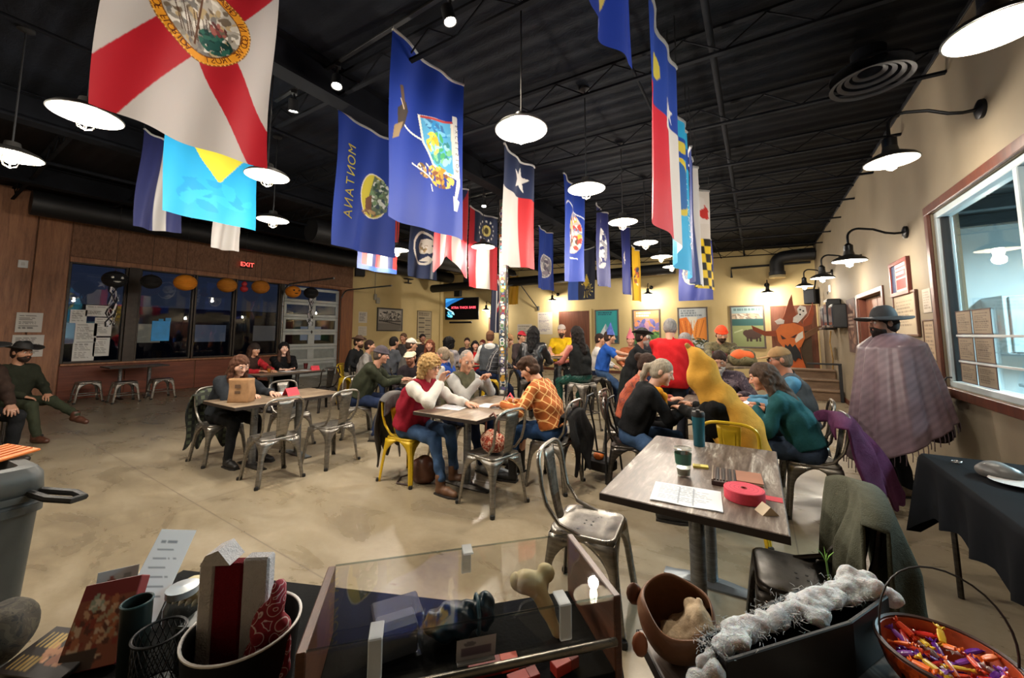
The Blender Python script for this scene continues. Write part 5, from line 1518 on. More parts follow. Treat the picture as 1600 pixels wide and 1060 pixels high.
def hairm(c):
    key = ('hair', c)
    if key not in _mc:
        n = NB('hair_' + c.strip('#'))
        k_ = lin(c)
        v_ = n.mapping((60, 60, 8))
        f = n.noise(1.6, 4, .6, v_)
        n.set(n.ramp(f, [(.3, tuple(x * .55 for x in k_)), (.7, tuple(min(1, x * 1.35) for x in k_))]), .75, Specular_IOR_Level=.2)
        n.bump(f, .6, .006)
        _mc[key] = n.m
    return _mc[key]
def head_mesh(h, male=True):
    f = Fld((-.12, -.13, -.2), (.12, .15, .15), h)
    f.ell((0, -.005, .025), (.076, .096, .098), .02)
    f.ell((0, .03, -.05), (.056 if male else .052, .066, .068), .035)
    f.cone((0, -.015, -.06), (0, -.03, -.2), .055 if male else .048, .058 if male else .05, .03)
    f.cone((-.036, .078, .03), (.036, .078, .03), .014, None, .02)
    f.ell((-.034, .098, .008), (.017, .016, .012), .014, True); f.ell((.034, .098, .008), (.017, .016, .012), .014, True)
    f.cone((0, .09, .012), (0, .112, -.026), .009, .0145, .012)
    f.ell((-.013, .1, -.028), (.009, .01, .008), .008); f.ell((.013, .1, -.028), (.009, .01, .008), .008)
    f.cone((-.018, .084, -.06), (.018, .084, -.06), .0085, None, .01)
    f.cone((-.02, .098, -.0595), (.02, .098, -.0595), .0035, None, .004, True)
    f.ell((0, .078, -.098), (.026, .022, .018), .02)
    f.ell((-.05, .052, -.02), (.026, .028, .03), .03); f.ell((.05, .052, -.02), (.026, .028, .03), .03)
    for sx in (-1, 1):
        f.ell((sx * .08, -.012, -.004), (.012, .02, .032), .01)
    return f.mesh()
def hand_mesh(h, sg, curl, spread=1.0):
    f = Fld((-.1, -.075, -.12), (.1, .21, .06), h)
    c_ = R(curl)
    f.cone((0, -.07, 0), (0, .0, 0), .025, .022, .01)
    for i, ln in enumerate((.070, .078, .071, .056)):
        x = sg * (.031 - .0205 * i)
        kx, ky = x * spread, .082 - .004 * abs(i - 1)
        f.cone((x * .55, .0, 0), (kx, ky, 0), .0145, .0115, .012)
        p = A(kx, ky, 0); th = c_ * .6
        for q, r0, r1 in ((.45, .0105, .0092), (.3, .0092, .0085), (.25, .0085, .0072)):
            e = p + A(x * .25 * spread * q, ln * q * math.cos(th), -ln * q * math.sin(th))
            f.cone(p, e, r0, r1, .004); p = e; th += c_
    f.cone((sg * .018, .012, -.004), (sg * .046, .048, -.012), .0155, .0125, .012)
    f.cone((sg * .046, .048, -.012), (sg * .054, .078, -.018 - .02 * min(1, curl / 50)), .0118, .0105, .005)
    f.cone((sg * .054, .078, -.018 - .02 * min(1, curl / 50)), (sg * .05, .102, -.022 - .032 * min(1, curl / 50)), .0105, .0085, .004)
    return f.mesh()
def hair_obj(style, m, h, par, M4):
    big = style in ('long', 'longfront', 'curly')
    f = Fld((-.2, -.24, -.42 if big or style == 'pony' else -.2), (.2, .14, .19), h)
    t_ = .0 if style != 'thin' else -.006
    if style == 'curly':
        f.ell((0, -.02, .03), (.118, .125, .112), .03)
        for sx in (-1, 1): f.cone((sx * .085, -.02, .02), (sx * .085, -.03, -.1), .052, .045, .04)
        f.cone((0, -.08, 0), (0, -.085, -.12), .07, .055, .04)
    else:
        f.ell((0, -.014, .032), (.085 + t_, .104 + t_, .1 + t_), .02)
        f.ell((0, -.04, -.03), (.08 + t_, .07 + t_, .07), .03)
    if style in ('long', 'longfront'):
        f.cone((0, -.06, .0), (0, -.12, -.3), .08, .07, .04)
        for sx in (-1, 1): f.cone((sx * .07, -.015, .01), (sx * .1, -.02 + (.08 if style == 'longfront' else 0), -.3), .04, .036, .04)
    if style == 'bun': f.ell((0, -.125, .05), (.052, .045, .05), .015)
    if style == 'pony': f.chain([A(0, -.1, .03), A(0, -.15, -.01), A(0, -.155, -.1), A(0, -.14, -.22)], [.03, .034, .03, .012], .02)
    if style == 'mop': f.ell((0, .04, .085), (.085, .075, .04), .03); f.ell((0, 0, .08), (.1, .1, .06), .03)
    f.ell((0, .12, -.045), (.068, .085, .088), .012, True)
    if style not in ('long', 'longfront'): f.ell((0, .05, -.16), (.075, .11, .1), .02, True)
    else: f.ell((0, .08, -.16), (.05, .1, .13), .02, True)
    a_, q_ = {'curly': (.016, 75), 'mop': (.006, 60), 'long': (.006, 70), 'longfront': (.006, 70)}.get(style, (.0025, 120))
    f.ruffle(lambda x, y, z: a_ * np.sin(q_ * x + 3 * np.sin(37 * z)) * np.sin(q_ * .9 * y + 2 * np.sin(29 * x)) * (np.sin(q_ * .8 * z + 3 * np.sin(31 * y)) if style == 'curly' else 1))
    o = f.obj('hair', m, par)
    if o: o.matrix_basis = M4
def brim_hat(m, par, M4, Rb=.17, curl=.05, crown=.12, droop=0., band=None, name='hat', tilt=0., asp=1.1):
    mb = MB()
    rows = []
    for k in range(36):
        a = 6.28318 * k / 36
        row = []
        for r_ in (.086, .1, .5, .8, 1.0):
            rr = r_ if r_ < .2 else .1 + (Rb - .1) * r_
            u = max(0, (rr - .09) / (Rb - .09))
            row.append((rr * math.cos(a), rr * asp * math.sin(a), .062 + curl * u * u * abs(math.cos(a)) ** 1.5 - droop * u * abs(math.sin(a))))
        rows.append(row)
    mb.grid(rows, True)
    o = mb.build(name, m, par, True, 60, solid=.011)
    o.matrix_basis = M4
    c = Fld((-.12, -.14, .02), (.12, .14, .28), .008)
    c.ell((0, -.003, .06), (.088, .106, crown), .0)
    c.cone((0, -.003, .05), (0, -.003, .06 + crown * .4), .088, .08, .03)
    c.ell((0, 0, .07 + crown), (.03, .09, .025), .02, True)
    c.plane((0, 0, -1), -.052)
    cr_ = c.obj('crown', m, o)
    if band:
        MB().lathe([(.0905, .062), (.0925, .07), (.0905, .09)], 30, sy=1.19, cap=False).build('hat_band', band, o)
def dome_hat(kind, m, par, M4, h=.009, extra=None):
    f = Fld((-.14, -.16, -.05), (.14, .24, .22), h)
    if kind == 'beanie':
        f.ell((0, -.012, .04), (.09, .109, .106), .0); f.plane((0, 0, -1), -.022)
        f.chain([A(.088 * math.cos(a), -.012 + .106 * math.sin(a), .038) for a in np.linspace(0, 6.283, 22)], [.013] * 22, .008)
        f.ruffle(lambda x, y, z: .0015 * np.sin(90 * np.arctan2(x, y + .012) / 3) + 0 * z)
    elif kind == 'cap':
        f.ell((0, -.01, .04), (.088, .108, .098), .0); f.plane((0, 0, -1), -.036)
        f.ell((0, .125, .047), (.07, .085, .009), .006); f.ell((0, -.01, .138), (.012, .012, .008), .004)
    elif kind == 'backcap':
        f.ell((0, -.01, .04), (.088, .108, .098), .0); f.plane((0, 0, -1), -.036); f.ell((0, -.14, .04), (.07, .07, .009), .006)
    elif kind == 'flat':
        f.ell((0, .005, .06), (.1, .125, .062), .0); f.plane((0, 0, -1), -.036); f.ell((0, .1, .05), (.09, .075, .018), .02)
    elif kind == 'hood':
        f.ell((0, -.02, .025), (.108, .122, .125), .0); f.cone((0, -.04, -.02), (0, -.05, -.2), .1, .11, .04); f.ell((0, .12, -.02), (.068, .1, .1), .015, True)
    o = f.obj('hat' if kind != 'hood' else 'hood', m, par)
    o.matrix_basis = M4
    return o

def person(label, loc, face, seat=None, h=1.72, lean=8, side=0, twist=0, head=(0, 5), hl=None, hr=None, fl=None, fr=None, ldir=None, rdir=None, lcurl=18, rcurl=22,
           top=None, sleeve='long', vest=None, pants=None, shoe=None, skin='#b98a6e', hair=('short', '#4a3526'), hat=None, beard=None, lod=1, b=1.0, hooded=False, robe=None,
           male=True, glasses=False, boot=0., legs=True, folds=.008, loose=.012, lpole=None, rpole=None, ltoe=None, rtoe=None, pen=None, eyes=True):
    rz = math.atan2(-face[0], face[1])
    t = thing('person', label, 'person', (loc[0], loc[1], 0), rz)
    cs, sn = math.cos(-rz), math.sin(-rz)
    def loc_(p): x, y = p[0] - loc[0], p[1] - loc[1]; return A(x * cs - y * sn, x * sn + y * cs, p[2])
    s = h / 1.72
    hz = seat + .1 if seat is not None else .93 * s
    ph = R(lean); sd = R(side)
    u1 = nrm(A(math.sin(sd), math.sin(ph * .75), math.cos(ph * .75))); u2 = nrm(A(math.sin(sd), math.sin(ph * 1.2), math.cos(ph * 1.2)))
    pel = A(0, 0, hz); mid = pel + .23 * s * u1; nk = mid + .28 * s * u2
    xd = A(math.cos(R(twist)), math.sin(R(twist)), 0)
    shl, shr = nk - .055 * s * u2 - xd * .172 * s * b ** .5, nk - .055 * s * u2 + xd * .172 * s * b ** .5
    Rh = (Matrix.Rotation(R(head[0]), 3, 'Z') @ Matrix.Rotation(-R(head[1]), 3, 'X'))
    hc = nk + .075 * s * u2 + np.array(Rh @ Vector((0, .022, .1))) * s
    M4 = Matrix.Translation(Vector(hc)) @ Rh.to_4x4() @ Matrix.Scale(s, 4)
    sit = seat is not None
    hlt = loc_(hl) if hl is not None else A(-.17, .36, seat + .22) if sit else A(-.25, .05, hz - .04)
    hrt = loc_(hr) if hr is not None else A(.17, .36, seat + .22) if sit else A(.25, .05, hz - .04)
    l1, l2 = .285 * s, .255 * s
    ell_, wl_ = ik(shl, hlt, l1, l2, A(*(lpole or (-.75, -.45, -.7))))
    elr, wr_ = ik(shr, hrt, l1, l2, A(*(rpole or (.75, -.45, -.7))))
    hpl, hpr = pel + A(-.085 * s, 0, -.01), pel + A(.085 * s, 0, -.01)
    flt = loc_(fl) if fl is not None else A(-.13, .42, 0) if sit else A(-.1, .02, 0)
    frt = loc_(fr) if fr is not None else A(.13, .42, 0) if sit else A(.1, -.02, 0)
    kl, al = ik(hpl, flt + A(0, 0, .085), .435 * s, .425 * s, A(-.08, 1, .5))
    kr, ar = ik(hpr, frt + A(0, 0, .085), .435 * s, .425 * s, A(.08, 1, .5))
    H = ((.011, .024, .0062, .0045, .012), (.016, .03, .0085, .0065, .016), (.024, .034, .012, .011, .022))[lod]
    pts = np.array([pel, mid, nk, shl, shr, ell_, elr, wl_, wr_])
    lo, hi = pts.min(0) - .26 * max(1, b), pts.max(0) + .26 * max(1, b)
    xb = xd * (.07 * s)
    def torso(f, e, k=.05):
        bb_ = b
        f.cone(pel - xb * .9, pel + xb * .9, .112 * s * bb_ + e, None, k)
        f.cone(mid - xb + A(0, .02 * (bb_ - 1) * 3, 0), mid + xb + A(0, .02 * (bb_ - 1) * 3, 0), .108 * s * bb_ + e, None, k)
        c_ = mid + .13 * s * u2
        f.cone(c_ - xb * 1.2, c_ + xb * 1.2, .106 * s * bb_ ** .7 + e, None, k)
        f.cone(shl * .82 + shr * .18, shr * .82 + shl * .18, .06 * s + e, None, k)
    def arms(f, e, cutw=.03, frac=1., k=.03):
        for sh, el, wr in ((shl, ell_, wl_), (shr, elr, wr_)):
            f.cone(sh, sh + (el - sh) * min(1, frac * 1.0), .05 * s * b ** .4 + e, .042 * s * b ** .3 + e, k)
            if frac >= 1:
                d = nrm(wr - el)
                f.cone(el, wr - d * cutw, .041 * s * b ** .3 + e, .031 * s + e, k)
    # --- skin: head, hands, limbs in one mesh
    Vs, Fs, off = [], [], 0
    def put(V, F):
        nonlocal off
        Vs.append(V); Fs.append(F + off); off += len(V)
    f = Fld(np.minimum(lo, np.array([al, ar, kl, kr]).min(0) - .2), np.maximum(hi, np.array([al, ar, kl, kr]).max(0) + .2), H[1])
    torso(f, -.016); arms(f, -.006 if sleeve == 'long' else 0., .0)
    f.cone(nk - .05 * u2, hc - A(0, 0, .03), .05 * s, .05 * s, .04)
    if legs:
        for hp, kn, an in ((hpl, kl, al), (hpr, kr, ar)):
            f.cone(hp, kn, .075 * s, .05 * s, .04); f.cone(kn, an, .05 * s, .035 * s, .03)
    if sleeve == 'long' and lod > 0: pass
    put(*f.mesh())
    V, F = head_mesh(H[2], male)
    V = (np.array(Rh) @ (V * s).T).T + hc
    put(V, F)
    for (wr, el, sg, dr, cu) in ((wl_, ell_, 1, ldir, lcurl), (wr_, elr, -1, rdir, rcurl)):
        d = nrm(A(*dr[0])) if dr is not None else nrm(nrm(wr - el) + A(0, 0, .05))
        up_ = A(*dr[1]) if dr is not None and len(dr) > 1 else A(0, 0, 1.)
        if dr is not None:
            # directions are given in world axes
            d = A(d[0] * cs - d[1] * sn, d[0] * sn + d[1] * cs, d[2]); up_ = A(up_[0] * cs - up_[1] * sn, up_[0] * sn + up_[1] * cs, up_[2])
        if abs(d @ nrm(up_)) > .9: up_ = A(0, 1, 0)
        z_ = nrm(up_ - (up_ @ d) * d); x_ = np.cross(d, z_)
        V, F = hand_mesh(H[3], sg, cu)
        V = V * s @ np.stack([x_, d, z_]) + wr
        put(V, F)
    raw('body', np.concatenate(Vs), np.concatenate(Fs), skinm(skin), t)
    # --- clothes
    fo = folds
    wr_fn = lambda x, y, z: fo * (np.sin(34 * z + 13 * x + 2.4 * np.sin(15 * y + 9 * x)) * .6 + np.sin(52 * y - 21 * z + 3 * np.sin(19 * x)) * .5)
    f = Fld(lo, hi, H[0])
    torso(f, loose)
    for q in (-1, 1): f.cone(pel + xb * .8 * q + .02 * u1, mid + xb * .9 * q, .112 * s * b + loose, None, .05)
    if not sit: f.cone(pel - xb * .9 - A(0, 0, .06), pel + xb * .9 - A(0, 0, .06), .108 * s * b + loose, None, .05)
    lowcut = float((pel + (0 if sit else -.13) * u1) @ u1) + (.015 if sit else 0)
    if sleeve != 'none': arms(f, .006 + loose * .8, .025, 1. if sleeve == 'long' else .62)
    if hooded: f.ell(nk - .02 * u2 - A(0, .075, 0), (.115 * s, .075 * s, .075 * s), .04)
    else: f.cone(nk - .03 * u2, nk + .012 * u2 - A(0, .006, 0), .066 * s, .062 * s, .03)
    f.ruffle(wr_fn)
    f.cone(nk + .02 * u2, nk + .2 * u2, .054 * s, .06 * s, .01, True)
    D0 = f.D.copy(); f.plane(tuple(-u1), -lowcut)
    if sleeve == 'long':
        g2 = Fld(lo, hi, H[0]); arms(g2, .006 + loose * .8, .025); f.D = np.minimum(f.D, np.maximum(D0, g2.D - .006))
    f.obj('top', top or cloth('#333333'), t)
    if vest is not None:
        f = Fld(lo, hi, H[0]); torso(f, loose + .017)
        for q in (-1, 1): f.cone(pel + xb * .8 * q + .02 * u1, mid + xb * .9 * q, .112 * s * b + loose + .017, None, .05)
        f.cone(nk - .03 * u2, nk + .02 * u2 - A(0, .006, 0), .075 * s, .07 * s, .03); f.ruffle(wr_fn)
        f.cone(nk + .02 * u2, nk + .2 * u2, .062 * s, .068 * s, .01, True)
        fr_ = mid + .15 * u2 + A(0, .17, .04)
        f.cone(fr_, nk + A(0, .16, .02), .03, .06, .02, True)
        for sh, el in ((shl, ell_), (shr, elr)): f.cone(sh + (el - sh) * .1, el, .076 * s, .076 * s, .01, True)
        f.plane(tuple(-u1), -lowcut + .02)
        f.obj('vest', vest, t)
    if legs:
        lp = np.array([pel, kl, kr, al, ar])
        f = Fld(lp.min(0) - .2, lp.max(0) + .2, H[4])
        f.cone(pel - xb * .9 - A(0, 0, .02), pel + xb * .9 - A(0, 0, .02), .112 * s * b - .004, None, .05)
        for hp, kn, an in ((hpl, kl, al), (hpr, kr, ar)):
            f.cone(hp, kn, .088 * s * b ** .4, .064 * s, .05); f.cone(kn, an + A(0, 0, .02 + boot), .062 * s, .048 * s, .03)
        f.ruffle(lambda x, y, z: .7 * wr_fn(x, y, z))
        f.obj('trousers', pants or cloth('#2a3550'), t)
        for sg, an, kn, toe in ((-1, al, kl, ltoe), (1, ar, kr, rtoe)):
            f = Fld((-.07, -.11, -.01), (.07, .22, .14 + boot), max(.008, H[2]))
            f.cone((0, -.04, .04), (0, .06, .042), .041, .043, .02).cone((0, .06, .042), (0, .15, .03), .043, .034, .02).cone((0, -.025, .06), (0, -.03, .11 + boot), .046, .05, .02)
            f.plane((0, 0, -1), 0.)
            o = f.obj('shoe', shoe or mat('#2a2420', .5), t)
            if toe is not None:
                d = A(*toe); d = A(d[0] * cs - d[1] * sn, d[0] * sn + d[1] * cs, d[2])
            else: d = A(sg * .12, 1, 0)
            d = nrm(d); upv = nrm(A(0, 0, 1.) - d[2] * d); xx = np.cross(d, upv)
            Mo = Matrix(((xx[0], d[0], upv[0]), (xx[1], d[1], upv[1]), (xx[2], d[2], upv[2])))
            p0 = Vector(an) - Mo @ Vector((0, -.02, .085))
            o.matrix_basis = Matrix.Translation(p0) @ Mo.to_4x4() @ Matrix.Scale(s, 4)
            if lod == 0:
                sp_ = MB().prism([(x * .05, y * .13 + .052) for x, y in ((.8, -1), (.95, -.3), (1, .5), (.6, 1), (-.6, 1), (-1, .5), (-.95, -.3), (-.8, -1))], -.002, .018)
                sp_.build('sole', mat('#1d1a18', .7), o, False)
    if robe is not None:
        m_, zb, rb = robe
        f = Fld((-rb - .3, -rb - .3, zb - .05), (rb + .3, rb + .5, hz + .25), H[0])
        f.cone(pel + .1 * u1 - xb * .6, pel + .1 * u1 + xb * .6, .14 * s * b, None, .05)
        if sit: f.cone(pel, (kl + kr) / 2, .16, .14, .06); f.cone((kl + kr) / 2 - A(.06, 0, 0), A(-.06, (kl + kr)[1] / 2, zb), .14, rb, .05); f.cone((kl + kr) / 2 + A(.06, 0, 0), A(.06, (kl + kr)[1] / 2, zb), .14, rb, .05)
        else: f.cone(pel - A(.04, 0, 0), A(-.07, 0, zb + rb * .3), .15, rb, .06); f.cone(pel + A(.04, 0, 0), A(.07, 0, zb + rb * .3), .15, rb, .06)
        f.plane((0, 0, -1), -zb)
        f.ruffle(lambda x, y, z: .01 * np.sin(9 * np.arctan2(x, y)) + 0 * z)
        f.obj('coat_skirt', m_, t)
    # --- head gear
    if hair and not (hat and hat[0] == 'hood' and hair[0] not in ('long', 'longfront')): hair_obj(hair[0], hairm(hair[1]), max(.007, H[2] * 1.1), t, M4)
    if beard:
        f = Fld((-.11, -.05, -.2), (.11, .16, .06), max(.007, H[2]))
        bl = beard[1] if len(beard) > 1 else 0.
        f.ell((0, .04, -.07), (.064, .066, .06), .0); f.cone((0, .075, -.09), (0, .08, -.11 - bl), .035, .022, .03)
        f.cone((-.024, .098, -.043), (.024, .098, -.043), .011, None, .01)
        f.ell((0, .105, -.0605), (.022, .03, .008), .006, True); f.ell((0, .08, .0), (.062, .07, .042), .01, True); f.plane((0, -1, 0), .02)
        f.ruffle(lambda x, y, z: .003 * np.sin(110 * x) * np.sin(90 * z + 40 * y))
        o = f.obj('beard', hairm(beard[0]), t)
        if o: o.matrix_basis = M4
    if lod < 2 and eyes:
        for sx in (-1, 1):
            mb = MB()
            mb.ball((sx * .033, .082, .01), .0125, 12); mb.m = 1
            mb.ball((sx * .033, .0915, .0085), (.006, .0045, .006), 10)
            o = mb.build('eye', [mat('#d8cfc6', .3), mat('#22150f', .2)], t); o.matrix_basis = M4
            o = MB().tube([(sx * .018, .093, .03), (sx * .034, .093, .034), (sx * .05, .083, .028)], [.003, .004, .002], 6).build('eyebrow', hairm(hair[1] if hair else '#3a2a20'), t); o.matrix_basis = M4
        o = MB().tube([(-.022, .087, -.0605), (-.01, .094, -.0585), (0, .095, -.06), (.01, .094, -.0585), (.022, .087, -.0605)], [.002, .0045, .0045, .0045, .002], 6).build('lips', mat('#8f4a42', .45), t); o.matrix_basis = M4
    if glasses:
        mb = MB()
        for sx in (-1, 1):
            mb.tube([(sx * .034 + .024 * math.cos(a), .104, .008 + .019 * math.sin(a)) for a in np.linspace(0, 6.283, 16, False)], .0022, 5, True)
            mb.tube([(sx * .058, .102, .012), (sx * .078, .05, .014), (sx * .08, -.01, .01)], .002, 5)
        mb.tube([(-.011, .106, .012), (.011, .106, .012)], .0022, 5)
        o = mb.build('glasses', mat('#2a2422', .3), t); o.matrix_basis = M4
    if hat:
        kd, m_ = hat[0], hat[1]
        kw = hat[2] if len(hat) > 2 else {}
        if kd == 'brim': brim_hat(m_, t, M4, **kw)
        elif kd == 'cone':
            o = MB().lathe([(.1, .05), (.088, .08), (.055, .16), (.022, .24), (.004, .3)], 20).build('hat', m_, t); o.matrix_basis = M4
        else: dome_hat(kd, m_, t, M4, max(.008, H[2]))
    if pen:
        d = nrm(A(.2, -.3, 1)); p0 = (wr_ if pen == 'r' else wl_) + A(0, .075, -.02)
        Mw = Matrix.Translation((loc[0], loc[1], 0)) @ Matrix.Rotation(rz, 4, 'Z')
        pt = thing('pen', 'pen held by the ' + label.split(' writing')[0], 'pen', tuple(Mw @ Vector(p0 - d * .05)))
        dw = Mw.to_3x3() @ Vector(d)
        MB().tube([(0, 0, 0), tuple(dw * .012)], [.001, .0045], 8).build('tip', mat('#b8b8b8', .3, .8), pt)
        MB().tube([tuple(dw * .012), tuple(dw * .14)], .0045, 8).build('barrel', mat('#1c1c22', .4), pt)
    return t, dict(hc=hc, nk=nk, M4=M4, wl=wl_, wr=wr_, pel=pel, mid=mid, u2=u2)

# ---- fabrics seen in the room
DENIM, NVY = cloth('#3a5274', .25), cloth('#1f2a44')
BLK, GRY, WHTc = cloth('#17181a', .3), cloth('#6d6f72'), cloth('#c2bdb6')
M_oplaid = gridm('orange_check_shirt', '#a8581c', '#e0b070', 14, .13, None, (R(20), R(45), R(20)))
M_flan = gridm('dark_flannel', '#23242a', '#9a9590', 13, .14, '#55565c', (0, 0, 0))
M_camo = camom('woodland_camo', ['#3a3a26', '#5a5238', '#6f6848', '#2a2a1c'], 9)
M_pcamo = camom('dark_purple_camo', ['#221c26', '#4a3c46', '#372c38', '#6a5a60', '#1a1620'], 9)
M_tie = tiedye('red_tie_dye', ['#4a1f1c', '#8a3a28', '#a8502e', '#6a2a30', '#b87a4a'], 7)
M_leather = mat('#1b1b1c', .3, 0, .3, 14, .4, 40)
M_bootb = mat('#5a3a22', .55, 0, .25, 20)
M_scale = gridm('green_scale_leggings', '#17433c', '#0d2622', 34, .3, '#1f5a4c', (R(30), R(40), 0), (0, 2), .35)
T_, J_ = {}, {}
def P(key, *a, **k):
    T_[key], J_[key] = person(*a, **k)

# ---- middle table
P('A', 'woman with curly blonde hair in a red vest over white sleeves, gesturing', (-3.19, 3.0), (1, .12), .45, 1.7, 20, head=(-8, 12), hr=(-2.78, 3.0, 1.03), hl=(-2.62, 3.24, .80), rdir=((.35, .15, .9), (-1, 0, .3)), ldir=((1, .05, -.05),), rcurl=26, lcurl=14,
  top=cloth('#d0cbc2', .08), vest=cloth('#86182a'), pants=DENIM, shoe=M_bootb, skin='#c8977c', hair=('curly', '#a98858'), lod=0, male=False, glasses=True, fr=(-2.62, 2.86, 0), fl=(-2.72, 3.16, 0), boot=.05, hooded=True, b=1.08)
P('B', 'smiling bald man in an olive vest with clasped hands', (-3.2, 3.72), (1, -.12), .45, 1.74, 17, head=(-22, 18), hl=(-2.78, 3.80, .98), hr=(-2.78, 3.66, .98), ldir=((.45, -.5, .75), (-.6, .3, .4)), rdir=((.45, .5, .75), (-.6, -.3, .4)), lcurl=48, rcurl=48,
  top=cloth('#a9a7a3', .1), vest=cloth('#5a5844'), pants=NVY, shoe=mat('#8d8d88', .5), skin='#c08d70', hair=('thin', '#9a9088'), lod=0, fl=(-2.68, 3.9, 0), fr=(-2.66, 3.55, 0))
P('C', 'woman with short brown hair in an orange checked shirt writing', (-1.82, 3.68), (-1, -.06), .45, 1.68, 21, head=(8, 32), hr=(-2.28, 3.52, .80), hl=(-2.26, 3.36, .80), ldir=((-1, -.1, -.1),), rdir=((-1, -.3, -.12),), lcurl=20, rcurl=40,
  top=M_oplaid, pants=cloth('#2d4a74', .2), shoe=mat('#151414', .5), skin='#c49478', hair=('mop', '#3d2a1e'), lod=0, male=False, fl=(-2.22, 3.5, 0), fr=(-2.3, 3.8, 0), boot=.14, pen='r')
# ---- left tables
P('D', 'woman with long brown hair in dark clothes beside the paper bag, writing', (-5.62, 2.18), (1, .2), .45, 1.66, 22, head=(-6, 26), hl=(-5.12, 2.5, .80), hr=(-5.14, 2.28, .80), ldir=((1, .2, -.1),), rdir=((1, .2, -.12),), rcurl=40,
  top=cloth('#23272c'), pants=BLK, shoe=mat('#1a1817', .5), skin='#c39a84', hair=('longfront', '#4a2e20'), lod=0, male=False, fl=(-5.15, 2.42, 0), fr=(-5.2, 2.1, 0), pen='l')
P('E', 'woman in a black hood with long hair and folded hands', (-8.75, 4.45), (1, -.3), .45, 1.68, 10, head=(0, 0), hl=(-8.22, 4.38, .80), hr=(-8.24, 4.22, .80), ldir=((.3, -1, -.05),), rdir=((.3, 1, -.05),),
  top=cloth('#121214', .3), pants=BLK, skin='#cfa590', hair=('longfront', '#3f2a20'), hat=('hood', cloth('#121214', .3)), lod=1, male=False, b=1.15)
P('F', 'person in a dark knit cap and red jacket seen from behind', (-8.75, 3.75), (.95, .35), .45, 1.7, 14, head=(0, 8), hl=(-8.22, 4.0, .80), hr=(-8.2, 3.75, .80), top=cloth('#a3262c'), vest=cloth('#33241f'), pants=BLK, hair=('long', '#3a261c'), hat=('beanie', cloth('#2a2320')), lod=1)
P('G', 'man in a black hat and dark green clothes with one leg crossed', (-9.16, .9), (.85, .53), .45, 1.78, 4, head=(2, 6), hl=(-8.9, 1.2, .64), hr=(-8.95, 1.0, .62), fr=(-8.62, 1.1, 0), fl=(-8.52, 1.44, .24), ltoe=(.85, .53, -.2), rtoe=(.85, .4, 0),
  top=cloth('#25281e'), pants=cloth('#33382a'), shoe=mat('#4a2c20', .4), skin='#a87a60', hair=('short', '#2a1d16'), beard=('#2a1c14', .0), hat=('brim', mat('#131313', .7), dict(Rb=.19, curl=.04, crown=.1)), lod=1)
P('H', 'person in a dark brown jacket and black hat at the left edge', (-7.9, .45), (.85, .53), .5, 1.84, 6, head=(0, 5), hl=(-7.55, .75, .66), hr=(-7.6, .55, .66), top=cloth('#2b1f19', .3), pants=BLK, shoe=mat('#2a211c', .5), skin='#8f6a55', hair=('short', '#201712'), hat=('brim', mat('#121212', .7), dict(Rb=.2, curl=.03, crown=.11)), lod=1, b=1.25)
for k_, (x, y, z_) in (('G', (-9.16, .9, .45)), ('H', (-7.9, .45, .5))):
    metal_chair('dark metal chair under the ' + ('man in the black hat with crossed legs' if k_ == 'G' else 'brown-jacketed person at the left edge'), (x, y, 0), math.atan2(-.85, .53), M_dk, seat_h=z_)
P('I', 'man in a grey cap and dark green hooded jacket seen from behind', (-5.2, 3.82), (.8, .62), .46, 1.78, 25, head=(5, 14), hl=(-4.92, 4.42, .80), hr=(-4.75, 4.22, .80), top=cloth('#2c2f22'), pants=NVY, shoe=mat('#5a564e', .6), skin='#b08068', hair=('short', '#4a4038'), hat=('beanie', cloth('#4a444a')), lod=0, hooded=True, b=1.25, fl=(-5.0, 4.1, 0), fr=(-4.7, 3.7, 0))
# ---- far left crowd, each on a simple metal chair
def crowd(key, label, hx, hy, hz_, face, lean=10, stool=True, sm=None, slabel=None, **k):
    """place so that the head comes at (hx,hy) and height hz_"""
    hgt = k.pop('h', 1.72); s_ = hgt / 1.72
    fn = nrm(A(face[0], face[1], 0))
    fw_ = (.23 * math.sin(R(lean * .75)) + .355 * math.sin(R(lean * 1.2)) + .02) * s_
    up_ = (.23 * math.cos(R(lean * .75)) + .355 * math.cos(R(lean * 1.2)) + .1) * s_
    seat = hz_ - up_ - .1
    x, y = hx - fn[0] * fw_, hy - fn[1] * fw_
    stand = k.pop('stand', False)
    P(key, label, (x, y), face, None if stand else seat, hgt, lean, lod=k.pop('lod', 2), **k)
    if stool and not stand:
        metal_chair(slabel or 'metal %s of the %s' % ('stool' if seat > .62 else 'chair', ' '.join(label.split()[:12])), (x, y, 0), math.atan2(-face[0], face[1]), sm or M_dk, 'seats of the far crowd', seat, False if seat > .6 else True, .9 if seat > .6 else 1., .21)
crowd('J', 'man in a black jacket and brown hat by the cedar column', -7.54, 5.46, 1.34, (.9, .4), 12, top=BLK, pants=cloth('#8a8272'), skin='#b08468', hair=('short', '#2a1d16'), beard=('#3a261a',), hat=('brim', mat('#4a3526', .8), dict(Rb=.15, curl=.05, crown=.09)), sm=M_yelm)
crowd('K', 'person with dark hair in a patterned grey sweater by the cedar column', -7.0, 5.34, 1.27, (.7, .7), 10, top=cloth('#8a8682', .35), hair=('short', '#2a1c17'))
crowd('L', 'person with black hair in a slate grey top seen from behind', -6.71, 5.75, 1.34, (.1, 1), 8, top=cloth('#4a4d52'), hair=('short', '#16120f'))
crowd('M', 'far person with brown hair beneath the framed street photograph', -7.92, 7.11, 1.42, (.3, -1), 5, top=cloth('#3a3634'), hair=('short', '#4a3424'), skin='#9a6a50')
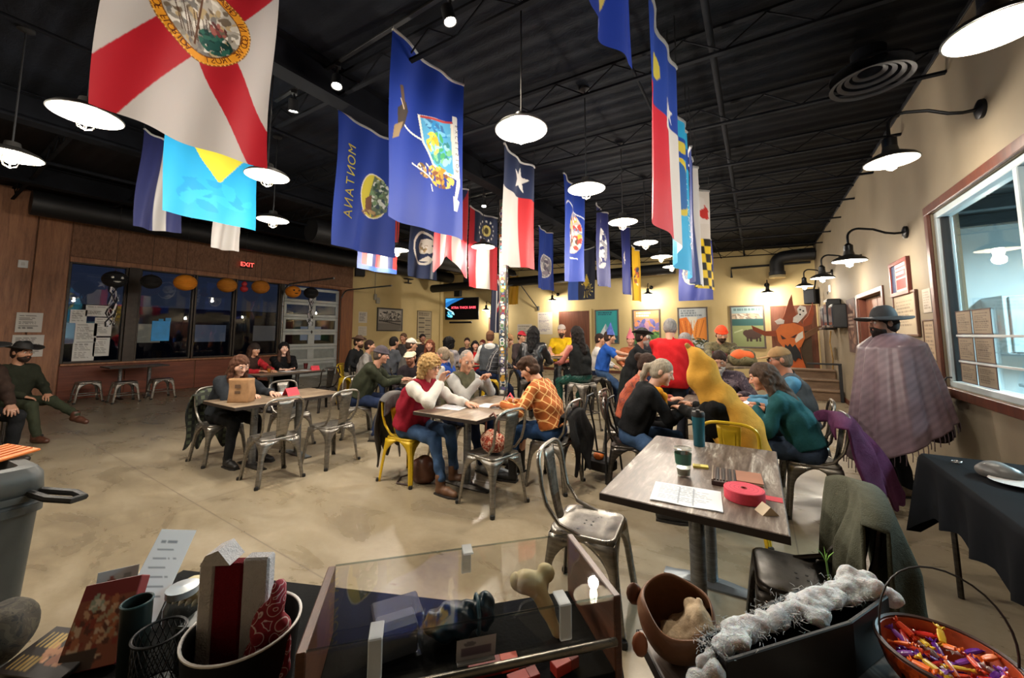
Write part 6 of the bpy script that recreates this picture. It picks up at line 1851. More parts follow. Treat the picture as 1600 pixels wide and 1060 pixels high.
crowd('N', 'person in a white patterned cap', -5.78, 5.38, 1.31, (.6, .8), 10, top=cloth('#55524e'), hair=('short', '#3a2a20'), hat=('cap', cloth('#c9c2b4', .3)))
crowd('O', 'bearded man in a cream flat cap facing the camera', -5.36, 5.0, 1.1, (.45, -.9), 14, top=cloth('#2a2428'), skin='#a9745a', hair=('short', '#4a2e20'), beard=('#5a3626', .02), hat=('flat', cloth('#cfc4a8', .12)), lod=1, head=(0, 12))
crowd('P', 'far person with dark hair near the framed chart', -7.72, 7.6, 1.4, (.8, -.5), 5, top=cloth('#241f20'), hair=('short', '#1a1412'), skin='#8a5c46')
crowd('Q', 'woman with reddish-brown hair facing the camera', -5.97, 6.1, 1.28, (.5, -.85), 8, top=cloth('#4a3a38'), hair=('longfront', '#6a3a26'), skin='#c08a72', male=False)
crowd('R', 'woman with a grey-blonde ponytail in a blue vest', -4.28, 4.68, 1.19, (-.9, -.3), 8, top=cloth('#b9b4ac', .1), vest=cloth('#1f3f86'), hair=('pony', '#8a7a66'), skin='#c48a72', male=False, lod=1)
crowd('S', 'person with bushy black hair in a grey cardigan seen from behind', -5.82, 6.54, 1.33, (-.3, 1), 6, top=cloth('#8f8a8c'), hair=('curly', '#0f0d0d'), male=False)
crowd('T', 'far person with dark hair in a black and white top', -7.02, 8.66, 1.29, (.6, -.8), 5, top=cloth('#2a2a2e'), hair=('short', '#2a1a14'))
crowd('U', 'person with black hair in a bright red top', -6.33, 8.14, 1.22, (.7, -.6), 8, top=cloth('#c21f24'), hair=('longfront', '#141010'), skin='#c9967e', male=False)
crowd('V', 'far person with auburn hair partly hidden by the red top', -6.83, 9.15, 1.23, (.2, -1), 5, top=cloth('#3a2a2a'), hair=('short', '#5a2420'))
crowd('W0', 'person in a grey hooded top with white sleeves beside the sticker post', -4.66, 6.5, 1.46, (-.5, .8), 10, top=cloth('#c4c2bc', .1), vest=cloth('#3f4246'), hair=('short', '#4a2e1e'), hat=('cap', cloth('#6a4a34')), hooded=True)
crowd('W', 'man in a black and white flannel shirt bent over by the sticker post', -4.05, 6.16, 1.42, (.75, .6), 24, top=M_flan, pants=NVY, hair=('short', '#5a3a26'), hat=('backcap', cloth('#a9825a')), sm=M_yelm, slabel='yellow metal bar stool beside the sticker post', head=(0, 25), lod=1)
crowd('Xp', 'person in a black leather jacket with black hair seen from behind', -3.3, 5.9, 1.54, (-.25, 1), 9, top=M_leather, pants=BLK, hair=('long', '#0e0c0c'), lod=1, hooded=False)
crowd('Xr', 'far person in a red cap beyond the leather jacket', -4.66, 7.76, 1.46, (.9, -.3), 6, top=cloth('#3a3030'), hair=('short', '#2a1c16'), hat=('cap', cloth('#a82a34')))
crowd('Z', 'bearded man in a yellow shirt and pale cap', -3.56, 7.62, 1.6, (.35, -1), 10, top=cloth('#d8b01c'), sleeve='short', pants=BLK, skin='#c08a6c', hair=('short', '#3a2a20'), beard=('#3a2a20', .03), hat=('backcap', cloth('#b9aea4')), hl=(-3.35, 7.2, 1.12), hr=(-3.6, 7.2, 1.12), b=1.2, lod=1, head=(0, 10))
crowd('AA', 'woman in a black top and green scale-patterned trousers on a bar stool', -2.5, 5.92, 1.53, (-.9, .35), 8, top=cloth('#1a1c1c', .5), sleeve='none', pants=M_scale, shoe=mat('#101010', .4), hair=('long', '#1a1412'), skin='#b5675c', male=False, sm=M_gun, lod=1, fl=(-2.82, 5.95, .22), fr=(-2.62, 6.3, .02), hl=(-2.86, 5.95, 1.04), hr=(-2.82, 6.2, 1.04))
crowd('AB', 'man in a blue shirt wearing a tall blue and white hat', -2.47, 7.48, 1.46, (.9, .4), 14, top=cloth('#2450a0'), sleeve='short', pants=DENIM, hair=('short', '#3a2a22'), hat=('cone', cloth('#4a5a9c', .5)), hl=(-2.05, 7.62, 1.1), hr=(-2.05, 7.45, 1.05), lod=1)
crowd('AC', 'person in a white shirt behind the blue shirt', -2.85, 8.0, 1.41, (.9, .2), 6, top=cloth('#d0ccc6', .1), hair=('short', '#2a1d18'))
crowd('AD', 'far person in a pointed pink hat', -2.45, 8.93, 1.38, (.3, -1), 5, top=cloth('#a05a3a'), hair=('short', '#4a2e22'), hat=('cone', cloth('#c9707a')), skin='#c08a74')
crowd('AE', 'far person in a purple hat', -2.2, 9.2, 1.46, (0, -1), 5, top=cloth('#2a2a30'), hair=('short', '#2a1f1c'), hat=('cone', cloth('#7a5a96')))
crowd('AF', 'bearded man in a long black coat, hat and black and white cow mask', -1.5, 6.1, 1.42, (.9, .2), 16, stand=True, h=1.0 * 1.6, top=cloth('#1c1d1e', .3), pants=BLK, robe=(cloth('#1d1f1e', .3), .18, .26), skin='#b07a62', hair=('short', '#2a1f1a'), beard=('#a8a098', .02), hat=('brim', mat('#161616', .7), dict(Rb=.16, curl=.06, crown=.09)), hl=(-1.0, 6.2, 1.0), hr=(-1.02, 6.0, 1.0), lod=1)
crowd('AG', 'grey-haired person in a bright red jacket standing with back to camera', -1.0, 5.62, 1.6, (-.1, 1), 12, stand=True, h=1.74, top=cloth('#b81c20', .1), pants=cloth('#2a2c34'), hair=('short', '#7d7a78'), b=1.25, lod=1, head=(0, 22), hr=(-.72, 5.72, .95), hl=(-1.1, 5.95, 1.05))
crowd('AH', 'grey-haired person beyond the red jacket', -.92, 6.35, 1.42, (.5, .8), 6, top=cloth('#7a7c80'), hair=('short', '#8a8684'), stool=True)
crowd('AN', 'man in camouflage with a blaze orange knit cap', -.5, 7.2, 1.54, (.35, -1), 14, top=M_camo, pants=M_camo, hair=('short', '#3a2a20'), beard=('#3a2a20',), hat=('beanie', mat('#f0481a', .8)), hl=(-.3, 6.72, 1.12), hr=(-.6, 6.7, 1.12), lod=1, head=(0, 22), b=1.15)
for k_ in ('AF',):
    t = T_[k_]; M4 = J_[k_]['M4']
    f = Fld((-.1, .02, -.05), (.1, .16, .08), .009); f.ell((0, .08, .008), (.082, .05, .042), 0); f.ell((-.034, .13, .01), (.018, .03, .013), .004, True); f.ell((.034, .13, .01), (.018, .03, .013), .004, True)
    o = f.obj('mask', camom('cow_spots', ['#151515', '#e2ded6', '#151515', '#e8e4dc'], 22), t); o.matrix_basis = M4
# ---- right table
P('AI', 'grey-blonde person in a black hooded top with an orange neckerchief, writing', (-1.1, 3.96), (.95, .3), .45, 1.7, 25, head=(-10, 22), hl=(-.62, 4.3, .80), hr=(-.62, 4.12, .80), top=cloth('#101113', .3), pants=DENIM, shoe=mat('#151515', .5), skin='#c49a86', hair=('pony', '#8f8676'), lod=0, hooded=True, b=1.12, fr=(-.72, 3.46, 0), fl=(-.8, 4.2, 0), rcurl=40, pen='r')
t, j = T_['AI'], J_['AI']
f = Fld(j['nk'] - .22, j['nk'] + .2, .009)
nk = j['nk']
f.chain([nk + A(-.07, -.03, -.01), nk + A(-.075, .05, -.03), nk + A(-.02, .1, -.09), nk + A(.01, .12, -.17)], [.028, .03, .032, .012], .02).chain([nk + A(.07, -.03, -.01), nk + A(.075, .05, -.03), nk + A(.02, .1, -.09), nk + A(.05, .11, -.16)], [.028, .03, .03, .012], .02)
f.ruffle(lambda x, y, z: .004 * np.sin(70 * x + 50 * z)); f.obj('neckerchief', cloth('#d8901e', .25), t)
P('AJ', 'person with dark hair in a red tie-dye shirt', (-1.32, 4.56), (1, .1), .45, 1.7, 20, head=(-5, 18), hl=(-.84, 4.7, .80), hr=(-.84, 4.5, .80), top=M_tie, pants=BLK, hair=('bun', '#33231b'), skin='#b88468', lod=1)
P('AP', 'woman with long brown hair in a teal sweater looking at a phone', (.34, 4.25), (-1, .06), .45, 1.68, 27, head=(6, 20), hl=(-.04, 4.2, .86), hr=(-.04, 4.38, .86), ldir=((-1, .1, .15),), rdir=((-1, -.1, .15),), lcurl=38, rcurl=38, top=cloth('#1f4f55', .2), pants=cloth('#39465c', .3), shoe=mat('#1d1a18', .5), skin='#bd8468', hair=('long', '#43342a'), lod=0, male=False, fl=(-.04, 4.12, 0), fr=(0, 4.45, 0), b=1.08)
P('AO', 'man in a tan cap, sunglasses and blue shirt behind the teal sweater', (.36, 5.05), (-1, -.1), .48, 1.74, 12, head=(0, 12), hl=(-.1, 4.95, .80), hr=(-.1, 5.15, .80), top=cloth('#4f7f9a', .15), vest=cloth('#4a4d50'), pants=BLK, hair=('short', '#6a5a4a'), skin='#b5785c', hat=('cap', cloth('#9a7a54')), glasses=True, lod=1)
P('AL', 'person in a dark purple camouflage jacket at the far end of the right table', (-.42, 5.86), (0, -1), .45, 1.72, 18, head=(0, 25), hl=(-.2, 5.38, .80), hr=(-.6, 5.38, .80), top=M_pcamo, pants=BLK, hair=('short', '#2a1d18'), beard=('#c9c6c2', .05), lod=1, b=1.35)
metal_chair('metal chair of the purple camouflage jacket wearer', (-.42, 5.88, 0), FNY, M_dk)
# banana costume
P('AM', 'person in a yellow banana costume with black sleeves, leaning to the left', (-.14, 3.7), (-1, -.02), .45, 1.62, 24, head=(0, 15), hl=(-.62, 3.9, .84), hr=(-.55, 4.15, .84), top=cloth('#121212', .3), pants=BLK, hair=('short', '#2a1c16'), lod=0, fl=(-.58, 3.6, 0), fr=(-.55, 3.85, 0))
t, j = T_['AM'], J_['AM']
M_ban = cloth('#c9963c', .1)
f = Fld((-.42, -.5, .4), (.42, .7, 1.8), .011)
pl, md, nk, hc = j['pel'], j['mid'], j['nk'], j['hc']
f.cone(pl + A(-.05, -.03, -.05), md + A(-.05, -.03, 0), .185, .17, .06).cone(pl + A(.05, -.03, -.05), md + A(.05, -.03, 0), .185, .17, .06)
f.cone(md + A(-.04, -.03, 0), nk + A(-.05, -.04, -.03), .17, .13, .07).cone(md + A(.04, -.03, 0), nk + A(.05, -.04, -.03), .17, .13, .07)
f.cone(nk + A(0, -.04, 0), hc + A(0, -.01, .02), .125, .128, .05)
f.chain([hc + A(0, 0, .03), hc + A(0, .0, .13), hc + A(0, .05, .22), hc + A(0, .09, .27)], [.12, .085, .05, .026], .05)
f.ell(hc + A(0, .16, -.03), (.075, .08, .1), .02, True)
f.ruffle(lambda x, y, z: .008 * np.sin(23 * z + 12 * x) * np.sin(14 * x + 9 * y) + .006 * np.sin(38 * y + 14 * z + 10 * x))
for sx in (-1, 1): f.ell(nk + A(sx * .2, .0, -.15), (.14, .12, .15), .012, True)
f.plane((0, 0, -1), -.45)
cost = f.obj('banana_suit', M_ban, t)
for sx in (-1, 1):
    f = Fld(nk + A(-.36, -.25, -.42), nk + A(.36, .3, .05), .012); f.ell(nk + A(sx * .125, .0, -.15), (.06, .125, .155), 0); f.obj('black_sleeve', cloth('#121212', .3), t)
f = Fld(hc + A(-.1, .0, .18), hc + A(.1, .22, .36), .008); f.cone(hc + A(0, .088, .265), hc + A(0, .11, .295), .024, .02, .01); f.obj('stem_tip', mat('#8a6a2a', .8), t)

# ---- standing man in the poncho
P('AQ', 'bearded man standing in a wide black hat and a striped lavender poncho', (1.13, 5.28), (-.93, -.3), None, 1.74, 2, head=(-4, 2), top=cloth('#3a3a40'), pants=cloth('#1d2026'), shoe=mat('#6a5a48', .6), skin='#8f6450', hair=('short', '#1d1512'), beard=('#1f1612', .03), hat=('brim', mat('#17181c', .75), dict(Rb=.205, curl=-.035, crown=.12, droop=.0, asp=1.1)), lod=0, b=1.1, hl=(.98, 5.18, .95), hr=(1.1, 5.42, .9))
t, j = T_['AQ'], J_['AQ']
NA, rows, cols_p = 144, [], []
nk = j['nk']
for i in range(70):
    u = i / 69
    row = []
    for k in range(NA):
        a = 6.28318 * k / NA
        side = abs(math.cos(a))                      # arms out to the sides hold it up
        front = math.sin(a)
        zend = .52 - .26 * front + .06 * side
        z = nk[2] + .078 + (zend - nk[2] - .078) * u ** 1.08
        rr = .078 + (.125 + .085 * side) * min(1, (u / .14)) ** .75 + .17 * max(0, u - .1) * (1 + .12 * front)
        rr += (.022 * math.sin(a * 5 + .8 * u) + .012 * math.sin(a * 11 + 1) + .006 * math.sin(a * 23)) * min(1, u * 1.6)
        row.append((rr * math.cos(a), rr * .95 * math.sin(a) + nk[1], z))
        sv = .5 + .5 * math.sin(6.2832 * (u * 16 + a * 2.4)); s2v = .5 + .5 * math.sin(6.2832 * (u * 5 - a * .955))
        cols_p.append(tuple(c_ * (.72 + .34 * sv + .16 * s2v) for c_ in lin('#6d5a61')))
    rows.append(row)
P_ = np.array(rows).transpose(1, 0, 2)
ix_ = np.arange(70 * NA).reshape(70, NA)
nx2 = np.roll(ix_, -1, 1)
pon = raw('poncho', np.array(rows).reshape(-1, 3), np.stack([ix_[:-1], ix_[1:], nx2[1:], nx2[:-1]], -1).reshape(-1, 4), printed(.38, 0, 'satin_stripe'), t, np.array(cols_p))
md_ = pon.modifiers.new('thickness', 'SOLIDIFY'); md_.thickness = .006
mbf = MB()
for k in range(0, NA, 2):
    x, y, z = P_[k][-1]
    mbf.tube([(x, y, z), (x * 1.01, y * 1.01, z - .035), (x * 1.0, y * 1.02, z - .06 - .02 * (k % 3))], .004, 4)
mbf.build('fringe', mat('#4a3a40', .8), pon)['kind'] = 'stuff'
# coat hanging over the arm behind him
t = thing('hanging_coat', 'dark brown coat hanging behind the poncho man', 'coat', (1.5, 5.55, 0))
f = Fld((-.16, -.2, .45), (.1, .22, 1.05), .014)
f.chain([A(0, 0, 1.0), A(-.01, .02, .8), A(-.02, .03, .55)], [.05, .08, .1], .04).chain([A(0, -.08, .95), A(-.02, -.1, .6)], [.04, .06], .04)
f.ruffle(lambda x, y, z: .012 * np.sin(60 * y + 6 * z)); f.obj('cloth', cloth('#2a2226', .3), t)
MB().tube([(.02, -.02, 1.04), (.06, -.02, 1.1), (.095, -.02, 1.1)], .008, 6).build('hook', M_black, t)

# ================================================================== COATS AND BAGS ON CHAIRS
def drape(label, loc, rz, m, w_=.5, top=.88, front=.2, back=.5, seed=1, name='draped_coat', cat='coat', bulge=.05, ragged=.06, lining=None, fan=0.):
    """cloth hung over a chair back: +y is the seat side, the sheet goes up the seat side, over the hoop and down behind"""
    r = np.random.default_rng(seed)
    t = thing(name, label, cat, (loc[0], loc[1], 0), rz)
    nu, nv = 40, 44
    ph = r.uniform(0, 6, 5)
    u = np.linspace(-1, 1, nu)[:, None]; v = np.linspace(0, 1, nv)[None, :]
    tot = front + back
    d = v * tot
    fr = d < front
    edge = ragged * (np.sin(7 * u + ph[0]) + .6 * np.sin(13 * u + ph[1]))
    z = np.where(fr, top - (front - d), top - (d - front) * (1 + edge / max(back, .1)))
    z = z - .07 * np.abs(u) ** 2.2 - .01
    z = np.minimum(z, top + .012 * np.cos(np.clip((d - front) / .04, -1.5, 1.5)) - .07 * np.abs(u) ** 2.2)
    down = np.abs(d - front)
    y = -.235 + np.where(fr, .035 + .06 * down, -.035 - bulge * np.sqrt(down + .001) * (1 + fan * u)) + .05 * u * u
    fold = .034 * np.sin(4.2 * u + ph[2] + 1.8 * v) + .014 * np.sin(9.5 * u + ph[3] - 2 * v) + .004 * np.sin(21 * u + 13 * v + ph[4])
    y = y - np.where(fr, -1, 1) * ((fold + .03) * np.clip(down * 4, 0, 1))
    x = u * (w_ / 2) * (1 + .1 * np.sin(3 * v + ph[0])) + .02 * np.sin(9 * v + ph[1] + u)
    G_ = np.stack([x + 0 * v, y, z], -1)
    MB().grid(G_).build('cloth', m, t, True, 180, solid=.012)
    MB().tube([tuple(q) for q in G_[:, -1]], .008, 6).build('hem', lining or m, t)
    return t
drape('dark coat over the back of the curly-haired woman\'s yellow chair', (-3.22, 3.0), FX + R(4), mat('#3a3634', .6, 0, .3, 8, .5, 30), .44, .9, .16, .62, 2)
drape('black jacket over the back of the orange-shirted woman\'s chair', (-1.8, 3.68), FNX, cloth('#1f1e1e', .3), .4, .8, .1, .5, 3)
drape('green and black checked jacket over the long-haired woman\'s chair', (-5.64, 2.16), FX, gridm('green_check_jacket', '#4a5240', '#15171a', 13, .45, '#20241c', (0, 0, 0)), .46, .86, .14, .66, 4)
drape('plum purple blanket over the chair of the teal sweater', (.3, 4.26), FNX + R(6), cloth('#4a1f3e', .2), .66, .88, .1, .72, 5, 'draped_blanket', 'blanket', .3, .06, fan=.8)
drape('olive green jacket over the dark chair in the right foreground', (.13, 2.24), FNX + R(4), cloth('#4a4b3e', .2), .56, .9, .44, .6, 6, bulge=.03, ragged=.03, lining=cloth('#3a3c30', .2))
# handbag on the empty chair
t = thing('handbag', 'red and cream floral handbag on the empty chair at the middle table', 'bag', (-2.08, 2.96, .452))
f = Fld((-.16, -.14, 0), (.16, .14, .24), .009)
f.ell((0, 0, .09), (.12, .09, .1), .02); f.ell((-.05, .02, .1), (.08, .08, .09), .03); f.plane((0, 0, -1), 0)
f.ruffle(lambda x, y, z: .006 * np.sin(40 * x + 20 * z) * np.sin(35 * y + 9))
f.obj('bag_body', camom('floral_red', ['#6a1f14', '#9a3a22', '#c9a890', '#7a2a1a', '#5a1a14'], 20), t)
MB().tube([(-.09, 0, .15), (-.09, .01, .28), (-.02, .03, .34), (.05, .01, .28), (.06, 0, .15)], .011, 8).build('strap', mat('#5a2a1c', .5), t)
t = thing('floor_bag', 'brown leather bag on the floor under the yellow chair', 'bag', (-2.98, 2.98, 0), R(20))
f = Fld((-.2, -.14, 0), (.2, .14, .3), .01); f.ell((0, 0, .12), (.15, .09, .14), .02); f.ell((.03, 0, .18), (.09, .07, .09), .03); f.plane((0, 0, -1), 0); f.ruffle(lambda x, y, z: .005 * np.sin(36 * x + 18 * z))
f.obj('bag_body', mat('#4f2a1a', .4, 0, .3, 9), t)
MB().tube([(-.12, .03, .16), (-.2, .1, .03), (-.28, .05, .012), (-.24, -.1, .012), (-.1, -.12, .012)], .009, 8).build('strap', mat('#33201a', .5), t)
# walker-like frame beside the black hoodie
t = thing('folded_walker', 'black folded metal walker frame behind the black-hooded writer', 'walker', (-1.47, 4.17, 0), R(-10))
for x in (-.14, .14):
    MB().tube([(x, -.2, .0), (x, -.19, .55), (x * .9, -.1, .84), (x * .9, .02, .86)], .012, 8).build('rail', M_black, t)
    MB().tube([(x, .16, .0), (x, .05, .5), (x * .9, -.08, .8)], .011, 8).build('rear_leg', M_black, t)
MB().tube([(-.14, -.195, .3), (.14, -.195, .3)], .009, 8).build('cross_bar', M_black, t)
MB().bb((-.15, -.16, .08), (.15, .04, .2), .02).build('pouch', mat('#1c1a1a', .8), t, False)
MB().ball((.0, -.1, .23), (.06, .05, .045), 12).build('pouch_clip', mat('#c9671e', .5), t)

# ================================================================== THINGS ON THE TABLES
def sheet_paper(label, x, y, z, w_, h_, rz, seed=1, lines=14, col='#d8dade', ink='#8f959e', grid_=False):
    t = thing('paper_sheet', label, 'paper', (x, y, z), rz)
    p = Paint(w_, h_, 160).fill(col)
    p.text_lines(w_ * .1, h_ * .1, w_ * .9, h_ * .92, lines, ink, seed, .3)
    if grid_:
        for k in range(1, 5): p.line(w_ * k / 5, h_ * .12, w_ * k / 5, h_ * .95, .003, ink)
    p.sheet('page', lambda S, T: (S - w_ / 2, h_ / 2 - T, .001 + .004 * np.abs(np.sin(4 * S / w_ + 1)) * (T / h_)), t)
    MB().bb((-w_ / 2, -h_ / 2, -.0005), (w_ / 2, h_ / 2, .0006), .0001).build('under_sheet', mat('#cfd1d4', .7), t, False)
    return t
sheet_paper('printed answer sheets at the front edge of the weathered table', -.32, 2.05, .7615, .3, .25, R(6), 3, 12, grid_=True)
sheet_paper('paper in front of the curly-haired woman', -2.72, 3.12, .761, .22, .28, R(-80), 4)
sheet_paper('paper under the pen of the orange-shirted woman', -2.42, 3.42, .761, .22, .28, R(96), 5)
sheet_paper('paper between the long-haired woman and the red card', -5.16, 2.62, .761, .22, .28, R(-85), 6)
sheet_paper('paper in front of the hooded woman', -8.1, 4.25, .761, .22, .28, R(-85), 7)
sheet_paper('paper near the red card at the hooded woman\'s table', -8.05, 4.56, .761, .2, .26, R(-70), 8)
sheet_paper('paper at the teal sweater\'s place', -.2, 4.3, .761, .22, .28, R(80), 9)
sheet_paper('paper under the pen of the black-hooded writer', -.55, 4.2, .761, .22, .28, R(-80), 10)
t = thing('raffle_tape', 'thick roll of pinkish red paper tape lying on the weathered table', 'tape roll', (-.085, 2.16, .76))
MB().lathe([(.012, .0), (.082, 0), (.084, .003), (.084, .047), (.082, .05), (.012, .05), (.012, .0)], 48, cap=False).build('roll', mat('#c8394c', .75, 0, .1, 60), t, True, 30)
for k in range(4):
    r_ = .02 + k * .018
    MB().lathe([(r_, .0502), (r_ + .002, .0506), (r_ + .004, .0502)], 40, cap=False).build('wound_layer', mat('#b23044', .8), t)
MB().lathe([(.011, 0), (.014, 0), (.014, .0515), (.011, .0515)], 16, cap=False).build('core', mat('#7a4a3a', .8), t)
MB().bb((.06, .04, .0), (.15, .1, .002), .0005).build('loose_end', mat('#b01f30', .7), t, False)
t = thing('notebook', 'tan leather notebook lying beside the tape roll', 'notebook', (-.07, 2.44, .76), R(4))
MB().bb((-.06, -.085, 0), (.06, .085, .004), .002).build('cover', mat('#8a5a40', .6), t, False); MB().bb((-.056, -.08, .004), (.056, .08, .014), .001).build('pages', mat('#cfc4ae', .8), t, False); MB().bb((-.06, -.085, .014), (.06, .085, .018), .002).build('cover', mat('#94624a', .6), t, False)
t = thing('ribbed_box', 'flat dark brown box with ribbed lid on the weathered table', 'box', (-.185, 2.39, .76), R(4))
MB().bb((-.055, -.12, 0), (.055, .12, .022), .003).build('tray', mat('#3a2a24', .5), t, False)
for k in range(7): MB().bb((-.045 + k * .014, -.1, .022), (-.037 + k * .014, .1, .027), .001).build('rib', mat(('#5a4436', '#241a16')[k % 2], .5), t, False)
MB().bb((-.055, -.12, .022), (-.047, .12, .03), .001).build('rim', mat('#8a7a6a', .4, .4), t, False)
t = thing('yellow_card', 'small pale yellow card behind the jar on the weathered table', 'card', (-.31, 2.52, .76), R(10))
MB().bb((-.04, -.022, 0), (.04, .022, .012), .001).build('card_block', mat('#c9b858', .7), t, False); MB().bb((-.035, -.018, .012), (.0, .018, .0125), .0001).build('printed_panel', mat('#9a8a3a', .7), t, False)
t = thing('paper_wedge', 'small folded white card at the edge of the weathered table', 'card', (.0, 2.05, .76), R(30))
MB().prism([(-.035, 0), (.035, 0), (0, .035)], -.03, .03, Matrix(((1, 0, 0), (0, 0, 1), (0, 1, 0)))).build('tent', mat('#b9a88e', .7), t, False)
MB().prism([(-.01, .012), (.01, .012), (0, .024)], .03, .0306, Matrix(((1, 0, 0), (0, 0, 1), (0, 1, 0)))).build('triangle_mark', mat('#2a2622', .7), t, False)
M_cup = glassm('drinking_glass', '#f2f5f2', .02, .1)
def glass_(label, x, y, z, r_, h_, liquid=None, lvl=.6, label_col=None, name='pint_glass'):
    t = thing(name, label, 'glass', (x, y, z))
    MB().lathe([(r_ * .72, 0), (r_, h_), (r_ - .004, h_), (r_ * .68, .008), (0, .008)], 24, cap=False).build('glass', M_cup, t)
    if liquid: MB().lathe([(0, .01), (r_ * .66, .01), (r_ * (.68 + .28 * lvl), h_ * lvl), (0, h_ * lvl)], 24).build('drink', mat(liquid, .15), t)
    if label_col: MB().lathe([(r_ * .885, h_ * .45), (r_ * .985, h_ * .82)], 24, cap=False).build('label_band', mat(label_col, .5), t); MB().lathe([(r_ * 1.0, h_ * .97), (r_ * 1.03, h_ * .985), (r_ * 1.0, h_)], 24, cap=False).build('rim_band', mat('#d8cfc0', .4), t)
    return t
glass_('glass jar with a green label on the weathered table', -.37, 2.32, .76, .045, .15, '#8a8478', .3, '#2a5a48', 'glass_jar')
glass_('amber beer glass at the red-jacketed person\'s table', -8.15, 3.9, .76, .04, .14, '#a8641c')
glass_('amber beer glass in front of the green hooded man', -4.3, 4.25, .76, .042, .15, '#b5702a', .5)
t = glass_('dark red plastic cup at the hooded woman\'s table', -8.3, 4.72, .76, .045, .14, '#5a1018', .9, None, 'red_cup')
t = thing('tumbler', 'tall teal steel tumbler with a black lid at the end of the weathered table', 'tumbler', (-.37, 2.99, .76))
MB().lathe([(.033, 0), (.036, .004), (.041, .19), (.04, .2), (0, .2)], 28).build('body', mat('#2a6a7c', .3, .4), t)
MB().lathe([(.0, .198), (.043, .198), (.043, .218), (.038, .232), (.0, .232)], 28).build('lid', M_black, t); MB().bb((-.012, -.03, .23), (.012, .01, .245), .004).build('flip_cap', M_black, t, False)
def tent_card(label, x, y, rz):
    t = thing('tent_card', label, 'card', (x, y, .76), rz, 'folded red table cards')
    for sx in (-1, 1):
        MB().box((sx * .03, 0, .045), (.002, .16, .11), .0005, Matrix.Rotation(R(-32 * sx), 3, 'Y')).build('panel', mat('#cf3a48', .7), t, False)
tent_card('folded red card on the paper bag table', -4.98, 2.66, R(10)); tent_card('folded red card on the hooded woman\'s table', -7.95, 4.72, R(-10)); tent_card('folded red card on the middle table', -2.4, 3.74, R(30))
t = thing('paper_bag', 'crumpled brown paper bag standing on the left table', 'bag', (-4.97, 2.1, .76), R(35))
rows = []
for i in range(15):
    v_ = i / 14
    row = []
    for x, y in rrect(.115 * (1 - .02 * v_), .07 * (1 - .25 * v_), .012, 3):
        kx = .004 * math.sin(9 * v_ + 40 * x) + .003 * math.sin(55 * y + 5 * v_)
        row.append((x * (1 + kx * 4) + .01 * math.sin(4 * v_), y + kx, .26 * v_ + .01 * v_ * math.sin(30 * x)))
    rows.append(row)
P_ = np.array(rows).transpose(1, 0, 2)
MB().grid(P_, True).build('bag_paper', mat('#94704c', .85, 0, .15, 14, .4, 30), t, True, 30, solid=.002)
MB().bb((-.113, -.068, 0), (.113, .068, .003), .001).build('bag_base', mat('#8a6846', .85), t, False)
MB().bb((-.03, -.072, .1), (.03, -.0705, .13), .0002).bb((-.03, -.0735, .16), (.03, -.0712, .2), .0002).build('stamp', mat('#5f4632', .8), t, False)
t = thing('phone', 'phone held by the woman in the teal sweater', 'phone', (-.13, 4.29, .87), R(10))
MB().box((0, 0, 0), (.075, .15, .009), .004, Matrix.Rotation(R(-25), 3, 'Y')).build('case', M_black, t, False); MB().box((.002, 0, .006), (.068, .14, .002), .001, Matrix.Rotation(R(-25), 3, 'Y')).build('screen', emit('#8fa6c0', .4), t, False)
t = thing('red_pitcher', 'dark red plastic pitcher on the orange-capped man\'s high table', 'pitcher', (-.5, 6.42, 1.07))
MB().lathe([(.055, 0), (.06, .01), (.075, .2), (.072, .2), (.056, .012), (0, .012)], 22, cap=False).build('body', mat('#5a1420', .35), t); MB().tube([(.07, 0, .18), (.12, 0, .16), (.11, 0, .06), (.063, 0, .04)], .01).build('handle', mat('#5a1420', .35), t)
t = thing('hunting_bundle', 'orange and camouflage vest bundled on the high table', 'vest', (-.2, 6.5, 1.07))
f = Fld((-.3, -.25, 0), (.3, .25, .3), .014); f.ell((0, 0, .08), (.2, .16, .1), .02); f.ell((.06, .02, .15), (.12, .1, .1), .03); f.plane((0, 0, -1), 0); f.ruffle(lambda x, y, z: .008 * np.sin(30 * x + 20 * z)); f.obj('camo_cloth', M_camo, t)
f = Fld((-.3, -.25, 0), (.3, .25, .3), .014); f.ell((0, -.05, .14), (.15, .1, .09), .02); f.ruffle(lambda x, y, z: .008 * np.sin(35 * x)); f.obj('orange_panel', mat('#d8602a', .8), t)
t = thing('food_plate', 'plate of food in front of the yellow-shirted man', 'plate', (-3.4, 7.08, 1.07))
MB().lathe([(0, .004), (.07, .004), (.12, .018), (.125, .018), (.07, 0), (0, 0)], 28).build('plate', mat('#d8d4cc', .35), t)
f = Fld((-.1, -.1, 0), (.1, .1, .08), .01); f.ell((0, 0, .02), (.07, .06, .03), .01); f.ruffle(lambda x, y, z: .006 * np.sin(60 * x) * np.sin(70 * y)); f.obj('food', mat('#a8743a', .7), t)

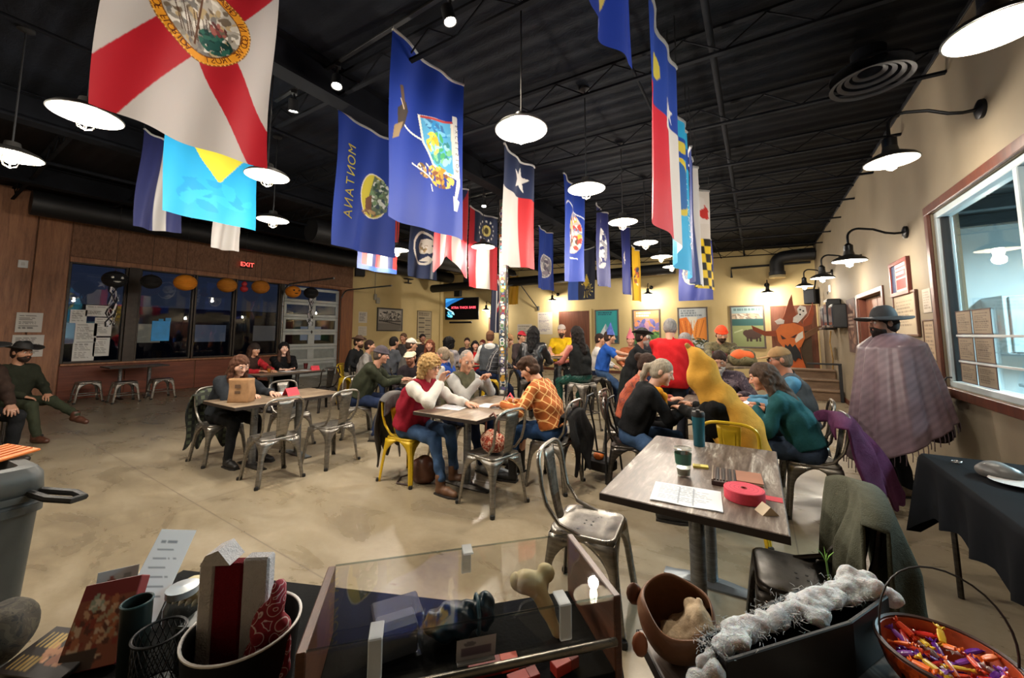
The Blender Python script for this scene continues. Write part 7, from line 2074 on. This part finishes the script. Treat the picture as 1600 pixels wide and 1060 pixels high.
# ================================================================== BLACK CLOTH TABLE AT THE RIGHT WALL
t = thing('cloth_table', 'folding table under a black cloth along the right wall', 'table', (1.17, 2.6, 0))
MB().bb((-.3, -1.2, .73), (.3, 1.0, .755), .01).build('tabletop', mat('#8a8a86', .5), t, False)
for y in (-1.0, .8):
    MB().tube([(-.24, y, .0), (-.24, y + .02, .4), (-.2, y + .06, .73)], .014, 8).build('leg', M_dk, t)
    MB().tube([(.24, y, .0), (.24, y + .02, .4), (.2, y + .06, .73)], .014, 8).build('leg', M_dk, t)
tc_ = thing('black_tablecloth', 'black cloth draped over the table along the right wall', 'tablecloth', (1.17, 2.6, .756))
nu, nv = 150, 22
rows = []
base = []
for k in range(nu):
    s_ = k / nu
    pts = rrect(.31, 1.11, .02, 2)
    base.append(s_)
per = [(-.31, -1.21), (.31, -1.21), (.31, 1.01), (-.31, 1.01)]
L_ = [.62, 2.22, .62, 2.22]; tot = sum(L_)
for k in range(nu):
    d = tot * k / nu; i = 0
    while d > L_[i]: d -= L_[i]; i += 1
    a, b_ = per[i], per[(i + 1) % 4]; q = d / L_[i]
    px, py = a[0] + (b_[0] - a[0]) * q, a[1] + (b_[1] - a[1]) * q
    cn = min(q, 1 - q) * L_[i]
    nx_, ny_ = ((0, -1), (1, 0), (0, 1), (-1, 0))[i]
    hem = .3 + .22 * math.exp(-cn * 7) + .02 * math.sin(k * .7)
    row = [(px * .0, py * .3, .001), (px * .98, py * .985, .001), (px, py, -.002)]
    for j in range(1, nv):
        v_ = j / (nv - 1)
        fold = (.03 * math.sin(d * 17 + 1) + .03 * math.exp(-cn * 14)) * v_
        dx = px / .31 * math.exp(-cn * 12) * .04 * v_; dy = (1 if py > 0 else -1) * math.exp(-cn * 12) * .04 * v_
        row.append((px + nx_ * (.012 + max(fold, -.008)) + dx, py + ny_ * (.012 + max(fold, -.008)) + dy, -.004 - hem * v_))
    rows.append(row)
MB().grid(np.array(rows), True).build('cloth', mat('#0b0d11', .9, 0, .25, Specular_IOR_Level=.08), tc_, True, 60)
def lump(name, label, cat, x, y, z, r_, col, rz=0, rough=.4, metal_=0., extra=None):
    t = thing(name, label, cat, (x, y, z), rz)
    f = Fld((-r_[0] - .05, -r_[1] - .05, 0), (r_[0] + .05, r_[1] + .05, r_[2] * 2 + .05), .009)
    f.ell((0, 0, r_[2] * .6), r_, .01); f.ell((r_[0] * .3, r_[1] * .3, r_[2] * .9), (r_[0] * .6, r_[1] * .5, r_[2] * .7), .03); f.plane((0, 0, -1), 0); f.ruffle(lambda x, y, z: .003 * np.sin(50 * x + 30 * y))
    f.obj('body', mat(col, rough, metal_, .3, 9), t)
    return t
t = lump('baseball_cap', 'grey and white trucker cap on the black cloth table', 'hat', 1.06, 3.2, .762, (.075, .09, .045), '#5f5d5a', R(40)); MB().lathe([(.0, .005), (.09, .01), (.1, .016), (.0, .014)], 20, (-.05, -.1, 0)).build('visor', mat('#c9c6c2', .5), t)
t = lump('folded_cloth', 'dark folded wrap lying on the black cloth table', 'cloth', 1.2, 2.92, .762, (.12, .08, .022), '#3a322e', R(-30)); MB().tube([(-.1, 0, .045), (0, .02, .056), (.1, .01, .05)], .012).build('fold', mat('#7a756e', .6), t)
t = lump('brown_bundle', 'rounded brown bundle by the wall on the black cloth table', 'bag', 1.36, 3.22, .762, (.1, .12, .06), '#5a4a44', R(10), .6); MB().tube([(-.08, -.1, .09), (0, -.05, .14), (.08, .05, .12)], .012).build('strap', mat('#8a8480', .5), t)
t = lump('red_case', 'glossy red glasses case at the front of the black cloth table', 'case', 1.05, 2.72, .762, (.05, .11, .022), '#7a2a30', R(-35), .25); MB().tube([(-.048, 0, .014), (-.04, .08, .014), (0, .105, .014), (.04, .08, .014), (.048, 0, .014)], .003, 5).build('seam', mat('#3a1216', .4), t)
t = thing('ring', 'small steel ring lying near the corner of the black cloth table', 'ring', (.97, 3.42, .768)); MB().tube([(.02 * math.cos(a), .02 * math.sin(a), 0) for a in np.linspace(0, 6.283, 18, False)], .004, 6, True).build('band', metal('#c9c9c9', .2), t); MB().ball((.02, 0, .003), (.006, .006, .005), 8).build('clasp', metal('#c9c9c9', .2), t)
# ================================================================== TRASH CAN
t = thing('trash_can', 'grey plastic trash can with lid at the left foreground', 'trash can', (-3.12, .12, 0), R(6))
rows = [[(x * k, y * k * 1.0, z) for x, y in rrect(.25, .27, .05, 4)] for k, z in ((.82, 0), (.84, .02), (.97, .7), (1.0, .72), (1.0, .76))]
MB().grid(np.array(rows).transpose(1, 0, 2), True).build('bin', mat('#3c3f3e', .5, 0, .1), t, True, 40, solid=.006)
mbb = MB()
for (z0, z1, k) in ((.70, .735, 1.03), (.755, .785, 1.05)): mbb.grid(np.array([[(x * kk, y * kk, z) for x, y in rrect(.25, .27, .05, 4)] for kk, z in ((k - .03, z0), (k, z0), (k, z1), (k - .03, z1))]).transpose(1, 0, 2), True)
mbb.build('rim', mat('#444746', .5), t)
rows = [[(x * k, y * k, z) for x, y in rrect(.25, .27, .05, 4)] for k, z in ((1.02, .785), (1.0, .87), (.93, .9), (.75, .905), (.7, .86), (.2, .855))]
MB().grid(np.array(rows).transpose(1, 0, 2), True).build('lid', mat('#4b4e4d', .45, 0, .1), t, True, 40, solid=.005)
MB().tube([(.24, .22, .79), (.36, .25, .775), (.44, .31, .76), (.43, .35, .76), (.36, .34, .77), (.25, .26, .79)], .016, 8).build('latch', M_black, t)
t = thing('orange_tray', 'orange plastic tray leaning beyond the trash can', 'tray', (-3.28, .28, .905), R(15))
MB().box((0, 0, .012), (.3, .22, .012), .005, Matrix.Rotation(R(8), 3, 'X')).build('tray', mat('#d8742a', .5), t, False)
for k in range(5): MB().box((-.1 + k * .05, 0, .02), (.008, .2, .006), .002, Matrix.Rotation(R(8), 3, 'X')).build('ridge', mat('#b85c1e', .5), t, False)

# ================================================================== FOREGROUND TABLES
def frame(o, ang): return Matrix.Translation(o) @ Matrix.Rotation(ang, 4, 'Z')
M_bcl = mat('#0c0d0e', .9, 0, .3, 9, .3, 120, Specular_IOR_Level=.1)
t = thing('display_table', 'table under a plain black cloth in the left foreground', 'table', (-1.63, .55, 0), math.atan2(.395, .918))
MB().bb((0.01, -.74, .72), (1.37, -.01, .745), .01).build('tabletop', mat('#5a4a3a', .6), t, False)
for x in (.08, 1.3):
    for y in (-.68, -.08): MB().tube([(x, y, 0), (x, y, .72)], .018, 8).build('leg', M_dk, t)
tcl = thing('display_tablecloth', 'plain black cloth covering the left foreground table', 'tablecloth', (-1.63, .55, .7465), math.atan2(.395, .918))
rows = []
for k in range(120):
    q = k / 120 * 4
    i = int(q); q -= i
    per = [(0, 0), (1.38, 0), (1.38, -.75), (0, -.75)]
    a, b_ = per[i], per[(i + 1) % 4]
    px, py = a[0] + (b_[0] - a[0]) * q, a[1] + (b_[1] - a[1]) * q
    nx_, ny_ = ((0, 1), (1, 0), (0, -1), (-1, 0))[i]
    row = [(.69 + (px - .69) * s_, -.375 + (py + .375) * s_, .012) for s_ in (0, .5, .985)] + [(px, py, .008)]
    for j in range(1, 9): fo = .02 * math.sin(k * 1.1) * j / 8; row.append((px + nx_ * (.01 + max(0, fo)), py + ny_ * (.01 + max(0, fo)), .0 - .55 * j / 8))
    rows.append(row)
MB().grid(np.array(rows), True).build('cloth', M_bcl, tcl, True, 60)
t = thing('front_wood_table', 'brown wood-topped table in the right foreground corner', 'table', (-.3, 1.085, 0), math.atan2(.6, .8))
MB().bb((0, -.8, .73), (.72, 0, .76), .004).build('tabletop', M_top1, t, False)
for lo, hi in (((-.003, 0, .727), (.723, .003, .758)), ((.72, -.8, .727), (.723, 0, .758)), ((-.003, -.8, .727), (0, 0, .758))): MB().bb(lo, hi, .001).build('edge_band', mat('#2a211c', .5), t, False)
MB().tube([(.33, -.4, .03), (.33, -.4, .73)], .04, 16).build('column', metal('#7d8084', .35), t)
MB().lathe([(.26, 0), (.26, .012), (.08, .035), (0, .035)], 30, (.33, -.4, 0)).build('base', M_dk, t)
# ---- acrylic display case
ANG = math.atan2(.41, .39)
CO = Vector((-.84, .57, .7605))
t = thing('display_case', 'clear acrylic display case with dark wood sides in the foreground', 'display case', tuple(CO), ANG)
M_acr = glassm('acrylic', '#fbfbfa', .015, .06)
M_acr2 = glassm('acrylic_edge', '#dfe8ea', .1, .3)
M_cw = woodm('case_walnut', '#3a2219', '#553425', '#6d4632', (3, 3, 14), .4, .1)
W_, D_, H_ = .566, .25, .24                                       # width, depth (towards camera = -y), height
for x in (-.016, W_): MB().bb((x, -D_, 0), (x + .016, 0, H_), .002).build('side_panel', M_cw, t, False)
MB().bb((0, -D_, .0), (W_, 0, .1), .002).build('plinth', M_bcl, t, False)
MB().bb((0, -.004, .1), (W_, 0, H_), .0005).build('back_pane', M_acr, t, False)
MB().bb((0, -D_ + .001, H_ - .004), (W_, -.005, H_), .0005).build('lid_pane', M_acr, t, False)
MB().bb((0, -D_, .1), (W_, -D_ + .004, H_ - .006), .0005).build('front_pane', M_acr, t, False)
for y in (-.003, -D_ + .002): MB().tube([(0, y, H_ + .001), (W_, y, H_ + .001)], .0022, 6).build('pane_edge', M_acr2, t)
MB().tube([(0, -D_ - .006, .16), (W_, -D_ - .006, .16)], .0075, 12).build('metal_rod', metal('#8a857c', .3), t)
for x, y in ((.11, -D_ - .002), (.46, -D_ - .002), (.3, .003)):
    hg = MB().bb((x - .012, y - .005, H_ - .06), (x + .012, y + .003, H_ + .006), .002).bb((x - .012, y - .003 if y < -.1 else y - .04, H_ + .001), (x + .012, y + .04 if y < -.1 else y + .003, H_ + .006), .002).build('hinge', mat('#d5d8d8', .2, 0, .05, Alpha=.5), t, False)
for x in (-.008, W_ + .008): MB().lathe([(.006, 0), (.006, .003), (0, .004)], 10, (x, -D_ + .03, .2), Matrix.Rotation(R(90), 3, 'X')).build('screw', metal('#c9c5bc', .25), t)
CM = frame(CO, ANG)
def inc(x, y, z): return tuple(CM @ Vector((x, y, z)))
t = thing('price_label', 'small white label card inside the display case front', 'label', inc(.29, -D_ + .02, .1), ANG)
p = Paint(.075, .045, 400).fill('#a8a2a4'); p.rect(.008, .02, .067, .036, '#6a5a66'); p.ell(.025, .012, .012, .005, '#6a6468')
p.sheet('printed_card', lambda S, T: (S - .0375, S * 0 - .002 + .01 * T / .045, .1 - T + .0), t); MB().bb((-.036, -.001, .052), (.036, .012, .056), .001).build('stand', mat('#8a8684', .4), t, False)
t = thing('clear_block', 'clear plastic box inside the display case', 'box', inc(.14, -.09, .1005), ANG + R(12))
MB().bb((-.05, -.04, 0), (.05, .04, .085), .004).build('shell', glassm('frosted_box', '#c9cdd0', .25, .35), t, False); MB().bb((-.04, -.03, .002), (.04, .03, .06), .004).build('insert', mat('#75767a', .5), t, False)
t = thing('blue_bundle', 'crumpled dark blue wrapped bundle inside the display case', 'bundle', inc(.28, -.085, .1005), ANG)
f = Fld((-.1, -.06, 0), (.1, .06, .1), .005); f.ell((-.02, 0, .035), (.062, .036, .036), .02); f.ell((.05, 0, .045), (.025, .03, .036), .012); f.plane((0, 0, -1), 0); f.ruffle(lambda x, y, z: .005 * np.sin(130 * x + 90 * z) * np.sin(110 * y + 60 * z)); f.obj('wrap', mat('#1f3442', .3, 0, .5, 30), t)
MB().tube([(.034, .0 + .034 * math.cos(a), .04 + .036 * math.sin(a)) for a in np.linspace(0, 6.283, 18, False)], .004, 6, True).build('band', mat('#3a5a68', .4), t)
t = thing('bone', 'cream coloured animal bone standing inside the display case', 'bone', inc(.455, -.1, .1005), ANG)
f = Fld((-.08, -.07, 0), (.08, .07, .14), .005); f.chain([A(.03, -.04, .006), A(.012, -.02, .05), A(-.005, .0, .085)], [.011, .014, .022], .015); f.ell((-.03, .005, .098), (.032, .026, .024), .015); f.ell((.02, .02, .1), (.026, .02, .022), .015); f.ell((.0, .03, .1), (.012, .02, .014), .01, True); f.plane((0, 0, -1), 0)
f.obj('shaft', mat('#c9b98a', .55, 0, .12, 20), t)
MB().ball((-.052, .008, .1), (.014, .02, .018), 12).build('knuckle', mat('#d0c193', .55), t)
for i, (x, y, l_, c1, c2) in enumerate(((.33, -.19, .05, '#7a1414', '#c8482e'), (.38, -.235, .03, '#a82a22', '#8a1f1a'), (.47, -.22, .028, '#b03226', '#7a1a18'))):
    t = thing('red_packet', ('red box with an orange end on the case floor', 'small red packet at the front of the case, left', 'small red packet at the front of the case, right')[i], 'box', inc(x, y, .1005), ANG + R(8 * i))
    MB().bb((-l_, -.012, 0), (l_ * .3, .012, .02), .001).build('sleeve', mat(c1, .5), t, False); MB().bb((l_ * .3, -.012, 0), (l_, .012, .02), .001).build('end_cap', mat(c2, .5), t, False)
# ---- pail with folded cloths
t = thing('black_pail', 'black round pail with a white rim in the left foreground', 'pail', (-.93, .425, .7605))
MB().lathe([(.085, 0), (.09, .004), (.104, .165), (.1, .165), (.086, .008), (0, .008)], 40, cap=False).build('pail', mat('#131314', .4), t)
MB().tube([(.1035 * math.cos(a), .1035 * math.sin(a), .166) for a in np.linspace(0, 6.283, 48, False)], .0028, 6, True).build('rim', mat('#d8d5d0', .4), t)
t = thing('striped_napkin', 'stiff grey and dark red striped cloth standing in the black pail', 'cloth', (-.95, .42, .77), R(36))
for x0, x1, c_, dz in ((-.075, -.045, '#b9b6b6', .0), (-.045, .012, '#6a0f1c', -.006), (.012, .065, '#b2b1b4', .004)):
    MB().bb((x0, -.014, 0), (x1, .014, .285 + dz), .004).build('folded_panel', cloth(c_, .1), t, False)
MB().prism([(-.07, .28), (-.01, .28), (-.035, .31), (-.06, .3)], -.02, .03, Matrix(((1, 0, 0), (0, 0, 1), (0, 1, 0)))).build('folded_corner', cloth('#c2c0c2', .1), t, False)
n = NB('paisley_red')
vo = n.n.new('ShaderNodeTexVoronoi'); vo.inputs['Scale'].default_value = 40; n.l(n.tc(), vo.inputs['Vector'])
wvv = n.math('FRACT', n.math('MULTIPLY', vo.outputs['Distance'], 3.2))
n.set(n.ramp(wvv, [(.0, '#7d0f24'), (.5, '#8a1328'), (.62, '#d8c6c8'), (.75, '#7d0f24')]), .8)
t = thing('paisley_bandana', 'red and white paisley bandana tucked into the black pail', 'bandana', (-.872, .45, .77), R(30))
f = Fld((-.07, -.05, .04), (.07, .05, .27), .005); f.chain([A(-.025, 0, .08), A(-.01, 0, .16), A(.012, 0, .235)], [.028, .026, .012], .02); f.chain([A(.026, 0, .08), A(.022, 0, .16)], [.02, .012], .02); f.ruffle(lambda x, y, z: .004 * np.sin(120 * x + 40 * z)); f.obj('cloth', n.m, t)
f = Fld((-.07, -.05, .0), (.07, .05, .1), .006); f.cone((-.01, 0, .02), (.0, 0, .09), .03, .034, .01); f.obj('tucked_end', n.m, t)
# ---- small things on the left
t = thing('mesh_cup', 'black wire mesh pencil cup on the black cloth', 'cup', (-1.14, .35, .7605))
mb_ = MB()
for k in range(22):
    a = k * 6.283 / 22
    for sg in (-1, 1): mb_.tube([(.045 * math.cos(a + sg * v_ * .9), .045 * math.sin(a + sg * v_ * .9), .004 + .11 * v_) for v_ in np.linspace(0, 1, 7)], .0011, 4)
mo = mb_.build('mesh', mat('#2a2b2d', .4, .5), t); mo['kind'] = 'stuff'
for z in (.003, .115): MB().tube([(.046 * math.cos(a), .046 * math.sin(a), z) for a in np.linspace(0, 6.283, 28, False)], .003, 6, True).build('rim', mat('#2a2b2d', .4, .5), t)
MB().lathe([(.045, .0), (.045, .003), (0, .003)], 24).build('bottom', M_black, t)
t = thing('black_canister', 'open black canister standing among the small items', 'canister', (-1.22, .33, .7605))
MB().lathe([(.024, 0), (.026, .003), (.028, .16), (.025, .162), (.023, .01), (0, .01)], 28, cap=False).build('body', mat('#16201f', .35), t); MB().tube([(.0275 * math.cos(a), .0275 * math.sin(a), .162) for a in np.linspace(0, 6.283, 28, False)], .0025, 6, True).build('rim', mat('#30484a', .3), t)
t = thing('clear_jar', 'small clear square jar behind the mesh cup', 'jar', (-1.24, .42, .7605))
MB().lathe([(.034, 0), (.036, .004), (.036, .1), (.03, .115), (.03, .125)], 20, cap=False).build('glass', M_cup, t); MB().lathe([(.0, .125), (.034, .125), (.034, .14), (0, .142)], 20).build('lid', mat('#a8aaac', .25, .3), t)
t = thing('dark_box', 'small dark green box with white print behind the mesh cup', 'box', (-1.13, .43, .7605), R(30))
MB().bb((-.045, -.03, 0), (.045, .03, .1), .003).build('carton', mat('#12201f', .4), t, False); MB().bb((-.03, -.0308, .05), (.03, -.03, .056), .0001).bb((.0, -.0308, .066), (.012, -.03, .08), .0001).build('print', mat('#c9ccca', .5), t, False)
t = thing('jaw_bone', 'cream animal jaw with teeth lying at the back of the black cloth', 'bone', (-1.36, .5, .7605), R(25))
f = Fld((-.1, -.06, 0), (.1, .06, .1), .005); f.chain([A(-.08, 0, .03), A(-.02, 0, .05), A(.06, 0, .055)], [.02, .028, .026], .02); f.ell((.06, 0, .05), (.03, .028, .03), .02); f.plane((0, 0, -1), 0); f.obj('bone', mat('#c9be92', .55, 0, .15, 18), t)
for k in range(6): MB().lathe([(.007, 0), (.006, .01), (.0, .018)], 8, (-.04 + .02 * k, -.026, .04), Matrix.Rotation(R(110), 3, 'X')).build('tooth', mat('#e0d8c0', .4), t)
def board(name, label, cat, c, w_, h_, thick, euler, fn, col, n_=260):
    t = thing(name, label, cat, c)
    t.rotation_euler = euler
    MB().bb((-w_ / 2, -thick / 2, 0), (w_ / 2, thick / 2, h_), min(.002, thick * .3)).build('board', mat(col, .5), t, False)
    p = Paint(w_ * .985, h_ * .985, n_); fn(p)
    p.sheet('printed_face', lambda S, T: (S - w_ * .4925, S * 0 - thick / 2 - .0006, h_ * .992 - T), t)
    return t
def f_rec(p): p.fill('#e6eef6'); p.text_lines(.012, .03, p.w - .012, p.h - .02, 9, '#8a96a2', 3, .22)
board('receipt', 'white printed slip standing up among the small items', 'paper', (-1.385, .36, .7605), .088, .26, .0016, (R(-48), R(14), R(58)), f_rec, '#d5dee6')
def f_pk(p):
    p.fill('#8a4a34'); p.rect(0, 0, p.w, p.h * .2, '#7a1a22'); p.blots(p.w / 2, p.h * .55, p.w * .5, p.h * .4, ['#b06a48', '#c9a284', '#5a2a1e', '#d0b8a0', '#8a2f22', '#a89a80'], 90, 5, .16); p.rect(.0, p.h * .78, p.w * .6, p.h, '#3a2822'); p.blots(p.w * .35, p.h * .3, .02, .03, ['#d8d4c8', '#9aa89a'], 8, 6, .5)
board('photo_packet', 'glossy red-brown picture packet leaning among the small items', 'packet', (-1.33, .285, .7605), .125, .17, .03, (R(-32), R(-8), R(40)), f_pk, '#6a1a20')
def f_bk(p):
    p.fill('#241a15'); p.blots(p.w * .62, p.h * .45, p.w * .3, p.h * .35, ['#a8744e', '#c9936a', '#8a5638'], 16, 4, .35)
    for k in range(5): p.rect(.012 + k * .012, p.h * .12, .019 + k * .012, p.h * .45, '#b89a52'); p.rect(.012 + k * .012, p.h * .62, .019 + k * .012, p.h * .9, '#a88a48')
t = board('dark_booklet', 'dark booklet with tan picture lying at the left foreground corner', 'booklet', (-1.4, .2, .768), .17, .11, .012, (R(-78), 0, R(25)), f_bk, '#1d1512')
def f_hz(p): p.fill('#c5cad0'); p.poly([(.03, .012), (.05, .04), (.03, .068), (.01, .04)], '#9a5a54'); p.poly([(.03, .024), (.042, .04), (.03, .056), (.018, .04)], '#d0d2d4'); p.text_lines(.055, .015, p.w - .005, p.h - .02, 4, '#9aa0a8', 2)
board('hazard_card', 'small white card with a red diamond mark', 'card', (-1.52, .36, .7605), .085, .115, .0015, (R(-14), 0, R(62)), f_hz, '#c9ced2')
t = thing('camouflage_pouch', 'dark mottled pouch at the left edge of the foreground table', 'pouch', (-1.55, .16, .7605))
f = Fld((-.12, -.12, 0), (.12, .12, .2), .008); f.ell((0, 0, .05), (.07, .07, .06), .02); f.ell((-.02, .03, .08), (.04, .04, .04), .03); f.plane((0, 0, -1), 0); f.ruffle(lambda x, y, z: .006 * np.sin(60 * x + 20 * z) * np.sin(50 * y)); f.obj('pouch', camom('dark_mottle', ['#15130f', '#2c271c', '#3c3628', '#0f0e0c'], 30), t)
MB().tube([(-.04, -.05, .08), (.0, -.07, .07), (.04, -.05, .08)], .006).build('drawstring', mat('#4a4236', .7), t)
# ---- right: coffin box, fur-lined leather bowl, candy bowl
t = thing('coffin_box', 'long black wooden coffin prop stuffed with white cobweb', 'prop', (.055, 1.168, .7605), math.atan2(.807, .591))
cof = [(-.28, -.032), (-.28, .032), (.08, .06), (.27, .04), (.27, -.04), (.08, -.06)]
mb_ = MB(); mb_.prism(cof, 0, .01)
for i in range(6):
    a, b_ = Vector((*cof[i], 0)), Vector((*cof[(i + 1) % 6], 0)); m_ = (a + b_) / 2; d = b_ - a
    mb_.box((m_.x * .97, m_.y * .95, .06), (d.length, .009, .12), .002, Matrix.Rotation(math.atan2(d.y, d.x), 3, 'Z'))
mb_.build('box', mat('#101214', .5), t, False)
f = Fld((-.36, -.12, .06), (.4, .14, .22), .005)
r3 = random.Random(5)
f.chain([A(-.31, .0, .1), A(-.2, .008, .11), A(-.05, .018, .113), (.1, .022, .113), A(.22, .018, .118), A(.3, .02, .11)], [.011, .013, .016, .018, .018, .026], .02)
for k in range(16): f.ell((r3.uniform(-.27, .27), r3.uniform(-.01, .05), r3.uniform(.108, .12)), (r3.uniform(.02, .05), r3.uniform(.01, .02), .009), .02)
for k in range(8): f.ell((r3.uniform(.24, .34), r3.uniform(-.02, .06), r3.uniform(.06, .13)), (.025, .025, .022), .015)
def fluff(f, amp, seed=3):
    q = np.random.default_rng(seed).normal(size=tuple(f.n)).astype(np.float32)
    for ax_ in (0, 1, 2, 0, 1, 2): q = (q + np.roll(q, 1, ax_) + np.roll(q, -1, ax_)) / 3
    f.D += amp * q / q.std()
fluff(f, .0022)
n = NB('cobweb_wool'); n.set(n.ramp(n.noise(60, 5), [(.3, '#b4babf'), (.7, '#e2e7ea')]), .95, Subsurface_Weight=.2); n.bump(n.noise(120, 5, .7), .8, .01)
f.obj('cobweb_filling', n.m, t); M_web = n.m
mb_ = MB()
for k in range(900):
    x0 = r3.uniform(-.3, .31); p0 = Vector((x0, .012 + r3.gauss(0, .018), .12 + r3.gauss(0, .005))); d = Vector((r3.gauss(0, 1), r3.gauss(0, .8), r3.gauss(.05, .25))).normalized() * r3.uniform(.008, .02)
    mb_.tube([p0, p0 + d * .5 + Vector((r3.gauss(0, .004), r3.gauss(0, .004), r3.gauss(.003, .003))), p0 + d], [.0004, .0006, .0003], 3)
mb_.build('loose_fibres', M_web, t)['kind'] = 'stuff'
t = thing('leather_bowl', 'round brown leather bowl lined with pale wool', 'bowl', (-.195, 1.045, .7605), R(25))
t.scale = (.9, .9, .9)
tl = Matrix.Rotation(R(24), 3, 'X')
rows = []
for k in range(44):
    a = 6.283 * k / 44
    rows.append([tuple(tl @ Vector((r_ * math.cos(a) * (1 + .04 * math.sin(3 * a)), r_ * math.sin(a) * (1 + .03 * math.cos(2 * a)), z - .1 + .006 * math.sin(4 * a + 1) * (z / .14))) + Vector((0, 0, .104))) for r_, z in ((.0, .0), (.04, .004), (.07, .024), (.09, .06), (.096, .095), (.09, .125), (.084, .138))])
MB().grid(np.array(rows), True).build('leather_shell', mat('#7d553b', .5, 0, .25, 12, .3, 40), t, True, 60, solid=.005)
f = Fld((-.09, -.11, .01), (.11, .09, .17), .006); f.ell((.05, -.01, .09), (.036, .06, .06), .02); f.ell((.015, -.01, .06), (.06, .06, .035), .02); fluff(f, .003); f.obj('wool_lining', mat('#b8a284', .9, 0, .25, 40, .6, 90), t)
MB().ball((-.1, .05, .12), (.022, .012, .03), 12).build('ear_flap', mat('#6a4430', .5), t); MB().ball((-.105, -.05, .06), (.02, .012, .03), 12).build('ear_flap', mat('#b5714e', .5), t)
t = thing('web_strand', 'loose clump of white cobweb hanging off the end of the coffin', 'cobweb', (-.14, .86, .7605), R(40))
f = Fld((-.12, -.08, 0), (.12, .08, .12), .008); f.chain([A(-.08, 0, .01), A(-.02, .01, .05), A(.06, .02, .09)], [.015, .025, .025], .02); f.plane((0, 0, -1), 0); fluff(f, .004); f.obj('fibre', M_web, t)
MB().tube([(-.08, 0, .012), (-.11, .02, .008), (-.14, .01, .006)], .006, 6).build('wisp', M_web, t)
t = thing('flyer', 'white folded flyer on the wood table in front of the coffin', 'paper', (.14, 1.06, .7605), R(20))
MB().box((0, 0, .012), (.1, .07, .0015), .0004, Matrix.Rotation(R(18), 3, 'X')).build('flap', mat('#d0d4d8', .7), t, False); MB().bb((-.05, -.035, 0), (.05, .035, .0015), .0004).build('base_flap', mat('#c5c9ce', .7), t, False)
t = thing('candy_bowl', 'round orange and black clay bowl with a thin wire handle', 'bowl', (.31, 1.245, .7605), R(10))
mb_ = MB(); mb_.lathe([(.055, 0), (.072, .006), (.1, .04), (.113, .085), (.109, .09)], 44, cap=False); mb_.build('outer_wall', camom('lacquer_black_orange', ['#0f0d0c', '#8a3416', '#b5481c', '#141110'], 16, .3), t)
MB().lathe([(.109, .09), (.105, .088), (.093, .04), (.06, .012), (0, .01)], 44, cap=False).build('inner_wall', mat('#a8401c', .35, 0, .2, 10), t)
MB().tube([(.111 * math.cos(a), .111 * math.sin(a), .09 + .002 * math.sin(30 * a)) for a in np.linspace(0, 6.283, 60, False)], .005, 6, True).build('rim', mat('#3a2018', .5), t)
MB().tube([(-.109 * math.cos(a), .02 * math.sin(2 * a), .088 + .17 * math.sin(a)) for a in np.linspace(0, 3.1416, 20)], .0022, 6).build('handle', mat('#1c1c1e', .4), t)
cc_ = ['#d8401c', '#5a1f8a', '#e0681e', '#6a2a9c', '#c92a20', '#d8b030', '#e8dcd8', '#8a4ab0', '#d84a2a']
adj = ['glossy red', 'deep purple', 'bright orange', 'violet', 'dark red', 'yellow', 'white', 'lilac', 'red-orange']
protos = {}
r4 = random.Random(11)
for i in range(44):
    ci = i % 9
    ring_ = 0 if i < 6 else 1 if i < 20 else 2
    a = i * 2.4; rr = (.018, .048, .078)[ring_] * r4.uniform(.85, 1.1)
    loc_c = Vector((.31 + rr * math.cos(a), 1.245 + rr * math.sin(a), .7605 + .05 + .012 * ring_ * .6 + .01 * (i % 3)))
    if ci not in protos:
        t = thing('wrapped_candy', adj[ci] + ' wrapped candy piled in the clay bowl', 'candy', tuple(loc_c), 0, 'wrapped candies in the clay bowl')
        MB().lathe([(.0, -.017), (.006, -.014), (.0075, 0), (.006, .014), (0, .017)], 8, (0, 0, 0), Matrix.Rotation(R(90), 3, 'Y'), sx=.6).build('sweet', mat(cc_[ci], .25), t)
        for sg in (-1, 1): MB().grid(np.array([[(sg * (.013 + .012 * v_), .011 * v_ * u_, .004 * math.sin(u_ * 7) * v_) for v_ in (0.15, .6, 1)] for u_ in np.linspace(-1, 1, 7)])).build('twist_end', mat(cc_[ci], .2), t, True, 60, solid=.0006)
        protos[ci] = t
    else: t = dup(protos[ci], tuple(loc_c), 0)
    t.rotation_euler = (r4.uniform(-.5, .5), r4.uniform(-.5, .5), r4.uniform(0, 6.28))
t = thing('green_sprig', 'small green plant sprig stuck beside the cobweb', 'plant', (.14, 1.5, .7605))
for k in range(4): MB().tube([(0, 0, .1), (.008 * math.cos(k * 1.6), .008 * math.sin(k * 1.6), .12), (.02 * math.cos(k * 1.6), .02 * math.sin(k * 1.6), .135)], [.002, .004, .001], 6, flat=.3).build('leaf', mat('#6a9a3a', .6), t)
MB().tube([(0, 0, .0), (.004, 0, .06), (0, 0, .11)], .0025, 6).build('stem', mat('#4a6a2a', .6), t)
